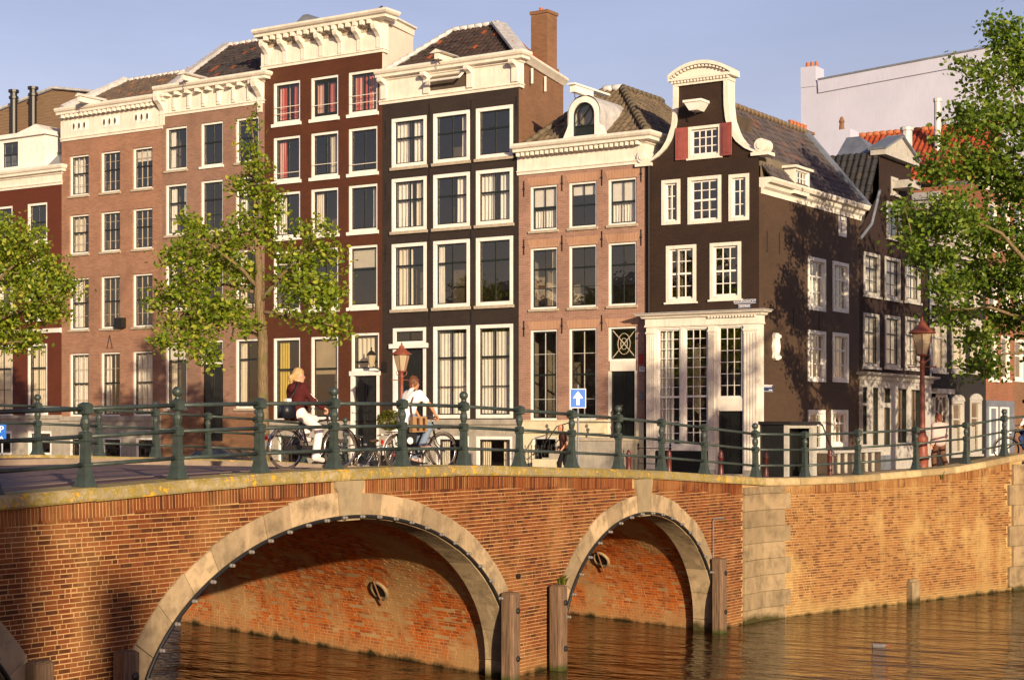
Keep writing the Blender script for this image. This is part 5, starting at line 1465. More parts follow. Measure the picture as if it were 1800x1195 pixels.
# roof dormer on the side slope
db0, db1 = hu(1392), hu(1424); 
dq = MB(); zd0, zd1 = on_x(1410,338,SA+.30)[1], on_x(1410,299,SA+.30)[1]; dl0 = on_x(1397,320,SA+.30)[0]-BF; dl1 = on_x(1423,320,SA+.30)[0]-BF
holes_wall(dq, dl0, dl1, zd0-.1, zd1, [(dl0+.06,dl1-.06,zd0,zd1-.04)], .1, -.30); dq.quad((dl0,-.30,zd0-.1),(dl0,-.30,zd1),(dl0,1.8,zd1),(dl0,1.8,zd0-.1)).box(dl0-.15,dl1+.12,-.42,1.9,zd1,zd1+.08)
dm = side(dq).build('dormer', M['cream'], h)
o = window(h, 0, dl1-dl0-.12, zd0, zd1-.04, 4, (.33,.67), None, .03, 0, sill=None, sash='white', bars='white', frame='white', stile=.03, bar=.03, name='dormer_window'); o.location = (W+.30, dl0+.06, zd0); o.rotation_euler = (0,0,rad(90))
# chimney behind the ridge
cb = on_x(1402,230,AFF+um_r-1.2); cy = cb[0]-BF; q = MB(); q.box(um_r-1.5,um_r-.9,cy-.9,cy+.8,zr_-1.5,zr_+.42); q.box(um_r-1.56,um_r-.84,cy-.96,cy+.86,zr_+.42,zr_+.52); ch = q.build('chimney', M['brDs'], h)
for k in range(5): MB().lathe([(.10,0),(.085,.24),(.10,.25),(.10,.3)], 8).build('chimney_pot', M['terra'], ch, (um_r-1.2, cy-.65+k*.33, zr_+.52))
# carved stone tablet on the side
q = MB(); u = hu(1362); z0, z1 = hz(1362,632), hz(1362,586); hgt = z1-z0
outl = [(u-.22,z0+.05),(u-.1,z0-.02),(u+.1,z0-.02),(u+.22,z0+.05),(u+.18,z0+hgt*.25),(u+.25,z0+hgt*.5),(u+.18,z0+hgt*.75),(u+.22,z1-.05),(u+.1,z1),(u-.1,z1+.02),(u-.22,z1-.05),(u-.17,z0+hgt*.75),(u-.25,z0+hgt*.5),(u-.17,z0+hgt*.25)]
q.prism(outl, -.10, .02); q.tube([(u+.12*math.cos(t),-.10,z0+hgt/2+.26*math.sin(t)) for t in np.linspace(0,2*math.pi,18,endpoint=False)], .045, 6, True)
for dx, dz in ((-.16,.08),(.16,.08),(-.16,hgt-.1),(.16,hgt-.1),(0,hgt-.05),(0,.04)): q.sphere((u+dx,-.10,z0+dz), .07, 8, 5)
side(q).build('carved_tablet', M['white'], h)

def text(s, size, mat, parent, loc, rot, name='lettering', bold=0.0):
    cu = bpy.data.curves.new(name, 'FONT'); cu.body = s; cu.size = size; cu.align_x = 'CENTER'; cu.align_y = 'CENTER'; cu.extrude = .003; cu.offset = bold
    cu.materials.append(mat)
    o = bpy.data.objects.new(name, cu); me = bpy.data.meshes.new_from_object(o); me.name = name; bpy.data.objects.remove(o)
    if not me.materials: me.materials.append(mat)
    return obj(name, me, parent, loc, rot)
M['signblue'] = plain('sign_blue', (.010,.028,.10), .35, .08, 5, 0, 1, .5)
M['signwhite'] = plain('sign_white', (.80,.80,.80), .35, .04, 5, 0, 1, .5)
M['signbright'] = plain('traffic_blue', (.012,.13,.56), .3, .05, 5, 0, 1, .5)
def street_sign(label, w, hgt, lines, loc, rz, sub=None):
    t = thing('street_sign', label, 'street sign', loc, rz)
    MB().box(-w/2,w/2,-.02,0,-hgt/2,hgt/2).build('sign_plate', M['signblue'], t)
    q = MB()
    for a,b,c,d in ((-w/2+.01,w/2-.01,hgt/2-.02,hgt/2-.01),(-w/2+.01,w/2-.01,-hgt/2+.01,-hgt/2+.02)): q.box(a,b,-.023,-.02,c,d)
    q.build('sign_border', M['signwhite'], t)
    n = len(lines)
    for i, (s, size, x) in enumerate(lines): text(s, size, M['signwhite'], t, (x,-.024,(n/2-.5-i)*hgt/n), (rad(90),0,0))
text('739', .13, M['iron'], eh, (NUM[0], -.033, NUM[1]), (rad(90),0,0))
street_sign('blue street sign KEIZERSGRACHT on dark front above the shop', .80, .15, [('KEIZERSGRACHT',.105,0)], (AFF+fx(1310), BF-.01, fz(1310,530)), 0)
street_sign('small blue plate CENTRUM under the street sign', .46, .11, [('CENTRUM',.085,0)], (AFF+fx(1309), BF-.01, fz(1309,538)), 0)
street_sign('dark blue street sign REGULIERSGRACHT on the brown side wall', 1.12, .24, [('REGULIERSGRACHT',.105,0),('CENTRUM',.06,.35)], (SA+.01, BF+hu(1345), hz(1345,682)), rad(90))

# cellar entrance shelter against the side wall
CE = SA+1.15
ce = thing('cellar_entrance', 'white framed cellar entrance with black roof at the side wall', 'entrance', (CE, on_x(1385,800,CE)[0], 0), rad(90))
w = on_x(1436,800,CE)[0]-on_x(1385,800,CE)[0]; zt = on_x(1410,746,CE)[1]
for a, b in ((0,.12),(w-.32,w)): MB().box(a,b,0,.14,0,zt).build('door_post', M['dirtyshadedwhite'], ce)
MB().box(.12,w-.32,.02,.12,zt-.12,zt).build('door_lintel', M['dirtyshadedwhite'], ce)
MB().box(-.08,w+.06,-.12,1.1,zt,zt+.10).build('shelter_roof', M['iron'], ce)
MB().box(.12,w-.32,.5,.55,0,zt-.12).build('door', M['door'], ce)
MB().box(.02,.10,.14,1.1,0,zt).box(w-.1,w-.02,.14,1.1,0,zt).build('cheek_wall', M['door'], ce)
q = MB()
for k in range(2): q.tube([(w+.02+.05*k,.02,zt+.1-.05*k),(w+.5+.05*k,.02,zt-.0-.05*k),(w+1.0+.05*k,.02,zt-.55),(w+1.6+.06*k,.02,zt-1.05)], .022, 6)
q.build('stair_rail', M['zinc'], ce)
# low glazed area front beside it
GA = SA+.55
ga = thing('low_window_bay', 'low white glazed bay beside the cellar entrance', 'window bay', (GA, on_x(1462,800,GA)[0], 0), rad(90))
w = on_x(1552,800,GA)[0]-on_x(1462,800,GA)[0]; zt = on_x(1505,795,GA)[1]
MB().box(-.05,w+.05,-.12,.54,zt,zt+.09).build('bay_roof', M['dirtyshadedwhite'], ga)
MB().box(0,w,.08,.52,0,zt).build('bay_core', M['insidedark'], ga)
n = 6
for i in range(n+1): MB().box(w*i/n*.8,w*i/n*.8+.08,-.02,.05,0,zt).build('mullion', M['dirtyshadedwhite'], ga)
for i in range(n): MB().quad((w*i/n*.8+.08,.03,.05),(w*(i+1)/n*.8,.03,.05),(w*(i+1)/n*.8,.03,zt),(w*i/n*.8+.08,.03,zt)).build('pane', M['glass'], ga)

# ================================================================== the side row, facing the other canal
M['brG'] = brickwall('black_brick', (.026,.011,.007), (.018,.008,.006), (.022,.012,.009), bump=.35, stain=.3, paint=True)
M['brH'] = brickwall('blackened_brick', (.016,.014,.014), (.012,.011,.011), (.02,.018,.016), bump=.3, stain=.25, paint=True)
M['brI'] = brickwall('red_brick_side_row', (.26,.10,.055), (.20,.075,.042), (.34,.24,.16))
def row_house(name, label, b0, b1):
    t = thing(name, label, 'house', (SA, b0, 0), rad(90))
    return t, (lambda x: on_x(x,750,SA)[0]-b0), (lambda x, y: on_x(x,y,SA)[1]), b1-b0
b_ = [23.86, on_x(1632,750,SA)[0], on_x(1733,750,SA)[0], on_x(1781,750,SA)[0], 56.0]
# G
h, fx, fz, W = row_house('canal_house', 'narrow black brick house with stone pediment and white framed windows', b_[0], b_[1])
wn_ = [(fx(1518),fx(1546),fz(1532,520),fz(1532,445)),(fx(1555),fx(1582),fz(1568,526),fz(1568,453)),(fx(1591),fx(1617),fz(1604,531),fz(1604,459)),
       (fx(1517),fx(1545),fz(1532,645),fz(1532,551)),(fx(1555),fx(1582),fz(1568,646),fz(1568,555)),(fx(1591),fx(1616),fz(1604,648),fz(1604,558))]
up = [(fx(1558),fx(1584),fz(1571,420),fz(1571,357)), (fx(1566),fx(1578),fz(1572,342),fz(1572,312))]
zsf = fz(1570,668); ze_ = fz(1510,405); zn = fz(1548,340); zt = fz(1560,276)
nl, nr = fx(1545), fx(1545)+2*(W/2-fx(1545))
q = MB(); holes_wall(q, 0, W, zsf, ze_, [w for w in wn_] + [up[0]] if up[0][2] < ze_ else wn_)
lev = sorted({ze_, zn, zt, up[0][2], up[0][3], up[1][2], up[1][3]})
hw = lambda z: float(np.interp(z, [ze_, zn, zt], [W/2, W/2-nl, W/2-nl]))
for a, b in zip(lev[:-1], lev[1:]):
    if a < ze_-1e-6: continue
    m = (a+b)/2; cut = [w for w in up if w[2] < m < w[3]]
    if cut:
        w = cut[0]; q.quad((W/2-hw(a),0,a),(w[0],0,a),(w[0],0,b),(W/2-hw(b),0,b)); q.quad((w[1],0,a),(W/2+hw(a),0,a),(W/2+hw(b),0,b),(w[1],0,b))
    else: q.quad((W/2-hw(a),0,a),(W/2+hw(a),0,a),(W/2+hw(b),0,b),(W/2-hw(b),0,b))
q.build('front_wall', M['brG'], h)
shell(h, 0, W, 7.5, ze_, M['brG']); interior(h, 0, W, 0, ze_-.7, [fz(1570,540), fz(1570,436), zsf], 2.6); interior(h, nl+.1, nr-.1, ze_-.75, zt-.2, [], 1.6)
for i, w in enumerate(wn_+up):
    window(h, *w, 2, (.33,.66) if i < 6 else (.5,), 1 if i < 6 else None, .12, -.03, fd=.17, frame='dirtyshadedwhite', sill='dirtyshadedwhite', sillo=.1, bar=.03, curtain=[('F','net')] if i < 6 else None)
# pediment
q = MB(); q.box(nl-.10,nr+.10,-.30,.3,zt-.05,zt+.15); q.prism([(nl-.10,zt+.15),(nr+.10,zt+.15),(W/2,zt+.85)], -.22, .3); pe = q.build('pediment', M['dirtyshadedwhite'], h)
q = MB(); 
for s in (-1,1): q.obox(((W/2+(W/2+s*(W/2-nl+.1)))/2,.02,zt+.55), Vector((s*(W/2-nl+.1),0,-.70)).normalized(), (0,1,0), Vector((.70*s,0,(W/2-nl+.1))).normalized(), math.hypot(W/2-nl+.1,.70)/2+.05, .36, .04)
q.build('pediment_roof', M['zinc'], pe)
q = MB(); q.box(W/2-.4,W/2+.6,-.8,.1,zt-1.15,zt-.85); q.build('hoist_beam', M['dirtyshadedwhite'], h)
# left roof slope (tiles) with zinc top
zT = zt-.12; slope_top = nl-.05
sl = Vector((slope_top+.1,0,zT-ze_+.6)); SL = sl.length
tile_roof(h, (-.1,7.5,ze_-.6), (0,-1,0), sl, lambda s,t: True, (0,7.35), (0,SL), T6, .25, .31, 250, .035)
ya, yb = SA-on_y(1512,241,b_[0]+W/2)[0], SA-on_y(1488,241,b_[0]+W/2)[0]; zrg = on_y(1500,241,b_[0]+W/2)[1]
yL = 1.80
q = MB()
q.quad((slope_top,yL,zT),(slope_top,.15,zT),(W/2,ya,zrg),(W/2,yb,zrg)); q.quad((slope_top,.15,zT),(W-slope_top,.15,zT),(W/2,ya,zrg)); q.quad((W-slope_top,.15,zT),(W-slope_top,yL,zT),(W/2,yb,zrg),(W/2,ya,zrg)); q.quad((W-slope_top,yL,zT),(slope_top,yL,zT),(W/2,yb,zrg))
q.build('zinc_roof', M['zinc'], h)
MB().quad((W,.2,ze_-.4),(W,7.5,ze_-.4),(W-slope_top,7.5,zT),(W-slope_top,.2,zT)).build('rear_roof', M['zinc'], h)
MB().tube([(-.02,-.05,ze_-.3),(nl*.55,-.05,ze_+.35),(nl-.05,-.05,zn+.1)], .06, 6).build('gable_edging', M['zinc'], h)
# shop front of G
q = MB(); gx = lambda x: fx(x); Lz = fz(1570,812)
ws = [(gx(1510),gx(1519),fz(1515,781),fz(1515,712)),(gx(1510),gx(1519),fz(1515,708),fz(1515,680)),(gx(1529),gx(1539),fz(1534,782),fz(1534,681)),(gx(1549),gx(1560),fz(1555,782),fz(1555,716)),(gx(1549),gx(1560),fz(1555,708),fz(1555,682)),
      (gx(1573),gx(1589),fz(1580,778),fz(1580,683)),(gx(1597),gx(1613),fz(1605,778),fz(1605,685))]
holes_wall(q, .05, W-.05, -.05, zsf+.05, ws, .12, -.12)
q.box(.02,.05,-.12,0,-.05,zsf).box(W-.05,W-.02,-.12,0,-.05,zsf); q.build('shop_front', M['dirtyshadedwhite'], h)
MB().sweep([(0,zsf-.05),(.06,zsf-.05),(.08,zsf+.08),(.28,zsf+.14),(.30,zsf+.22),(0,zsf+.24)], [(0,0),(0,-.12),(W,-.12),(W,0)]).build('shop_cornice', M['dirtyshadedwhite'], h)
for w in ws:
    o = window(h, *w, 2 if w[1]-w[0] > .8 else 1, (.62,) if w[3]-w[2] > 2 else (), None, .03, .02, sill=None, frame='sash', stile=.03); o.location.y = -.12
MB().box(gx(1516),gx(1560),-.16,-.12,-.05,fz(1540,800)).build('shop_plinth', M['zinc'], h)
MB().tube([(W-.05,-.1,.3),(W-.05,-.1,fz(1632,440))], .05, 8).build('downpipe', M['zinc'], h)
# H
h, fx, fz, W = row_house('canal_house', 'soot black house with arched white window heads behind leaves', b_[1], b_[2])
wn_ = [(fx(1636),fx(1662),fz(1650,535),fz(1650,468)),(fx(1671),fx(1694),fz(1682,537),fz(1682,474)),(fx(1704),fx(1726),fz(1715,540),fz(1715,480)),
       (fx(1637),fx(1663),fz(1650,653),fz(1650,562)),(fx(1673),fx(1696),fz(1684,654),fz(1684,566)),(fx(1705),fx(1725),fz(1715,655),fz(1715,570)),
       (fx(1673),fx(1694),fz(1684,800),fz(1684,704)),(fx(1705),fx(1725),fz(1715,798),fz(1715,702))]
zt = fz(1680,440)
q = MB(); holes_wall(q, 0, W, -.05, zt, wn_); q.build('front_wall', M['brH'], h)
shell(h, 0, W, 8, zt, M['brH']); interior(h, 0, W, 0, zt, [fz(1680,547), fz(1680,665)], 2.6)
for i, w in enumerate(wn_):
    window(h, *w, 1, (.68,), 0, .13, -.03, fd=.17, frame='dirtyshadedwhite', sash='dirtyshadedwhite', sill='dirtyshadedwhite' if i < 6 else 'dirtyshadedwhite', sillo=.1, curtain=[('R','ivory',.4)] if i < 6 else [('F','net',.5)])
    a, b, d = w[0], w[1], w[3]; m = (a+b)/2; hwid = (b-a)/2+.04
    MB().prism([(m+hwid*math.cos(t), d-.02+.28*math.sin(t)) for t in np.linspace(0, math.pi, 12)][::-1], -.06, .02).build('window_head', M['dirtyshadedwhite'], h)
# door with oval light
a, b = fx(1637), fx(1663); zt2 = fz(1650,692)
q = MB(); q.box(a,a+.18,-.12,0,0,zt2).box(b-.18,b,-.12,0,0,zt2).box(a,b,-.12,0,zt2-.15,zt2).box(a-.1,b+.2,-.3,0,zt2,zt2+.2); fr_ = q.build('door_frame', M['dirtyshadedwhite'], h)
MB().box(a+.18,b-.18,-.04,0,fz(1650,748),zt2-.15).build('fanlight', M['insidedark'], fr_)
zo = (fz(1650,748)+zt2-.15)/2; m = (a+b)/2
q = MB(); q.tube([(m+.25*math.cos(t),-.06,zo+.45*math.sin(t)) for t in np.linspace(0,2*math.pi,20,endpoint=False)], .045, 6, True)
for t in np.linspace(0,2*math.pi,6,endpoint=False): q.tube([(m+.25*math.cos(t),-.06,zo+.45*math.sin(t)),(m+.5*math.cos(t),-.06,zo+.75*math.sin(t))], .035, 5)
q.build('oval_tracery', M['dirtyshadedwhite'], fr_)
panel_door(h, a+.18, b-.18, .1, fz(1650,750), -.05, 1)
cornice(h, [(0,0),(W,0)], zt-.3, zt+.55, .35, 'dirtyshadedwhite')
q = MB(); q.quad((0,.3,zt+.5),(W,.3,zt+.5),(W,2.6,zt+2.1),(0,2.6,zt+2.1)); q.quad((0,2.6,zt+2.1),(W,2.6,zt+2.1),(W,8,zt+2.3),(0,8,zt+2.3)); q.quad((0,8,zt),(0,.3,zt+.5),(0,2.6,zt+2.1),(0,8,zt+2.1)); q.build('mansard_roof', M['zinc'], h)
for x in (1655, 1700):
    a = fx(x); q = MB(); q.box(a-.6,a+.6,.15,2.4,zt+.6,zt+1.9); q.prism([(a-.75,zt+1.9),(a+.75,zt+1.9),(a,zt+2.3)], .05, 2.6); d_ = q.build('dormer', M['dirtyshadedwhite'], h)
    MB().box(a-.42,a+.42,.13,.15,zt+.85,zt+1.75).build('dormer_window', M['sash'], d_)
# I and J
def plain_house(label, b0, b1, rows, zt_px, wallm, cols, winmat='white'):
    h, fx, fz, W = row_house('canal_house', label, b0, b1)
    zt = fz(*zt_px); wn = []
    for (x0, x1) in cols:
        for (yt, yb) in rows: wn.append((fx(x0),fx(x1),fz((x0+x1)/2,yb),fz((x0+x1)/2,yt)))
    q = MB(); holes_wall(q, 0, W, -.05, zt, wn); q.build('front_wall', wallm, h)
    shell(h, 0, W, 8, zt, wallm); interior(h, 0, W, 0, zt, [], 2.6)
    for w in wn: window(h, *w, 1, (.6,), 0, .10, .02, frame=winmat, sash=winmat, sill=winmat, curtain=[('L','net',.4)])
    cornice(h, [(0,0),(W,0)], zt-.3, zt+.4, .35, 'cream')
    return h, fx, fz, W, zt
h, fx, fz, W, zt = plain_house('red brick house with paired white windows near right edge', b_[2], b_[3], [(355,440),(472,545),(590,668)], (1755,330), M['brI'], [(1738,1754),(1760,1776)])
MB().box(0,W,-.06,-.01,0,fz(1755,704)).build('shop_front', M['zinc'], h)
for x0,x1 in ((1737,1750),(1756,1770)): 
    o = window(h, fx(x0), fx(x1), fz(1750,800), fz(1750,715), 1, (.75,), None, .08, -.05, sill=None); o.location.y = -.06
zrd = on_y(1600,231,b_[2]+3.2)[1]; sl = Vector((3.2,0,zrd-zt-.2)); SL = sl.length
yE = SA-on_y(1512,240,b_[2]+3.2)[0]
ro = tile_roof(h, (0,yE,zt+.2), (0,-1,0), sl, lambda s,t: True, (0,yE-.3), (0,SL), T5, .27, .34, 300, .05)
ridge_caps(ro, (3.2,yE,zrd+.02), (3.2,.3,zrd+.02), M['terra'], .12)
MB().quad((3.2,.3,zrd),(3.2,yE,zrd),(W,yE,zt),(W,.3,zt)).build('rear_roof', M['zinc'], h)
for xp, hgt, r in ((1594,1.4,.26),(1648,2.6,.16)):
    a = on_y(xp,240,b_[2]+2.0)[0]; MB().lathe([(r,0),(r,hgt),(r*1.25,hgt+.02),(r*1.25,hgt+.16),(r,hgt+.2)], 10).build('flue_pipe', M['lead'], h, (2.0, SA-a, zrd-1.6))
plain_house('brown brick house at the far right edge behind tree', b_[3], b_[4], [(362,440),(478,548),(596,668)], (1790,330), M['brDs'], [(1784,1800),(1808,1822)])

# white gable building far behind
wy = 58.0
(a0, zA), (a1, zB_) = on_y(1408,140,wy), on_y(1700,84,wy)
aR = on_y(1930,84,wy)[0]; zR = zB_ + (zB_-zA)*(aR-a1)/(a1-a0)
wb = thing('white_building', 'large blank white rendered building wall rising behind the roofs', 'building', (a0, wy, 0))
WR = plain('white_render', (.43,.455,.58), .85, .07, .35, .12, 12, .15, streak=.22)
q = MB(); L = aR-a0; zq = lambda u: zA-.35+(zR-zA)*u/L
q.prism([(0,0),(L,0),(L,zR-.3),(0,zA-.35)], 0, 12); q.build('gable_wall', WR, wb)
zz = lambda x, y: on_y(x, y, wy)[1]
MB().box(0,.95,-.05,1.2,zA-.5,zz(1420,118)).build('chimney', WR, wb)
for k in range(3): MB().lathe([(.11,0),(.10,.35)],8).build('chimney_pot', M['terra'], wb, (.25+.28*k,.4,zz(1420,118)))
q = MB(); d = Vector((L,0,zR-zA)).normalized(); q.obox((L/2+.5,-.06,(zq(0)+zq(L))/2-.25), d, (0,1,0), Vector((-d.z,0,d.x)), L/2-.6, .05, .38); q.build('parapet_band', WR, wb)
q = MB(); q.obox((L/2+.5,-.08,(zq(0)+zq(L))/2+.16), d, (0,1,0), Vector((-d.z,0,d.x)), L/2-.6, .10, .05); q.build('parapet_cap', M['zinc'], wb)
for x, y in ((1452,145),(1526,129),(1585,117)):
    u = on_y(x,y,wy)[0]-a0; z = zz(x,y); MB().box(u-.16,u+.16,-.10,-.02,z-.12,z+.12).build('wall_vent', M['terra'], wb)
# little white chimney
ca, cz = on_y(1478,228,31.5)
cm = thing('roof_chimney', 'white rendered chimney with one dark pot above zinc roof', 'chimney', (ca, 31.5, 0))
MB().box(-.42,.42,0,.9,cz-3.5,cz).build('chimney_stack', WR, cm)
MB().lathe([(.12,0),(.09,.35),(.13,.38),(.05,.6)],8).build('chimney_pot', M['brDs'], cm, (-.12,.4,cz))
# ------------------------------------------------------------------ trees
def leaf_mat(name, dark, mid, lite):
    m = NT(name); r = m.rnd(); v = m.coord(True)
    c = m.mix(m.ramp(r, .1, .7), dark, mid); c = m.mix(m.ramp(m.math('FRACT', m.math('MULTIPLY', r, 9.7)), .70, .85), c, lite)
    c = m.mix(m.math('MULTIPLY', m.ramp(m.noise(v, 1.1, 3), .45, .65), .35), c, dark)
    m.fin(c, .45, .35)
    t = m.new('BsdfTranslucent'); m.l(m.mix(.5, c, sh(lite, 1.2)), t.inputs[0])
    x = m.new('MixShader'); x.inputs[0].default_value = .45
    m.l(m.b.outputs[0], x.inputs[1]); m.l(t.outputs[0], x.inputs[2]); m.l(x.outputs[0], m.out.inputs[0])
    return m.mat
M['leafy'] = leaf_mat('lime_leaf', (.085,.145,.010), (.20,.28,.018), (.42,.43,.055))
M['leafg'] = leaf_mat('elm_leaf', (.055,.115,.012), (.135,.215,.018), (.26,.33,.045))
def bark(name, c):
    m = NT(name); v = m.coord(True); n = m.noise(v, 9., 6, .65, (2.5,2.5,.5))
    k = m.mix(m.ramp(n, .3, .7), sh(c, .5), sh(c, 1.4)); k = m.mix(m.math('MULTIPLY', m.ramp(m.noise(v, 4., 5), .52, .65), .6), k, (.10,.10,.03))
    m.bump(n, .8, .03); return m.fin(k, .9, .2)
M['bark'] = bark('tree_bark', (.16,.115,.065))
LEAF = np.array([(0,-.5,0),(.30,-.15,.06),(.26,.2,.05),(0,.5,-.04),(-.26,.2,.05),(-.30,-.15,.06)])
LF = np.array([(0,1,2,3),(0,3,4,5)])
def leaves(cent, size):
    n = len(cent)
    d = rng.normal(size=(n,3)); d[:,2] = d[:,2]*.6 - .5; d /= np.linalg.norm(d,axis=1)[:,None]
    u = rng.normal(size=(n,3)); u[:,2] += .5; u -= d*(u*d).sum(1)[:,None]; u /= np.linalg.norm(u,axis=1)[:,None]
    w = np.cross(d, u); s = size*rng.uniform(.65,1.25,size=(n,1,1))
    V = (LEAF[None,:,0:1]*w[:,None] + LEAF[None,:,1:2]*d[:,None] + LEAF[None,:,2:3]*u[:,None])*s + cent[:,None]
    F = (LF[None] + (np.arange(n)*6)[:,None,None]).reshape(-1,4)
    return V.reshape(-1,3), F
def tree(name, label, trunk, limbs, blobs, leaf, mat, density=1., cl=.26, group=None, per=12):
    """trunk/limbs: lists of (point, radius); blobs: (centre, rx, ry, rz) world."""
    base = Vector(trunk[0][0]); t = thing(name, label, 'tree', base, group=group)
    def path(p): return [Vector(a)-base for a, r in p], [r for a, r in p]
    def smoothp(P, r):
        Q, q = [P[0]], [r[0]]
        for i in range(1, len(P)):
            m = (P[i-1]+P[i])/2 + Vector((R.gauss(0,.02),R.gauss(0,.02),R.gauss(0,.02))); Q += [m, P[i]]; q += [(r[i-1]+r[i])/2, r[i]]
        return Q, q
    P, r = path(trunk); P, r = smoothp(P, r); MB().tube(P, r, 12).build('trunk', M['bark'], t, smooth=True)
    ends = [(P[i], r[i]) for i in range(len(P)//2, len(P))]
    for lm in limbs:
        P, r = path(lm); P, r = smoothp(P, r); MB().tube(P, r, 8).build('limb', M['bark'], t, smooth=True); ends += list(zip(P, r))[1:]
    cents = []; tw = MB()
    for c, rx, ry, rz in blobs:
        c = Vector(c)-base
        e, er = min(ends, key=lambda q: (q[0]-c).length)
        if (e-c).length < 4.5:
            mid = (e+c)/2 + Vector((R.gauss(0,.1),R.gauss(0,.1),-.05)); tw.tube([e, mid, c], [min(er,.035),.022,.012], 5)
        n = max(6, int(density*(rx*ry*rz)**(2/3)*34))
        d = rng.normal(size=(n,3)); d /= np.linalg.norm(d,axis=1)[:,None]; d *= rng.uniform(.05,1.,size=(n,1))**.5*rng.uniform(.8,1.25,size=(n,1))
        k = np.array(c)[None] + d*np.array([rx,ry,rz])
        for q in k[::4]:
            q = Vector(q); tw.tube([c, (c+q)/2+Vector((0,0,.05)), q], [.011,.008,.004], 4)
        cents.append(k)
    tag(tw.build('twigs', M['bark'], t), kind='stuff')
    k = np.concatenate(cents); k = np.repeat(k, per, 0); k = k + rng.normal(size=k.shape)*cl*np.array([.6,.6,.5]); k[:,2] -= .05
    V, F = leaves(k, leaf)
    obj('crown', np_mesh('crown', V, F, mat), t)
    return t
def pxblob(Z, spec, jit=.7):
    s = FPX/Z; out = []
    for x, y, rx, ry in spec:
        r = rx/s; out.append((at(x, y, Z + R.uniform(-jit, jit)), r, r, ry/s))
    return out
def pxpath(Z, pts): return [(at(x, y, Z+dz), r) for x, y, dz, r in pts]
Z = 48.2
tree('street_tree', 'young lime tree with yellow green leaves left of the cyclists',
     [(at(468, 852, Z), .22)] + pxpath(Z, [(466,800,0,.18),(462,700,.05,.16),(462,600,0,.15),(456,540,0,.135),(455,500,0,.12),(452,430,0,.09),(449,350,.1,.065),(445,280,.1,.04),(440,205,.1,.015)]),
     [pxpath(Z, [(458,548,0,.06),(490,553,-.3,.05),(530,558,-.6,.04),(585,572,-.8,.02)]), pxpath(Z, [(457,530,0,.08),(480,502,-.2,.06),(510,470,-.4,.045),(545,430,-.5,.02)]),
      pxpath(Z, [(454,505,0,.07),(430,478,-.3,.05),(395,450,-.5,.04),(350,420,-.5,.018)]), pxpath(Z, [(458,592,0,.05),(430,578,.3,.045),(395,562,.5,.035),(320,560,.4,.015)]),
      pxpath(Z, [(450,400,0,.05),(478,365,.2,.03),(490,340,.2,.012)]), pxpath(Z, [(452,450,0,.05),(420,420,.5,.03),(400,380,.6,.012)]), pxpath(Z, [(455,515,0,.06),(400,500,.7,.04),(340,500,.8,.02)])],
     pxblob(Z, [(440,212,12,24),(436,258,13,16),(452,292,28,20),(428,322,32,20),(466,345,32,32),(442,395,36,30),(480,372,20,20),
      (345,400,36,26),(318,440,42,33),(375,450,46,42),(340,498,48,34),(300,522,42,26),(378,540,50,33),(330,570,48,26),(285,592,32,18),(350,608,38,26),(372,628,17,14),(420,480,36,36),(400,420,30,30),(410,540,34,26),(430,575,24,16),
      (550,405,32,22),(528,450,42,38),(578,450,25,34),(545,500,52,33),(508,490,32,24),(580,520,28,28),(592,572,28,20),(560,558,36,16),(505,545,26,9),(470,420,22,22)]), .15, M['leafy'], 3.2, .27)
Z = 54.7
tree('street_tree', 'leafy lime tree cut by the left edge',
     [(at(-48, 845, Z), .24)] + pxpath(Z, [(-46,700,0,.2),(-42,600,0,.17),(-35,520,0,.12),(-28,440,0,.07),(-20,380,0,.03)]),
     [pxpath(Z, [(-42,580,0,.08),(0,560,-.3,.06),(50,545,-.4,.04),(100,520,-.5,.015)]), pxpath(Z, [(-36,520,0,.07),(10,480,-.2,.05),(50,440,-.3,.02)]), pxpath(Z, [(-42,600,0,.05),(0,605,-.2,.04),(40,600,-.3,.015)])],
     pxblob(Z, [(8,400,36,26),(48,425,46,30),(78,470,46,28),(25,475,46,36),(108,505,36,18),(60,520,54,34),(15,560,48,34),(82,545,44,24),(38,596,42,22),(-30,430,50,40),(-50,500,55,45),(-30,570,55,40),(120,490,22,12),(10,430,30,20)]), .15, M['leafy'], 3.2, .27)
Z = 49.5
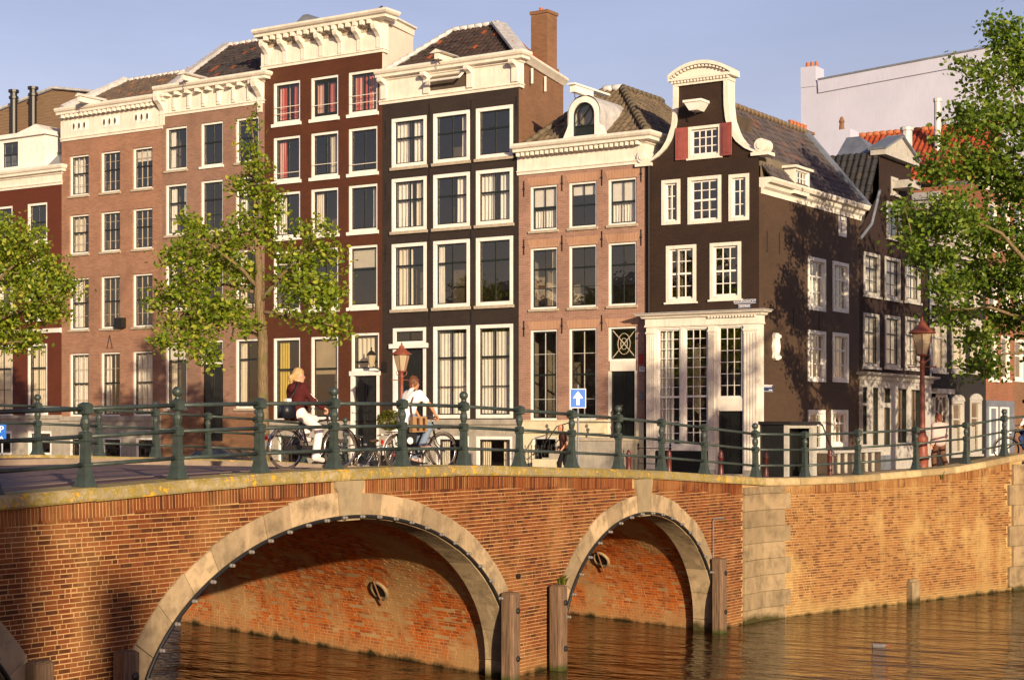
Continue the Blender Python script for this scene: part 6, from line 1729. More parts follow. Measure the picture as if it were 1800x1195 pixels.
tree('street_tree', 'large airy elm overhanging from the right edge',
     [(at(1872, 845, Z), .30)] + pxpath(Z, [(1868,700,0,.26),(1864,560,0,.22),(1856,420,0,.17),(1850,280,0,.12),(1838,140,0,.07),(1830,40,0,.03)]),
     [pxpath(Z, [(1864,560,0,.10),(1820,480,-.4,.08),(1760,410,-.8,.05),(1680,370,-1,.03),(1590,365,-1,.012)]), pxpath(Z, [(1856,440,0,.10),(1810,340,.3,.07),(1750,260,.5,.045),(1690,215,.5,.015)]),
      pxpath(Z, [(1862,600,0,.08),(1800,560,-.5,.06),(1740,540,-1,.04),(1670,545,-1.2,.015)]), pxpath(Z, [(1850,300,0,.08),(1800,200,.3,.05),(1760,110,.4,.02)]), pxpath(Z, [(1864,500,0,.08),(1780,470,.8,.05),(1700,450,1.2,.03),(1620,420,1.2,.012)]),
      pxpath(Z, [(1858,620,0,.06),(1800,620,0,.04),(1730,630,-.3,.012)])],
     pxblob(Z, [(1765,60,36,40),(1795,110,44,50),(1740,135,42,30),(1705,205,50,28),(1775,215,54,50),(1725,285,60,40),(1645,300,40,22),(1785,320,54,50),(1680,375,60,36),(1590,365,30,12),(1620,400,42,22),(1750,405,62,42),(1640,450,50,22),(1720,490,60,34),(1790,470,44,50),
      (1680,550,40,22),(1722,595,34,24),(1770,560,44,34),(1702,645,20,18),(1605,425,26,12),(1660,250,22,14),(1690,110,16,16),(1665,500,34,18),(1740,640,28,20),
      (1850,100,60,60),(1880,220,70,70),(1850,330,70,70),(1900,430,80,70),(1840,520,60,60),(1920,560,70,60),(1960,330,70,70),(1850,600,50,40)], 1.2), .165, M['leafg'], 4.4, .34, per=10)
# trees on the opposite banks, out of the frame: they throw the leaf shadows on the side wall and fill the window reflections
def simple_tree(label, x, y, hgt, rad_, zlo, dens=.5, ox=0., oy=0.):
    bl = []
    for i in range(16):
        a = R.uniform(0, 6.28); rr = rad_*R.uniform(.1,.75); z = R.uniform(zlo, hgt-1.0)
        bl.append(((x+ox+rr*math.cos(a), y+oy+rr*math.sin(a), z), 1.2, 1.2, 1.0))
    tree('street_tree', label, [((x,y,0),.3),((x,y+.1,zlo),.22),((x+.1,y,(zlo+hgt)/2),.14),((x,y,hgt-.8),.04)], [[((x,y,zlo+i*.6),.1),((x+math.cos(i*1.3)*rad_*.7,y+math.sin(i*1.3)*rad_*.7,zlo+2+i*.8),.03)] for i in range(5)], bl, .2, M['leafg'], dens, .4, per=8)
simple_tree('elm on the opposite east bank outside the picture', 18.5, -1.0, 11.2, 2.2, 6.3, .6, -.5, -6.0)
simple_tree('elm further along the right quay outside the picture', 4.6, 23.0, 14.0, 3.8, 4.5, .9)  # added unseen elm, its crown shades the side row's fronts
simple_tree('second elm along the right quay outside the picture', 4.6, 18.0, 13.0, 3.2, 4.0, .9)  # put in for more shade on the side row
simple_tree('lime on the south bank outside the picture to the west', -26.0, -32.5, 11.5, 3.5, 4.0)
simple_tree('lime on the south bank further west outside the picture', -39.0, -32.5, 12.0, 3.8, 4.0)
# houses on the south bank behind the viewer: reflected in the windows, the eastern pair is added and sized to shape the shade on the bridge's left end
GL = plain('dark_window', (.02,.022,.025), .1, .1, 3, 0, 1, .6)
for k, (x0, x1, hh_, mt, lb) in enumerate([(-62,-55,13,'brA','westernmost brick house on the bank behind the viewer'), (-55,-48.5,12,'brC','red brown house on the bank behind the viewer'), (-48.5,-41,13.2,'brE','wide pink brick house on the bank behind the viewer'),
        (-41,-34,12.4,'brD','black house on the bank behind the viewer'), (-34,-27,13,'brB','grey brick house on the bank behind the viewer'), (34,49.9,18.0,'brA','brown brick house behind the viewer to the east'), (49.9,60,9.0,'brE','pink brick house behind the viewer furthest east')]):
    t = thing('opposite_house', lb, 'house', (x0, -47.0 if x0 < 0 else -60.0, 0)); w = x1-x0
    MB().box(0,w,-9,0,0,hh_-.6).build('wall', M[mt], t); MB().box(-.05,w+.05,-9,.35,hh_-.6,hh_).build('cornice', M['cream'], t)
    wm = MB().box(0,1.1,-.02,.06,0,1.9).mesh('window', M['white']); gm = MB().box(.12,.98,.06,.075,.12,1.78).mesh('pane', GL)
    for f in range(4):
        for c in range(3):
            o = obj('window', wm, t, (w*(c+.5)/3-.55, 0, 1.2+f*2.9)); obj('pane', gm, o)
# ------------------------------------------------------------------ street furniture
M['lampred'] = plain('red_brown_lamp_paint', (.20,.055,.032), .5, .18, 9., .12, 50, .4)
def lampglass():
    m = NT('lantern_glass'); v = m.coord()
    m.fin(m.mix(m.noise(v, 3., 3), (.50,.42,.27), (.62,.54,.38)), .25, .5)
    t = m.new('BsdfTranslucent'); t.inputs[0].default_value = (.75,.65,.45,1); x = m.new('MixShader'); x.inputs[0].default_value = .45
    m.l(m.b.outputs[0], x.inputs[1]); m.l(t.outputs[0], x.inputs[2]); m.l(x.outputs[0], m.out.inputs[0]); return m.mat
M['lampglass'] = lampglass()
def lamp_post(label, loc, H=4.3):
    t = thing('street_lamp', label, 'street lamp', loc, rad(20), group='red brown lantern posts'); k = (H-.95)
    MB().lathe([(.19,0),(.19,.10),(.165,.14),(.165,.50),(.185,.53),(.185,.60),(.15,.66),(.135,.95),(.16,1.0),(.16,1.08),(.11,1.16),(.085,1.3),(.075,1.8),(.062,k-.55),(.06,k-.2),(.085,k-.17),(.06,k-.12),(.05,k)], 12).build('post', M['lampred'], t, smooth=True)
    q = MB().tube([(-.34,0,k-.28),(.34,0,k-.28)], .016, 6).sphere((-.34,0,k-.28),.03,6,4).sphere((.34,0,k-.28),.03,6,4); q.build('crossbar', M['lampred'], t)
    q = MB(); 
    for s in (-1,1): q.tube([(.05*s,0,k-.16),(.17*s,0,k-.10),(.19*s,0,k),(.10*s,0,k+.05)], .014, 5)
    q.build('lantern_cradle', M['lampred'], t)
    lt = MB().lathe([(.14,k),(.15,k+.03),(.145,k+.05)], 6).lathe([(.285,k+.57),(.30,k+.60)], 6)
    for i in range(6):
        a = 2*math.pi*(i+.5)/6; lt.tube([(.145*math.cos(a),.145*math.sin(a),k+.04),(.285*math.cos(a),.285*math.sin(a),k+.59)], .011, 5)
    lo = lt.build('lantern_frame', M['lampred'], t)
    for i in range(6):
        a, b = 2*math.pi*(i+.5)/6, 2*math.pi*(i+1.5)/6; P = lambda r, w, z: (r*math.cos(w), r*math.sin(w), z)
        MB().quad(P(.14,a,k+.05), P(.14,b,k+.05), P(.28,b,k+.575), P(.28,a,k+.575)).build('lantern_pane', M['lampglass'], lo)
    MB().lathe([(.36,k+.59),(.35,k+.62),(.24,k+.70),(.13,k+.80),(.09,k+.84),(.09,k+.88),(.03,k+.92),(.035,k+.96),(.005,k+1.04)], 12).build('lantern_roof', M['lampred'], lo, smooth=True)
    return t
p = at(1621, 826, 43.9); lamp_post('red brown lantern post standing behind the right quay railing', (p.x, p.y, zs(p.x,p.y)), 4.15)
p = at(706, 835, 58.5); lamp_post('red brown lantern post partly hidden behind the man cycling', (p.x, p.y, 0), 4.5)

# wall lantern between the red brown and the black house
wl = thing('wall_lantern', 'small black wall lantern beside the white framed door', 'lantern', (AD, BF, on_y(668,640,BF)[1]))
u = on_y(664,640,BF)[0]-AD
MB().tube([(u+.35,-.02,-.15),(u+.35,-.3,-.2),(u+.1,-.45,-.1)], .03, 6).build('bracket', M['iron'], wl)
MB().box(u+.25,u+.45,-.06,-.0,-.3,.1).build('back_plate', M['iron'], wl)
MB().lathe([(.09,0),(.16,.42)], 6, (u+.05,-.45,-.1)).build('lantern_body', M['lampglass'], wl)
MB().lathe([(.20,.42),(.10,.55),(.03,.60),(.03,.72)], 6, (u+.05,-.45,-.1)).build('lantern_roof', M['iron'], wl)

# one way sign
Zs = 50.5; sc = Zs/FPX
p = at(1016, 835, Zs); pt = at(1016, 700, Zs)
sg = thing('traffic_sign', 'blue square one way sign with white arrow behind the railing', 'traffic sign', (p.x, p.y, 0), rad(YAW))
zc_ = at(1016,700,Zs).z; hw, hh_ = 14.0*sc, 17.0*sc
MB().tube([(0,.03,0),(0,.03,zc_+hh_+.12)], .03, 8).build('sign_pole', M['zinc'], sg)
MB().box(-hw,hw,-.02,0,zc_-hh_,zc_+hh_).build('sign_plate', M['signwhite'], sg)
MB().box(-hw+.02,hw-.02,-.026,-.02,zc_-hh_+.02,zc_+hh_-.02).build('blue_face', M['signbright'], sg)
a = hw*.62; MB().prism([(-a*.32,zc_-hh_*.68),(a*.32,zc_-hh_*.68),(a*.32,zc_-hh_*.0),(a,zc_-hh_*.0),(a*.75,zc_+hh_*.22),(0,zc_+hh_*.74),(-a*.75,zc_+hh_*.22),(-a,zc_-hh_*.0),(-a*.32,zc_-hh_*.0)], -.031, -.026).build('arrow', M['signwhite'], sg)
# parking sign at the left edge, on the far railing side
Zp = 40.0; p = at(3, 790, Zp); zc_ = at(3,760,Zp).z
pk = thing('parking_sign', 'blue parking sign with white P at the left edge', 'sign', (p.x, p.y, 0), rad(YAW))
MB().tube([(0,.03,0),(0,.03,zc_+.2)], .025, 8).build('sign_pole', M['zinc'], pk)
MB().box(-.11,.11,-.02,0,zc_-.19,zc_+.19).build('sign_plate', M['signbright'], pk)
text('P', .22, M['signwhite'], pk, (0,-.024,zc_+.07), (rad(90),0,0)); 
MB().prism([(-.05,zc_-.15),(.0,zc_-.08),(.05,zc_-.15),(.02,zc_-.15),(0,zc_-.12),(-.02,zc_-.15)], -.026, -.02).build('arrow', M['signwhite'], pk)

# bollards
def bollard_mesh():
    q = MB(); q.lathe([(.10,0),(.10,.08),(.085,.1),(.078,.70),(.09,.72),(.09,.77),(.07,.80),(.075,.86),(.05,.93),(.015,.97)], 12); return q.mesh('bollard', plain('bollard_red_brown', (.085,.020,.016), .4, .15, 8, .08, 40, .4), True)
bmsh = bollard_mesh()
for x, lb in ((1105,'red brown bollard before the grey stone stoop'), (1176,'red brown bollard before the left shop window'), (1267,'red brown bollard before the shop door'), (1346,'red brown bollard at the dark house corner'), (1459,'red brown bollard beside the low white bay')):
    Zb = 50.5 if x < 1400 else 52
    p = at(x, 836, Zb)
    tag(obj('bollard', bmsh, None, (p.x, p.y, zs(p.x, p.y)-.02)), lb, 'bollard', 'red brown bollards along the street')
# low iron barrier between the stoop and the shop
p0, p1 = at(1122, 835, 55.5), at(1178, 835, 54.5)
br = thing('iron_barrier', 'low black iron barrier between stoop and shop window', 'barrier', (p0.x, p0.y, 0)); v = p1-p0
for k in (0,1): 
    MB().lathe([(.05,0),(.05,.1),(.025,.15),(.025,.9),(.05,.95),(.02,1.0),(.045,1.06),(.0,1.14)], 8).build('post', M['iron'], br, (v.x*k, v.y*k, 0))
for z in (.45,.95): MB().tube([(0,0,z),(v.x,v.y,z)], .014, 5).build('rail', M['iron'], br)

# clipped ball shrub in a pot
p = at(685, 830, 54.0); 
sb = thing('potted_shrub', 'clipped round green shrub in a dark pot before the black door', 'shrub', (p.x, p.y, 0)); zb_ = at(685,738,54.0).z
MB().lathe([(.22,0),(.30,.9),(.33,.92),(.33,1.0),(.28,1.0)], 12).build('pot', M['iron'], sb)
MB().tube([(0,0,.9),(0,0,zb_)], .03, 6).build('stem', M['bark'], sb)
d = rng.normal(size=(1600,3)); d /= np.linalg.norm(d,axis=1)[:,None]; k = d*np.array([.42,.42,.34])*rng.uniform(.75,1.0,size=(1600,1)) + np.array([0,0,zb_])
V, F = leaves(k, .07); obj('foliage', np_mesh('foliage', V, F, leaf_mat('box_leaf', (.05,.06,.008), (.11,.12,.015), (.2,.19,.03))), sb)
# fern like tuft on the pier and grass by the lamp
def tuft(name, label, cat, c, n, r, L, mat, kind=None):
    k = []; q = MB()
    for i in range(n):
        a = R.uniform(0,6.28); l = L*R.uniform(.5,1); b = Vector((R.uniform(-r,r), R.uniform(-r,r), 0)); d_ = Vector((math.cos(a)*.5, math.sin(a)*.5, 1)).normalized(); s = Vector((-math.sin(a), math.cos(a), 0))*.012
        e = b+d_*l+Vector((math.cos(a),math.sin(a),-.6))*l*.3; m = b+d_*l*.6
        q.add([b-s, b+s, m+s, m-s, e], [(0,1,2,3),(3,2,4)])
    return tag(q.build(name, mat, None, c), label, cat, None, kind)
GR = leaf_mat('grass_blade', (.06,.09,.01), (.14,.17,.02), (.26,.22,.06))
yz = on_x(987, 1018, .05); tuft('wall_plant', 'small bright green plant growing on the bridge pier', 'plant', (.05, yz[0], yz[1]-.1), 70, .07, .28, GR)
p = at(1640, 826, 43.6); tuft('grass_tuft', 'yellow green grass tuft at the foot of the lantern post', 'grass', (p.x, p.y, zs(p.x,p.y)), 260, .35, .35, GR)
p = at(1590, 832, 42.9); tuft('grass_tuft', 'thin grass tuft on the coping left of the lantern post', 'grass', (p.x, p.y, zs(p.x,p.y)), 120, .35, .2, GR)
# crow on the roof edge
p = at(678, 26, 64.0)
cr = thing('crow', 'black crow perched on the tall white cornice', 'bird', p, rad(YAW)); BK = plain('black_feathers', (.012,.012,.014), .5)
q = MB(); q.sphere((0,0,.16), .11, 10, 7, (1.6,.8,.85)); q.sphere((.0-.16,0,.27), .06, 8, 6); q.tube([(-.10,0,.2),(-.15,0,.26)], .05, 6); q.tube([(-.21,0,.27),(-.28,0,.255)], [.02,.003], 5); q.tube([(.12,0,.13),(.30,0,.05)], [.06,.035], 5)
q.build('body', BK, cr, smooth=True)
for s in (-1,1): MB().tube([(0,.03*s,.1),(0,.03*s,0)], .009, 4).build('leg', BK, cr)
# bottle floating
d = ray(1545, 1137); t_ = (WZ-CAM[2])/d[2]
bt = thing('floating_bottle', 'clear plastic bottle with red cap floating in the water', 'bottle', (CAM[0]+d[0]*t_, CAM[1]+d[1]*t_, WZ+.03), rad(20))
MB().tube([(-.14,0,0),(-.12,0,0),(.08,0,0),(.13,0,.01),(.16,0,.01)], [.02,.045,.045,.018,.016], 8).build('bottle_body', plain('cloudy_plastic', (.16,.15,.15), .2, .05), bt)
MB().tube([(.16,0,.01),(.19,0,.012)], .018, 8).build('cap', plain('red_cap', (.5,.03,.02), .4), bt)
# fallen ring on quay etc: mooring ring on the pier
# dark parked car seen through the far railing
M['carpaint'] = plain('dark_car_paint', (.015,.016,.02), .15, .1, 2., 0, 1, .6)
M['tyre'] = plain('tyre_rubber', (.012,.012,.012), .8, .2, 30.)
M['chrome'] = plain('bright_metal', (.5,.5,.5), .25, .1, 20., 0, 1, .5, 1.)
p = at(398, 810, 52.5)
car = thing('parked_car', 'dark parked car glimpsed low behind the far bridge railing', 'car', (p.x, p.y, 0), 0)
sec = [(-2.05,.55,.60,.55),(-1.95,.85,.80,.62),(-1.2,.92,.84,.66),(-.75,1.30,.80,.56),(.2,1.38,.82,.57),(.85,.98,.84,.64),(1.75,.80,.82,.62),(2.05,.60,.70,.55)]
q = MB(); vs = []
for x, zt, wb_, wt_ in sec:
    zt *= .70
    for yy, zz_ in ((-wb_,.2),(-wb_-.02,.45),(-wt_,zt),(wt_,zt),(wb_+.02,.45),(wb_,.2)): vs.append((x, yy, min(zz_, zt)))
fs = [(i*6+j, i*6+(j+1)%6, i*6+6+(j+1)%6, i*6+6+j) for i in range(7) for j in range(6)] + [tuple(range(6))[::-1], tuple(42+j for j in range(6))]
q.add(vs, fs).build('body', M['carpaint'], car, smooth=True)
for x in (-1.3, 1.3):
    for s in (-.78,.78):
        w = MB().lathe([(.31,-.1),(.31,.1)], 18).build('wheel', M['tyre'], car, (x, s, .31), rot=(rad(90),0,0)); MB().lathe([(.19,-.105),(.19,.105)], 12).build('rim', M['chrome'], w)
for s in (-1,1): MB().quad((-.62,s*.80,.68),(.55,s*.80,.68),(.15,s*.62,.92),(-.55,s*.60,.90)).build('side_window', M['glass'], car)

# ------------------------------------------------------------------ bicycles (x forward, z up)
M['bikeblack'] = plain('bike_black', (.014,.013,.013), .3, .1, 9, 0, 1, .5)
M['leather'] = plain('saddle_leather', (.05,.028,.015), .5)
M['reflector'] = plain('red_reflector', (.5,.02,.015), .25)
M['tyrebrown'] = plain('dusty_tyre', (.07,.05,.038), .8)
def wheel_meshes(Rw):
    c = [(Rw*math.cos(t), 0, Rw*math.sin(t)) for t in np.linspace(0, 2*math.pi, 32, endpoint=False)]
    ty = MB().tube(c, .021, 6, True).mesh('tyre', M['tyrebrown'], True)
    c2 = [(p[0]*.93, 0, p[2]*.93) for p in c]; rm = MB().tube(c2, .011, 5, True).mesh('rim', M['chrome'], True)
    q = MB()
    for i in range(24):
        a = 2*math.pi*i/24; s = .03 if i % 2 else -.03
        q.tube([(.02*math.cos(a+1.2),s,.02*math.sin(a+1.2)),(Rw*.92*math.cos(a),0,Rw*.92*math.sin(a))], .0016, 3)
    q.tube([(0,-.06,0),(0,.06,0)], .02, 8)
    return ty, rm, q.mesh('spokes', M['chrome'])
WM = wheel_meshes(.335)
def bicycle(label, loc, rz, lean=0, fender='bikeblack', steer=0., group=None, case=True, frame='bikeblack', simple=False):
    b = thing('bicycle', label, 'bicycle', loc, rz, group=group); b.rotation_euler = (lean, 0, rz); F = M[frame]
    for x in (-.53, .57):
        w = obj('wheel', WM[0], b, (x, 0, .355)); obj('rim', WM[1], w); obj('spokes', WM[2], w)
    bb, st, hd0, hd1, ra = Vector((-.05,0,.29)), Vector((-.22,0,.80)), Vector((.37,0,.62)), Vector((.32,0,.88)), Vector((-.53,0,.355))
    q = MB(); q.tube([bb, hd0], .018, 7); q.tube([bb, st, st+(st-bb)*.12], .016, 7); q.tube([st-Vector((0,0,.05)), Vector((.1,0,.80)), hd1-Vector((0,0,.03))], .016, 7); q.tube([hd0+Vector((.01,0,-.03)), hd1+Vector((-.01,0,.03))], .021, 7)
    for s in (-1,1): q.tube([bb+Vector((0,.03*s,0)), ra+Vector((0,.06*s,0))], .010, 6); q.tube([st+Vector((0,.01*s,-.05)), ra+Vector((0,.06*s,0))], .009, 6)
    q.build('frame', F, b, smooth=True)
    q = MB()
    for s in (-1,1): q.tube([(.36,.03*s,.62),(.40,.05*s,.5),(.57,.055*s,.355)], .011, 6)
    q.build('fork', F, b, smooth=True)
    q = MB(); q.tube([hd1, (.30,0,1.0)], .014, 7); q.tube([(.05,-.28,1.0),(.18,-.27,1.03),(.30,-.14,1.03),(.31,0,1.02),(.30,.14,1.03),(.18,.27,1.03),(.05,.28,1.0)], .012, 7); hb = q.build('handlebar', M['chrome'], b, smooth=True)
    for s in (-1,1): MB().tube([(.03,.28*s,.998),(.15,.275*s,1.02)], .017, 7).build('grip', M['leather'], hb)
    q = MB(); q.sphere((-.34,0,.90), .1, 10, 6, (1.1,1.05,.42)); q.tube([(-.29,0,.905),(-.14,0,.91)], [.06,.025], 7); q.build('saddle', M['leather'], b, smooth=True)
    for x, t0, t1, m in ((-.53,20,190,fender),(.57,5,150,'bikeblack')):
        q = MB(); n = 14; vs = []
        for i in range(n+1):
            a = rad(t0+(t1-t0)*i/n); 
            for s, r in ((-.028,.375),(0,.385),(.028,.375)): vs.append((x+r*math.cos(a), s, .355+r*math.sin(a)))
        q.add(vs, [(i*3+j, i*3+j+1, i*3+4+j, i*3+3+j) for i in range(n) for j in range(2)]); q.build('mudguard', M[m], b, smooth=True)
    if case:
        q = MB(); q.prism([(-.62,.31),(-.62,.41),(-.05,.41),(.05,.36),(.05,.22),(-.05,.19)], -.085, -.045); q.build('chain_case', M['bikeblack'], b)
    q = MB(); q.tube([(-.05,-.1,.29),(-.05,.1,.29)], .015, 6); q.tube([(-.05,-.1,.29),(-.02,-.1,.12)], .011, 5); q.tube([(-.05,.1,.29),(-.08,.1,.46)], .011, 5); cr_ = q.build('crank', M['chrome'], b)
    for s, z, x in ((-1,.12,-.02),(1,.46,-.08)): MB().box(x-.05,x+.05,min(s*.1,s*.2),max(s*.1,s*.2),z-.012,z+.012).build('pedal', M['tyre'], cr_)
    q = MB()
    for s in (-1,1): q.tube([(-.25,.06*s,.72),(-.80,.06*s,.73)], .008, 5); q.tube([(-.75,.06*s,.73),(-.54,.07*s,.36)], .006, 5)
    for k in range(4): q.tube([(-.35-.14*k,-.06,.73),(-.35-.14*k,.06,.73)], .006, 5)
    q.build('carrier', M['bikeblack'], b)
    MB().box(-.93,-.90,-.03,.03,.50,.58).build('rear_reflector', M['reflector'], b)
    MB().lathe([(.02,0),(.05,.05),(.05,.07)], 8).build('headlight', M['chrome'], b, (.42,0,.82), rot=(0,rad(90),0))
    return b
def deck(x, y): return zc(y)-.08
HD = math.atan2(.962, .269)        # riding direction
wpos = Vector((-2.2, -13.25)); mpos = Vector((-3.25, -8.72))
bike_w = bicycle('black upright bicycle ridden by the blond woman', (wpos.x, wpos.y, deck(*wpos)), HD, fender='chrome')
bike_m = bicycle('black bicycle with white rear mudguard ridden by the man', (mpos.x, mpos.y, deck(*mpos)), HD, fender='white', case=False)
# bicycles parked along the far railing
for i, (x, lb) in enumerate(((610,'dark bicycle parked against far railing beneath the woman'), (668,'dark bicycle parked by the far railing between the riders'), (730,'dark bicycle parked by the far railing behind the man'))):
    p = at(x, 815, 42.0 + i*1.6); bicycle(lb, (p.x, p.y, max(0, zs(p.x, p.y))), HD+rad(-8+9*i), rad(7), group='bicycles parked by the far railing')
# ------------------------------------------------------------------ people: one continuous skin per figure, clothing and hair as its children
def sdf_mesh(prims, h, k=.03, pad=.05):
    lo = np.min([np.minimum(p[1], p[2]) - max(p[3], p[4]) if p[0] == 'c' else np.array(p[1])-max(p[2]) for p in prims], 0) - pad
    hi = np.max([np.maximum(p[1], p[2]) + max(p[3], p[4]) if p[0] == 'c' else np.array(p[1])+max(p[2]) for p in prims], 0) + pad
    n = np.ceil((hi-lo)/h).astype(int)+1
    X = np.stack(np.meshgrid(*[lo[i]+h*np.arange(n[i]) for i in range(3)], indexing='ij'), -1)
    D = None
    for p in prims:
        if p[0] == 'c':
            a, b = np.array(p[1],float), np.array(p[2],float); ab = b-a; t = np.clip(((X-a)@ab)/max(1e-9, ab@ab), 0, 1)
            d = np.linalg.norm(X-a-t[...,None]*ab, axis=-1) - (p[3]+(p[4]-p[3])*t)
        else:
            r = np.array(p[2],float); q = (X-np.array(p[1]))/r; l = np.linalg.norm(q, axis=-1); d = (l-1)*r.min()
        if D is None: D = d
        else:
            hh = np.clip(.5+.5*(D-d)/k, 0, 1); D = D*(1-hh)+d*hh - k*hh*(1-hh)
    S = D < 0
    vid = -np.ones(tuple(n-1), int)
    C = [S[i:n[0]-1+i, j:n[1]-1+j, l:n[2]-1+l] for i in (0,1) for j in (0,1) for l in (0,1)]
    cnt = sum(c.astype(int) for c in C); act = (cnt > 0) & (cnt < 8)
    idx = np.argwhere(act); vid[act] = np.arange(len(idx))
    P = np.zeros((len(idx),3)); W_ = np.zeros(len(idx))
    corners = [(i,j,l) for i in (0,1) for j in (0,1) for l in (0,1)]
    for a in range(8):
        for b in range(a+1, 8):
            ca, cb = np.array(corners[a]), np.array(corners[b])
            if np.abs(ca-cb).sum() != 1: continue
            ia, ib = idx+ca, idx+cb
            da, db = D[ia[:,0],ia[:,1],ia[:,2]], D[ib[:,0],ib[:,1],ib[:,2]]
            m = (da < 0) != (db < 0); t = np.where(m, da/np.where(m, da-db, 1), 0)
            P += np.where(m[:,None], ca+(cb-ca)*t[:,None], 0); W_ += m
    V = lo + h*(idx + P/W_[:,None])
    F = []
    for ax in range(3):
        o = [1,2,0][ax], [2,0,1][ax]
        s0 = [slice(None)]*3; s1 = [slice(None)]*3; s0[ax] = slice(0,-1); s1[ax] = slice(1,None)
        e = np.argwhere(S[tuple(s0)] != S[tuple(s1)])
        e = e[(e[:,o[0]] > 0) & (e[:,o[1]] > 0) & (e[:,o[0]] < n[o[0]]-1) & (e[:,o[1]] < n[o[1]]-1)]
        ins = S[e[:,0],e[:,1],e[:,2]]
        def c(du, dv): f = e.copy(); f[:,o[0]] -= du; f[:,o[1]] -= dv; return vid[f[:,0],f[:,1],f[:,2]]
        q = np.stack([c(1,1), c(0,1), c(0,0), c(1,0)], 1); q[~ins] = q[~ins][:,::-1]; F.append(q)
    return V, np.concatenate(F)
def skin_mat(name, c):
    m = NT(name); v = m.coord(); m.b.inputs['Subsurface Weight'].default_value = .15; m.b.inputs['Subsurface Radius'].default_value = (.02,.008,.004)
    return m.fin(m.mix(m.noise(v, 12., 3), sh(c,.9), sh(c,1.1)), .5, .35)
M['skin'] = skin_mat('skin', (.56,.30,.19)); M['skin2'] = skin_mat('tanned_skin', (.46,.22,.12))
def fabric(name, c, sc=14.): 
    m = NT(name); v = m.coord(); n = m.noise(v, sc, 4, .6); m.bump(m.noise(v, 9., 3), .5, .03)
    return m.fin(m.mix(n, sh(c,.82), sh(c,1.12)), .85, .15)
A3 = lambda *p: np.array(p, float)
def person(label, loc, rz, J, skin, cloth_, hair, fist=True, look=0., scale=1., tilt=0.):
    t = thing('person', label, 'person', loc, rz)
    hd = A3(*J['head']); fw = A3(math.cos(look), math.sin(look), 0); sd = A3(-math.sin(look), math.cos(look), 0)
    pel, che, nk = A3(*J['pelvis']), A3(*J['chest']), A3(*J['neck'])
    prims = []; arm, leg, tor = [], [], []
    L = ('l','r'); hip = {s: A3(*J['hip_'+s]) for s in L}; shd = {s: A3(*J['sh_'+s]) for s in L}
    tor += [('c', hip['l'], hip['r'], .105, .105), ('c', pel, (pel+che)/2, .125, .115), ('c', pel+A3(0,.05,0), che+A3(0,.07,0), .10, .105), ('c', pel-A3(0,.05,0), che-A3(0,.07,0), .10, .105), ('c', che+(shd['l']-che)*.55, che+(shd['r']-che)*.55, .115, .115), ('c', shd['l'], shd['r'], .062, .062), ('c', che, nk, .10, .062)]
    head = [('c', nk, hd-A3(0,0,.05), .052, .050), ('e', hd+A3(0,0,.02)-fw*.01, (.092,.080,.108)), ('c', hd-A3(0,0,.05)+fw*.035, hd-A3(0,0,.085)+fw*.05, .052, .036), ('c', hd+fw*.085-A3(0,0,.0), hd+fw*.104-A3(0,0,.028), .010, .014), ('c', hd+sd*.078-A3(0,0,.01), hd+sd*.084+A3(0,0,.015), .014, .016), ('c', hd-sd*.078-A3(0,0,.01), hd-sd*.084+A3(0,0,.015), .014, .016)]
    up, fo, th, ca, ft = {}, {}, {}, {}, {}
    for s in L:
        el, wr, kn, an, to = (A3(*J[k+'_'+s]) for k in ('el','wr','kn','an','toe'))
        up[s] = ('c', shd[s], el, .052, .042); fo[s] = ('c', el, wr, .041, .027)
        th[s] = ('c', hip[s], kn, .088, .060); ca[s] = ('c', kn, an, .058, .036); ft[s] = ('c', an-A3(0,0,.03), to, .040, .030)
        ft2 = ('c', an-A3(0,0,.045)-(to-an)*.25, to, .034, .030)
        prims += [up[s], fo[s], th[s], ca[s], ft[s]]; ft[s] = [ft[s], ft2]
    V, F = sdf_mesh(tor+head+prims, .016)
    Vs, Fs = [V], [F]; off = len(V)
    for s in L:                                # hands with five fingers, curled when gripping
        el, wr = A3(*J['el_'+s]), A3(*J['wr_'+s]); d = wr-el; d /= np.linalg.norm(d)
        dn = A3(0,0,-1); dn = dn-d*(dn@d); dn /= np.linalg.norm(dn); sx = np.cross(d, dn); sg = -1 if s == 'l' else 1
        hp = [('c', wr-d*.02, wr+d*.02, .026, .026), ('c', wr+d*.03+sx*.022, wr+d*.085+sx*.028, .017, .015), ('c', wr+d*.03-sx*.022, wr+d*.085-sx*.028, .017, .015), ('c', wr+d*.03, wr+d*.088, .018, .016)]
        for i, (ln, o) in enumerate(((.034,-.030),(.040,-.010),(.038,.010),(.030,.030))):
            k0 = wr+d*.088+sx*o; cur = (.9 if fist else .35)
            k1 = k0+(d*math.cos(cur)+dn*math.sin(cur))*ln; k2 = k1+(d*math.cos(cur*2)+dn*math.sin(cur*2))*ln*.8; k3 = k2+(d*math.cos(cur*2.8)+dn*math.sin(cur*2.8))*ln*.55
            hp += [('c', k0, k1, .0095, .009), ('c', k1, k2, .009, .0085), ('c', k2, k3, .0085, .0075)]
        th0 = wr+d*.03+sx*.03*sg; th1 = th0+(d*.6+sx*sg*.6+dn*.5)*.035; hp += [('c', th0, th1, .013, .011), ('c', th1, th1+(d*.8+dn*.6)*.03, .0105, .009)]
        v2, f2 = sdf_mesh(hp, .0065, .008, .02); Vs.append(v2); Fs.append(f2+off); off += len(v2)
    body = obj('body', np_mesh('body', np.concatenate(Vs), np.concatenate(Fs), M[skin], True), t)
    grow = lambda pr, g: [('c', p[1], p[2], p[3]+g, p[4]+g) if p[0] == 'c' else p for p in pr]
    cut = lambda p, f: ('c', p[1], p[1]+(p[2]-p[1])*f, p[3], p[3]+(p[4]-p[3])*f)
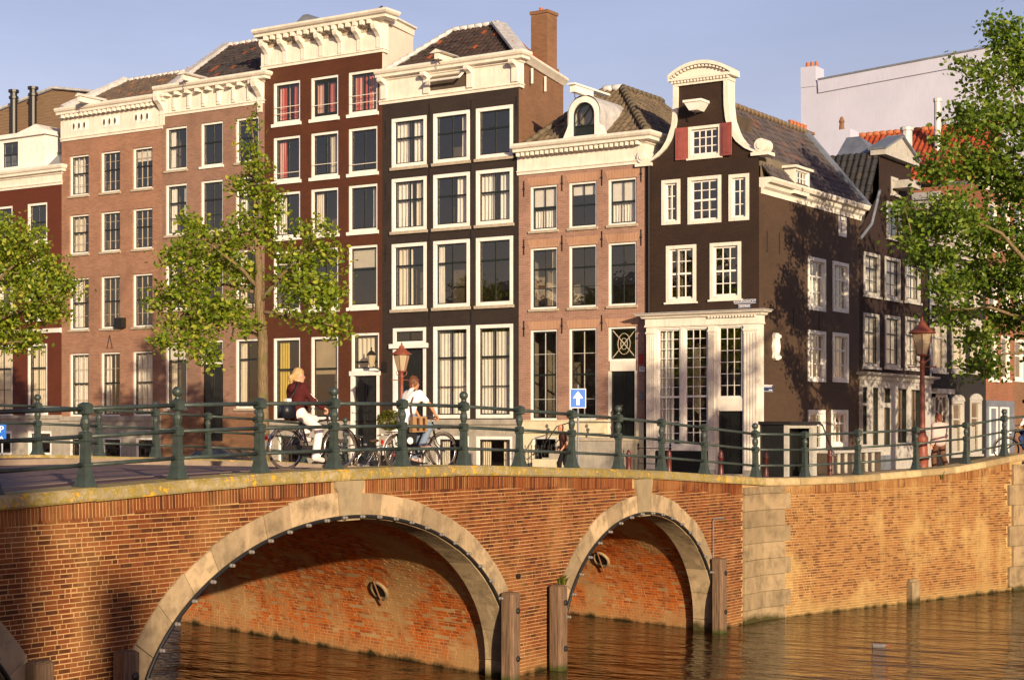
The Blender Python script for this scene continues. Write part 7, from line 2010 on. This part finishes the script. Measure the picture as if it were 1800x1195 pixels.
    for nm, kind, col, g in cloth_:
        if kind in ('long','short'):
            pr = [p for p in tor if p is not tor[0]] + [up[s] if kind == 'long' else cut(up[s], .62) for s in L] + ([fo[s] for s in L] if kind == 'long' else []) + [('c', (pel+hip['l'])/2, (pel+hip['r'])/2, .118, .118)]
        elif kind == 'trousers': pr = [('c', hip['l'], hip['r'], .108, .108), ('c', pel, pel+(che-pel)*.22, .115, .11)] + [th[s] for s in L] + [('c', p[1], p[2], p[3]+.004, p[4]+.022) for p in (ca[s] for s in L)]
        elif kind == 'shoes':
            for s in L: v2, f2 = sdf_mesh(grow(ft[s], .008), .014, .02); obj('shoe', np_mesh('shoe', v2, f2, fabric(nm+'_fabric', col), True), body)
            continue
        v2, f2 = sdf_mesh(grow(pr, g), .016, .035); obj(nm, np_mesh(nm, v2, f2, fabric(nm+'_fabric', col), True), body)
    hc, style = hair
    hp = [('e', hd+A3(0,0,.045)-fw*.022, (.100,.088,.098)), ('c', hd+A3(0,0,.03)-fw*.06, hd-A3(0,0,.05)-fw*.07, .060, .045)]
    if style != 'bald':
        if style == 'shaggy': hp += [('c', hd+A3(0,0,.07)+fw*.05+sd*.04, hd+A3(0,0,.05)+fw*.085, .028, .016), ('c', hd+A3(0,0,.07)+fw*.05-sd*.04, hd+A3(0,0,.045)+fw*.08-sd*.03, .028, .016), ('c', hd+sd*.07, hd+sd*.075-A3(0,0,.05)-fw*.03, .03, .02), ('c', hd-sd*.07, hd-sd*.075-A3(0,0,.05)-fw*.03, .03, .02), ('c', hd+A3(0,0,.13)-fw*.05, hd+A3(0,0,.12)+fw*.03, .03, .03)]
        if style == 'pony': hp += [('c', hd-fw*.09+A3(0,0,.02), hd-fw*.15-A3(0,0,.03), .035, .045), ('c', hd-fw*.15-A3(0,0,.03), hd-fw*.15-A3(0,0,.14), .05, .015), ('c', hd+A3(0,0,.08)+fw*.05, hd+A3(0,0,.04)+fw*.08+sd*.04, .025, .012)]
        v2, f2 = sdf_mesh(hp, .011, .02); v2 = v2 + rng.normal(size=v2.shape)*.0025
        m = NT('hair'); n = m.noise(m.coord(), 60., 4, .6, (1,1,.3)); m.bump(n, .8, .02); obj('hair', np_mesh('hair', v2, f2, m.fin(m.mix(n, sh(hc,.55), sh(hc,1.3)), .5, .4), True), body)
    q = MB()
    for s in (-1,1): q.sphere(tuple(hd+fw*.083+sd*.03*s+A3(0,0,.015)), .011, 6, 4)
    q.build('eyes', M['iron'], body); q = MB(); q.tube([tuple(hd+fw*.082+sd*.02-A3(0,0,.052)), tuple(hd+fw*.088-A3(0,0,.054)), tuple(hd+fw*.082-sd*.02-A3(0,0,.052))], .006, 5); q.build('mouth', M['reflector'], body)
    return t, body
# --- woman riding
J = dict(pelvis=(-.35,0,.96), chest=(-.32,0,1.25), neck=(-.29,0,1.42), head=(-.26,0,1.575), hip_l=(-.32,.09,.95), hip_r=(-.32,-.09,.95), sh_l=(-.29,.16,1.38), sh_r=(-.29,-.16,1.38),
         el_l=(-.13,.25,1.16), el_r=(-.15,-.25,1.15), wr_l=(.06,.27,1.045), wr_r=(.03,-.27,1.045), kn_l=(.12,.11,.84), kn_r=(.07,-.11,.68), an_l=(-.09,.14,.55), an_r=(-.03,-.15,.22), toe_l=(.06,.15,.50), toe_r=(.11,-.15,.16))
t, body = person('woman in maroon jacket and white trousers riding a bicycle', (wpos.x, wpos.y, deck(*wpos)), HD, J, 'skin',
   [('jacket','long',(.065,.012,.012),.016), ('trousers','trousers',(.72,.66,.64),.012), ('shoes','shoes',(.55,.50,.48),0)], ((.46,.30,.13),'pony'), look=-.15)
q = MB()
for s in (-1,1): q.tube([(-.29,.16*s*1.15,1.445),(-.24,.235*s,1.32),(-.16,.285*s,1.21),(-.10,.295*s,1.15)], .013, 5)
q.build('sleeve_stripe', M['white'], body)
q = MB(); q.sphere((-.405,0,1.36), .10, 10, 6, (.75,1.15,.9)); q.build('hood', bpy.data.materials['jacket_fabric'], body, smooth=True)
hb = thing('handbag', 'black shoulder bag behind the woman on the bicycle', 'bag', (wpos.x-.10*math.cos(HD), wpos.y-.10*math.sin(HD), deck(*wpos)), HD)
q = MB(); q.add([(-.60,-.20,.86),(-.36,-.22,.86),(-.36,-.02,.86),(-.60,.0,.86),(-.57,-.18,1.14),(-.38,-.20,1.14),(-.38,-.04,1.14),(-.57,-.02,1.14)], [(0,3,2,1),(4,5,6,7),(0,1,5,4),(1,2,6,5),(2,3,7,6),(3,0,4,7)]); q.sphere((-.475,-.11,.98), .125, 12, 8, (.95,.8,1.2)); q.build('bag_body', plain('black_leather', (.012,.013,.018), .35), hb, smooth=True)
MB().tube([(-.50,-.14,1.13),(-.42,-.22,1.28),(-.30,-.18,1.455),(-.22,.0,1.45)], .012, 5).build('strap', M['iron'], hb)
MB().box(-.52,-.44,-.18,-.10,1.14,1.19).build('flap', M['white'], hb)
# --- man riding
J = dict(pelvis=(-.34,0,1.0), chest=(-.25,0,1.32), neck=(-.19,0,1.51), head=(-.14,0,1.67), hip_l=(-.31,.10,.99), hip_r=(-.31,-.10,.99), sh_l=(-.16,.19,1.46), sh_r=(-.16,-.19,1.46),
         el_l=(.02,.27,1.26), el_r=(.03,-.27,1.25), wr_l=(.16,.27,1.07), wr_r=(.17,-.27,1.07), kn_l=(.11,.12,.66), kn_r=(.14,-.12,.83), an_l=(-.02,.15,.24), an_r=(-.06,-.15,.50), toe_l=(.13,.15,.17), toe_r=(.10,-.15,.44))
t, body = person('man in white shirt and blue jeans riding with a brown shoulder bag', (mpos.x, mpos.y, deck(*mpos)), HD, J, 'skin2',
   [('shirt','short',(.80,.78,.76),.018), ('jeans','trousers',(.16,.21,.30),.012), ('shoes','shoes',(.55,.38,.32),0)], ((.13,.045,.018),'shaggy'), look=-.2)
bg_ = thing('messenger_bag', 'brown canvas messenger bag at the cycling man hip', 'bag', (mpos.x, mpos.y, deck(*mpos)), HD)
q = MB(); q.add([(-.42,-.30,.72),(-.06,-.32,.74),(-.06,-.22,.74),(-.42,-.20,.72),(-.40,-.29,1.02),(-.08,-.30,1.02),(-.08,-.20,1.02),(-.40,-.19,1.02)], [(0,3,2,1),(4,5,6,7),(0,1,5,4),(1,2,6,5),(2,3,7,6),(3,0,4,7)]); q.build('bag_body', fabric('canvas_brown', (.24,.14,.065)), bg_)
q = MB(); q.add([(-.41,-.31,.86),(-.07,-.33,.87),(-.07,-.305,1.03),(-.41,-.295,1.03)], [(0,1,2,3)]); q.build('flap', fabric('canvas_flap', (.28,.17,.085)), bg_)
for x in (-.30,-.16): MB().box(x-.02,x+.02,-.345,-.30,.76,1.0).build('buckle_strap', plain('brown_strap', (.08,.03,.015), .5), bg_)
MB().tube([(-.38,-.24,1.02),(-.37,-.18,1.25),(-.29,-.17,1.42),(-.22,-.12,1.545),(-.14,.06,1.52),(-.10,.14,1.35)], .022, 5).build('shoulder_strap', plain('leather_strap', (.10,.035,.015), .5), bg_)
pn = thing('pannier', 'black pannier with white round patch on the man bicycle', 'bag', (mpos.x, mpos.y, deck(*mpos)), HD)
q = MB(); q.add([(-.60,-.22,.42),(-.28,-.22,.40),(-.28,-.08,.40),(-.60,-.08,.42),(-.64,-.22,.70),(-.24,-.22,.70),(-.24,-.08,.70),(-.64,-.08,.70)], [(0,3,2,1),(4,5,6,7),(0,1,5,4),(1,2,6,5),(2,3,7,6),(3,0,4,7)]); q.build('bag_body', plain('black_canvas', (.012,.012,.014), .6), pn)
MB().lathe([(.07,0),(.07,.01)], 16).build('round_patch', M['white'], pn, (-.42,-.222,.56), rot=(rad(90),0,0))
# --- man walking by the stoop
p = at(992, 840, 51.8); HW = math.atan2(.5, -.85)
J = dict(pelvis=(0,0,.92), chest=(.03,0,1.24), neck=(.06,0,1.43), head=(.11,0,1.585), hip_l=(0,.09,.91), hip_r=(0,-.09,.91), sh_l=(.05,.18,1.38), sh_r=(.05,-.18,1.38), el_l=(-.06,.24,1.12), el_r=(.02,-.25,1.12),
         wr_l=(.10,.24,.92), wr_r=(.20,-.22,.96), kn_l=(.16,.09,.52), kn_r=(-.04,-.09,.50), an_l=(.14,.09,.12), an_r=(-.26,-.09,.16), toe_l=(.30,.09,.06), toe_r=(-.14,-.09,.06))
person('bald man in brown jacket and black trousers walking before the stoop', (p.x, p.y, zs(p.x,p.y)), rad(YAW)+math.pi, J, 'skin2', [('jacket','short',(.050,.022,.018),.022), ('trousers','trousers',(.010,.010,.012),.014), ('shoes','shoes',(.01,.01,.01),0)], ((.10,.05,.03),'bald'), fist=False)
# --- woman walking on the right quay
p = at(1651, 850, 48.0)
J = dict(pelvis=(0,0,.86), chest=(.0,0,1.16), neck=(.01,0,1.33), head=(.04,0,1.48), hip_l=(0,.09,.86), hip_r=(0,-.09,.86), sh_l=(0,.17,1.29), sh_r=(0,-.17,1.29), el_l=(-.06,.23,1.03), el_r=(.03,-.23,1.03),
         wr_l=(.02,.24,.80), wr_r=(.16,-.22,.84), kn_l=(.14,.08,.48), kn_r=(-.04,-.08,.47), an_l=(.12,.08,.11), an_r=(-.24,-.08,.15), toe_l=(.27,.08,.05), toe_r=(-.12,-.08,.05))
person('red haired woman in pale pink jacket walking behind the lantern post', (p.x, p.y, zs(p.x,p.y)-.05), rad(YAW+90+25), J, 'skin', [('jacket','long',(.58,.40,.36),.035), ('trousers','trousers',(.13,.06,.035),.014), ('shoes','shoes',(.05,.03,.02),0)], ((.16,.045,.018),'shaggy'), fist=False)
# --- rider at the right edge
p = at(1806, 845, 46.5); HR = rad(YAW)+math.pi-.5; zR_ = zs(p.x,p.y)+.0
bicycle('bicycle with pale tyres cut by the right edge', (p.x, p.y, zR_), HR)
J = dict(pelvis=(-.27,0,.97), chest=(-.15,0,1.28), neck=(-.09,0,1.46), head=(-.02,0,1.62), hip_l=(-.24,.10,.96), hip_r=(-.24,-.10,.96), sh_l=(-.10,.18,1.41), sh_r=(-.10,-.18,1.41), el_l=(.03,.25,1.17), el_r=(.03,-.25,1.17),
         wr_l=(.11,.27,1.045), wr_r=(.11,-.27,1.045), kn_l=(.14,.12,.66), kn_r=(.17,-.12,.84), an_l=(-.02,.15,.24), an_r=(-.05,-.15,.52), toe_l=(.13,.15,.17), toe_r=(.10,-.15,.46))
t, body = person('cyclist in white shirt and dark cap cut by the right edge', (p.x, p.y, zR_), HR, J, 'skin', [('shirt','long',(.72,.70,.68),.02), ('jeans','trousers',(.05,.08,.22),.012), ('shoes','shoes',(.03,.03,.03),0)], ((.03,.02,.015),'short'))
MB().sphere((-.03,0,1.70), .105, 12, 7, (1,.92,.75)).tube([(.05,0,1.69),(.13,0,1.675)], [.06,.045], 6).build('cap', plain('dark_cap', (.015,.015,.02), .8), body, smooth=True)
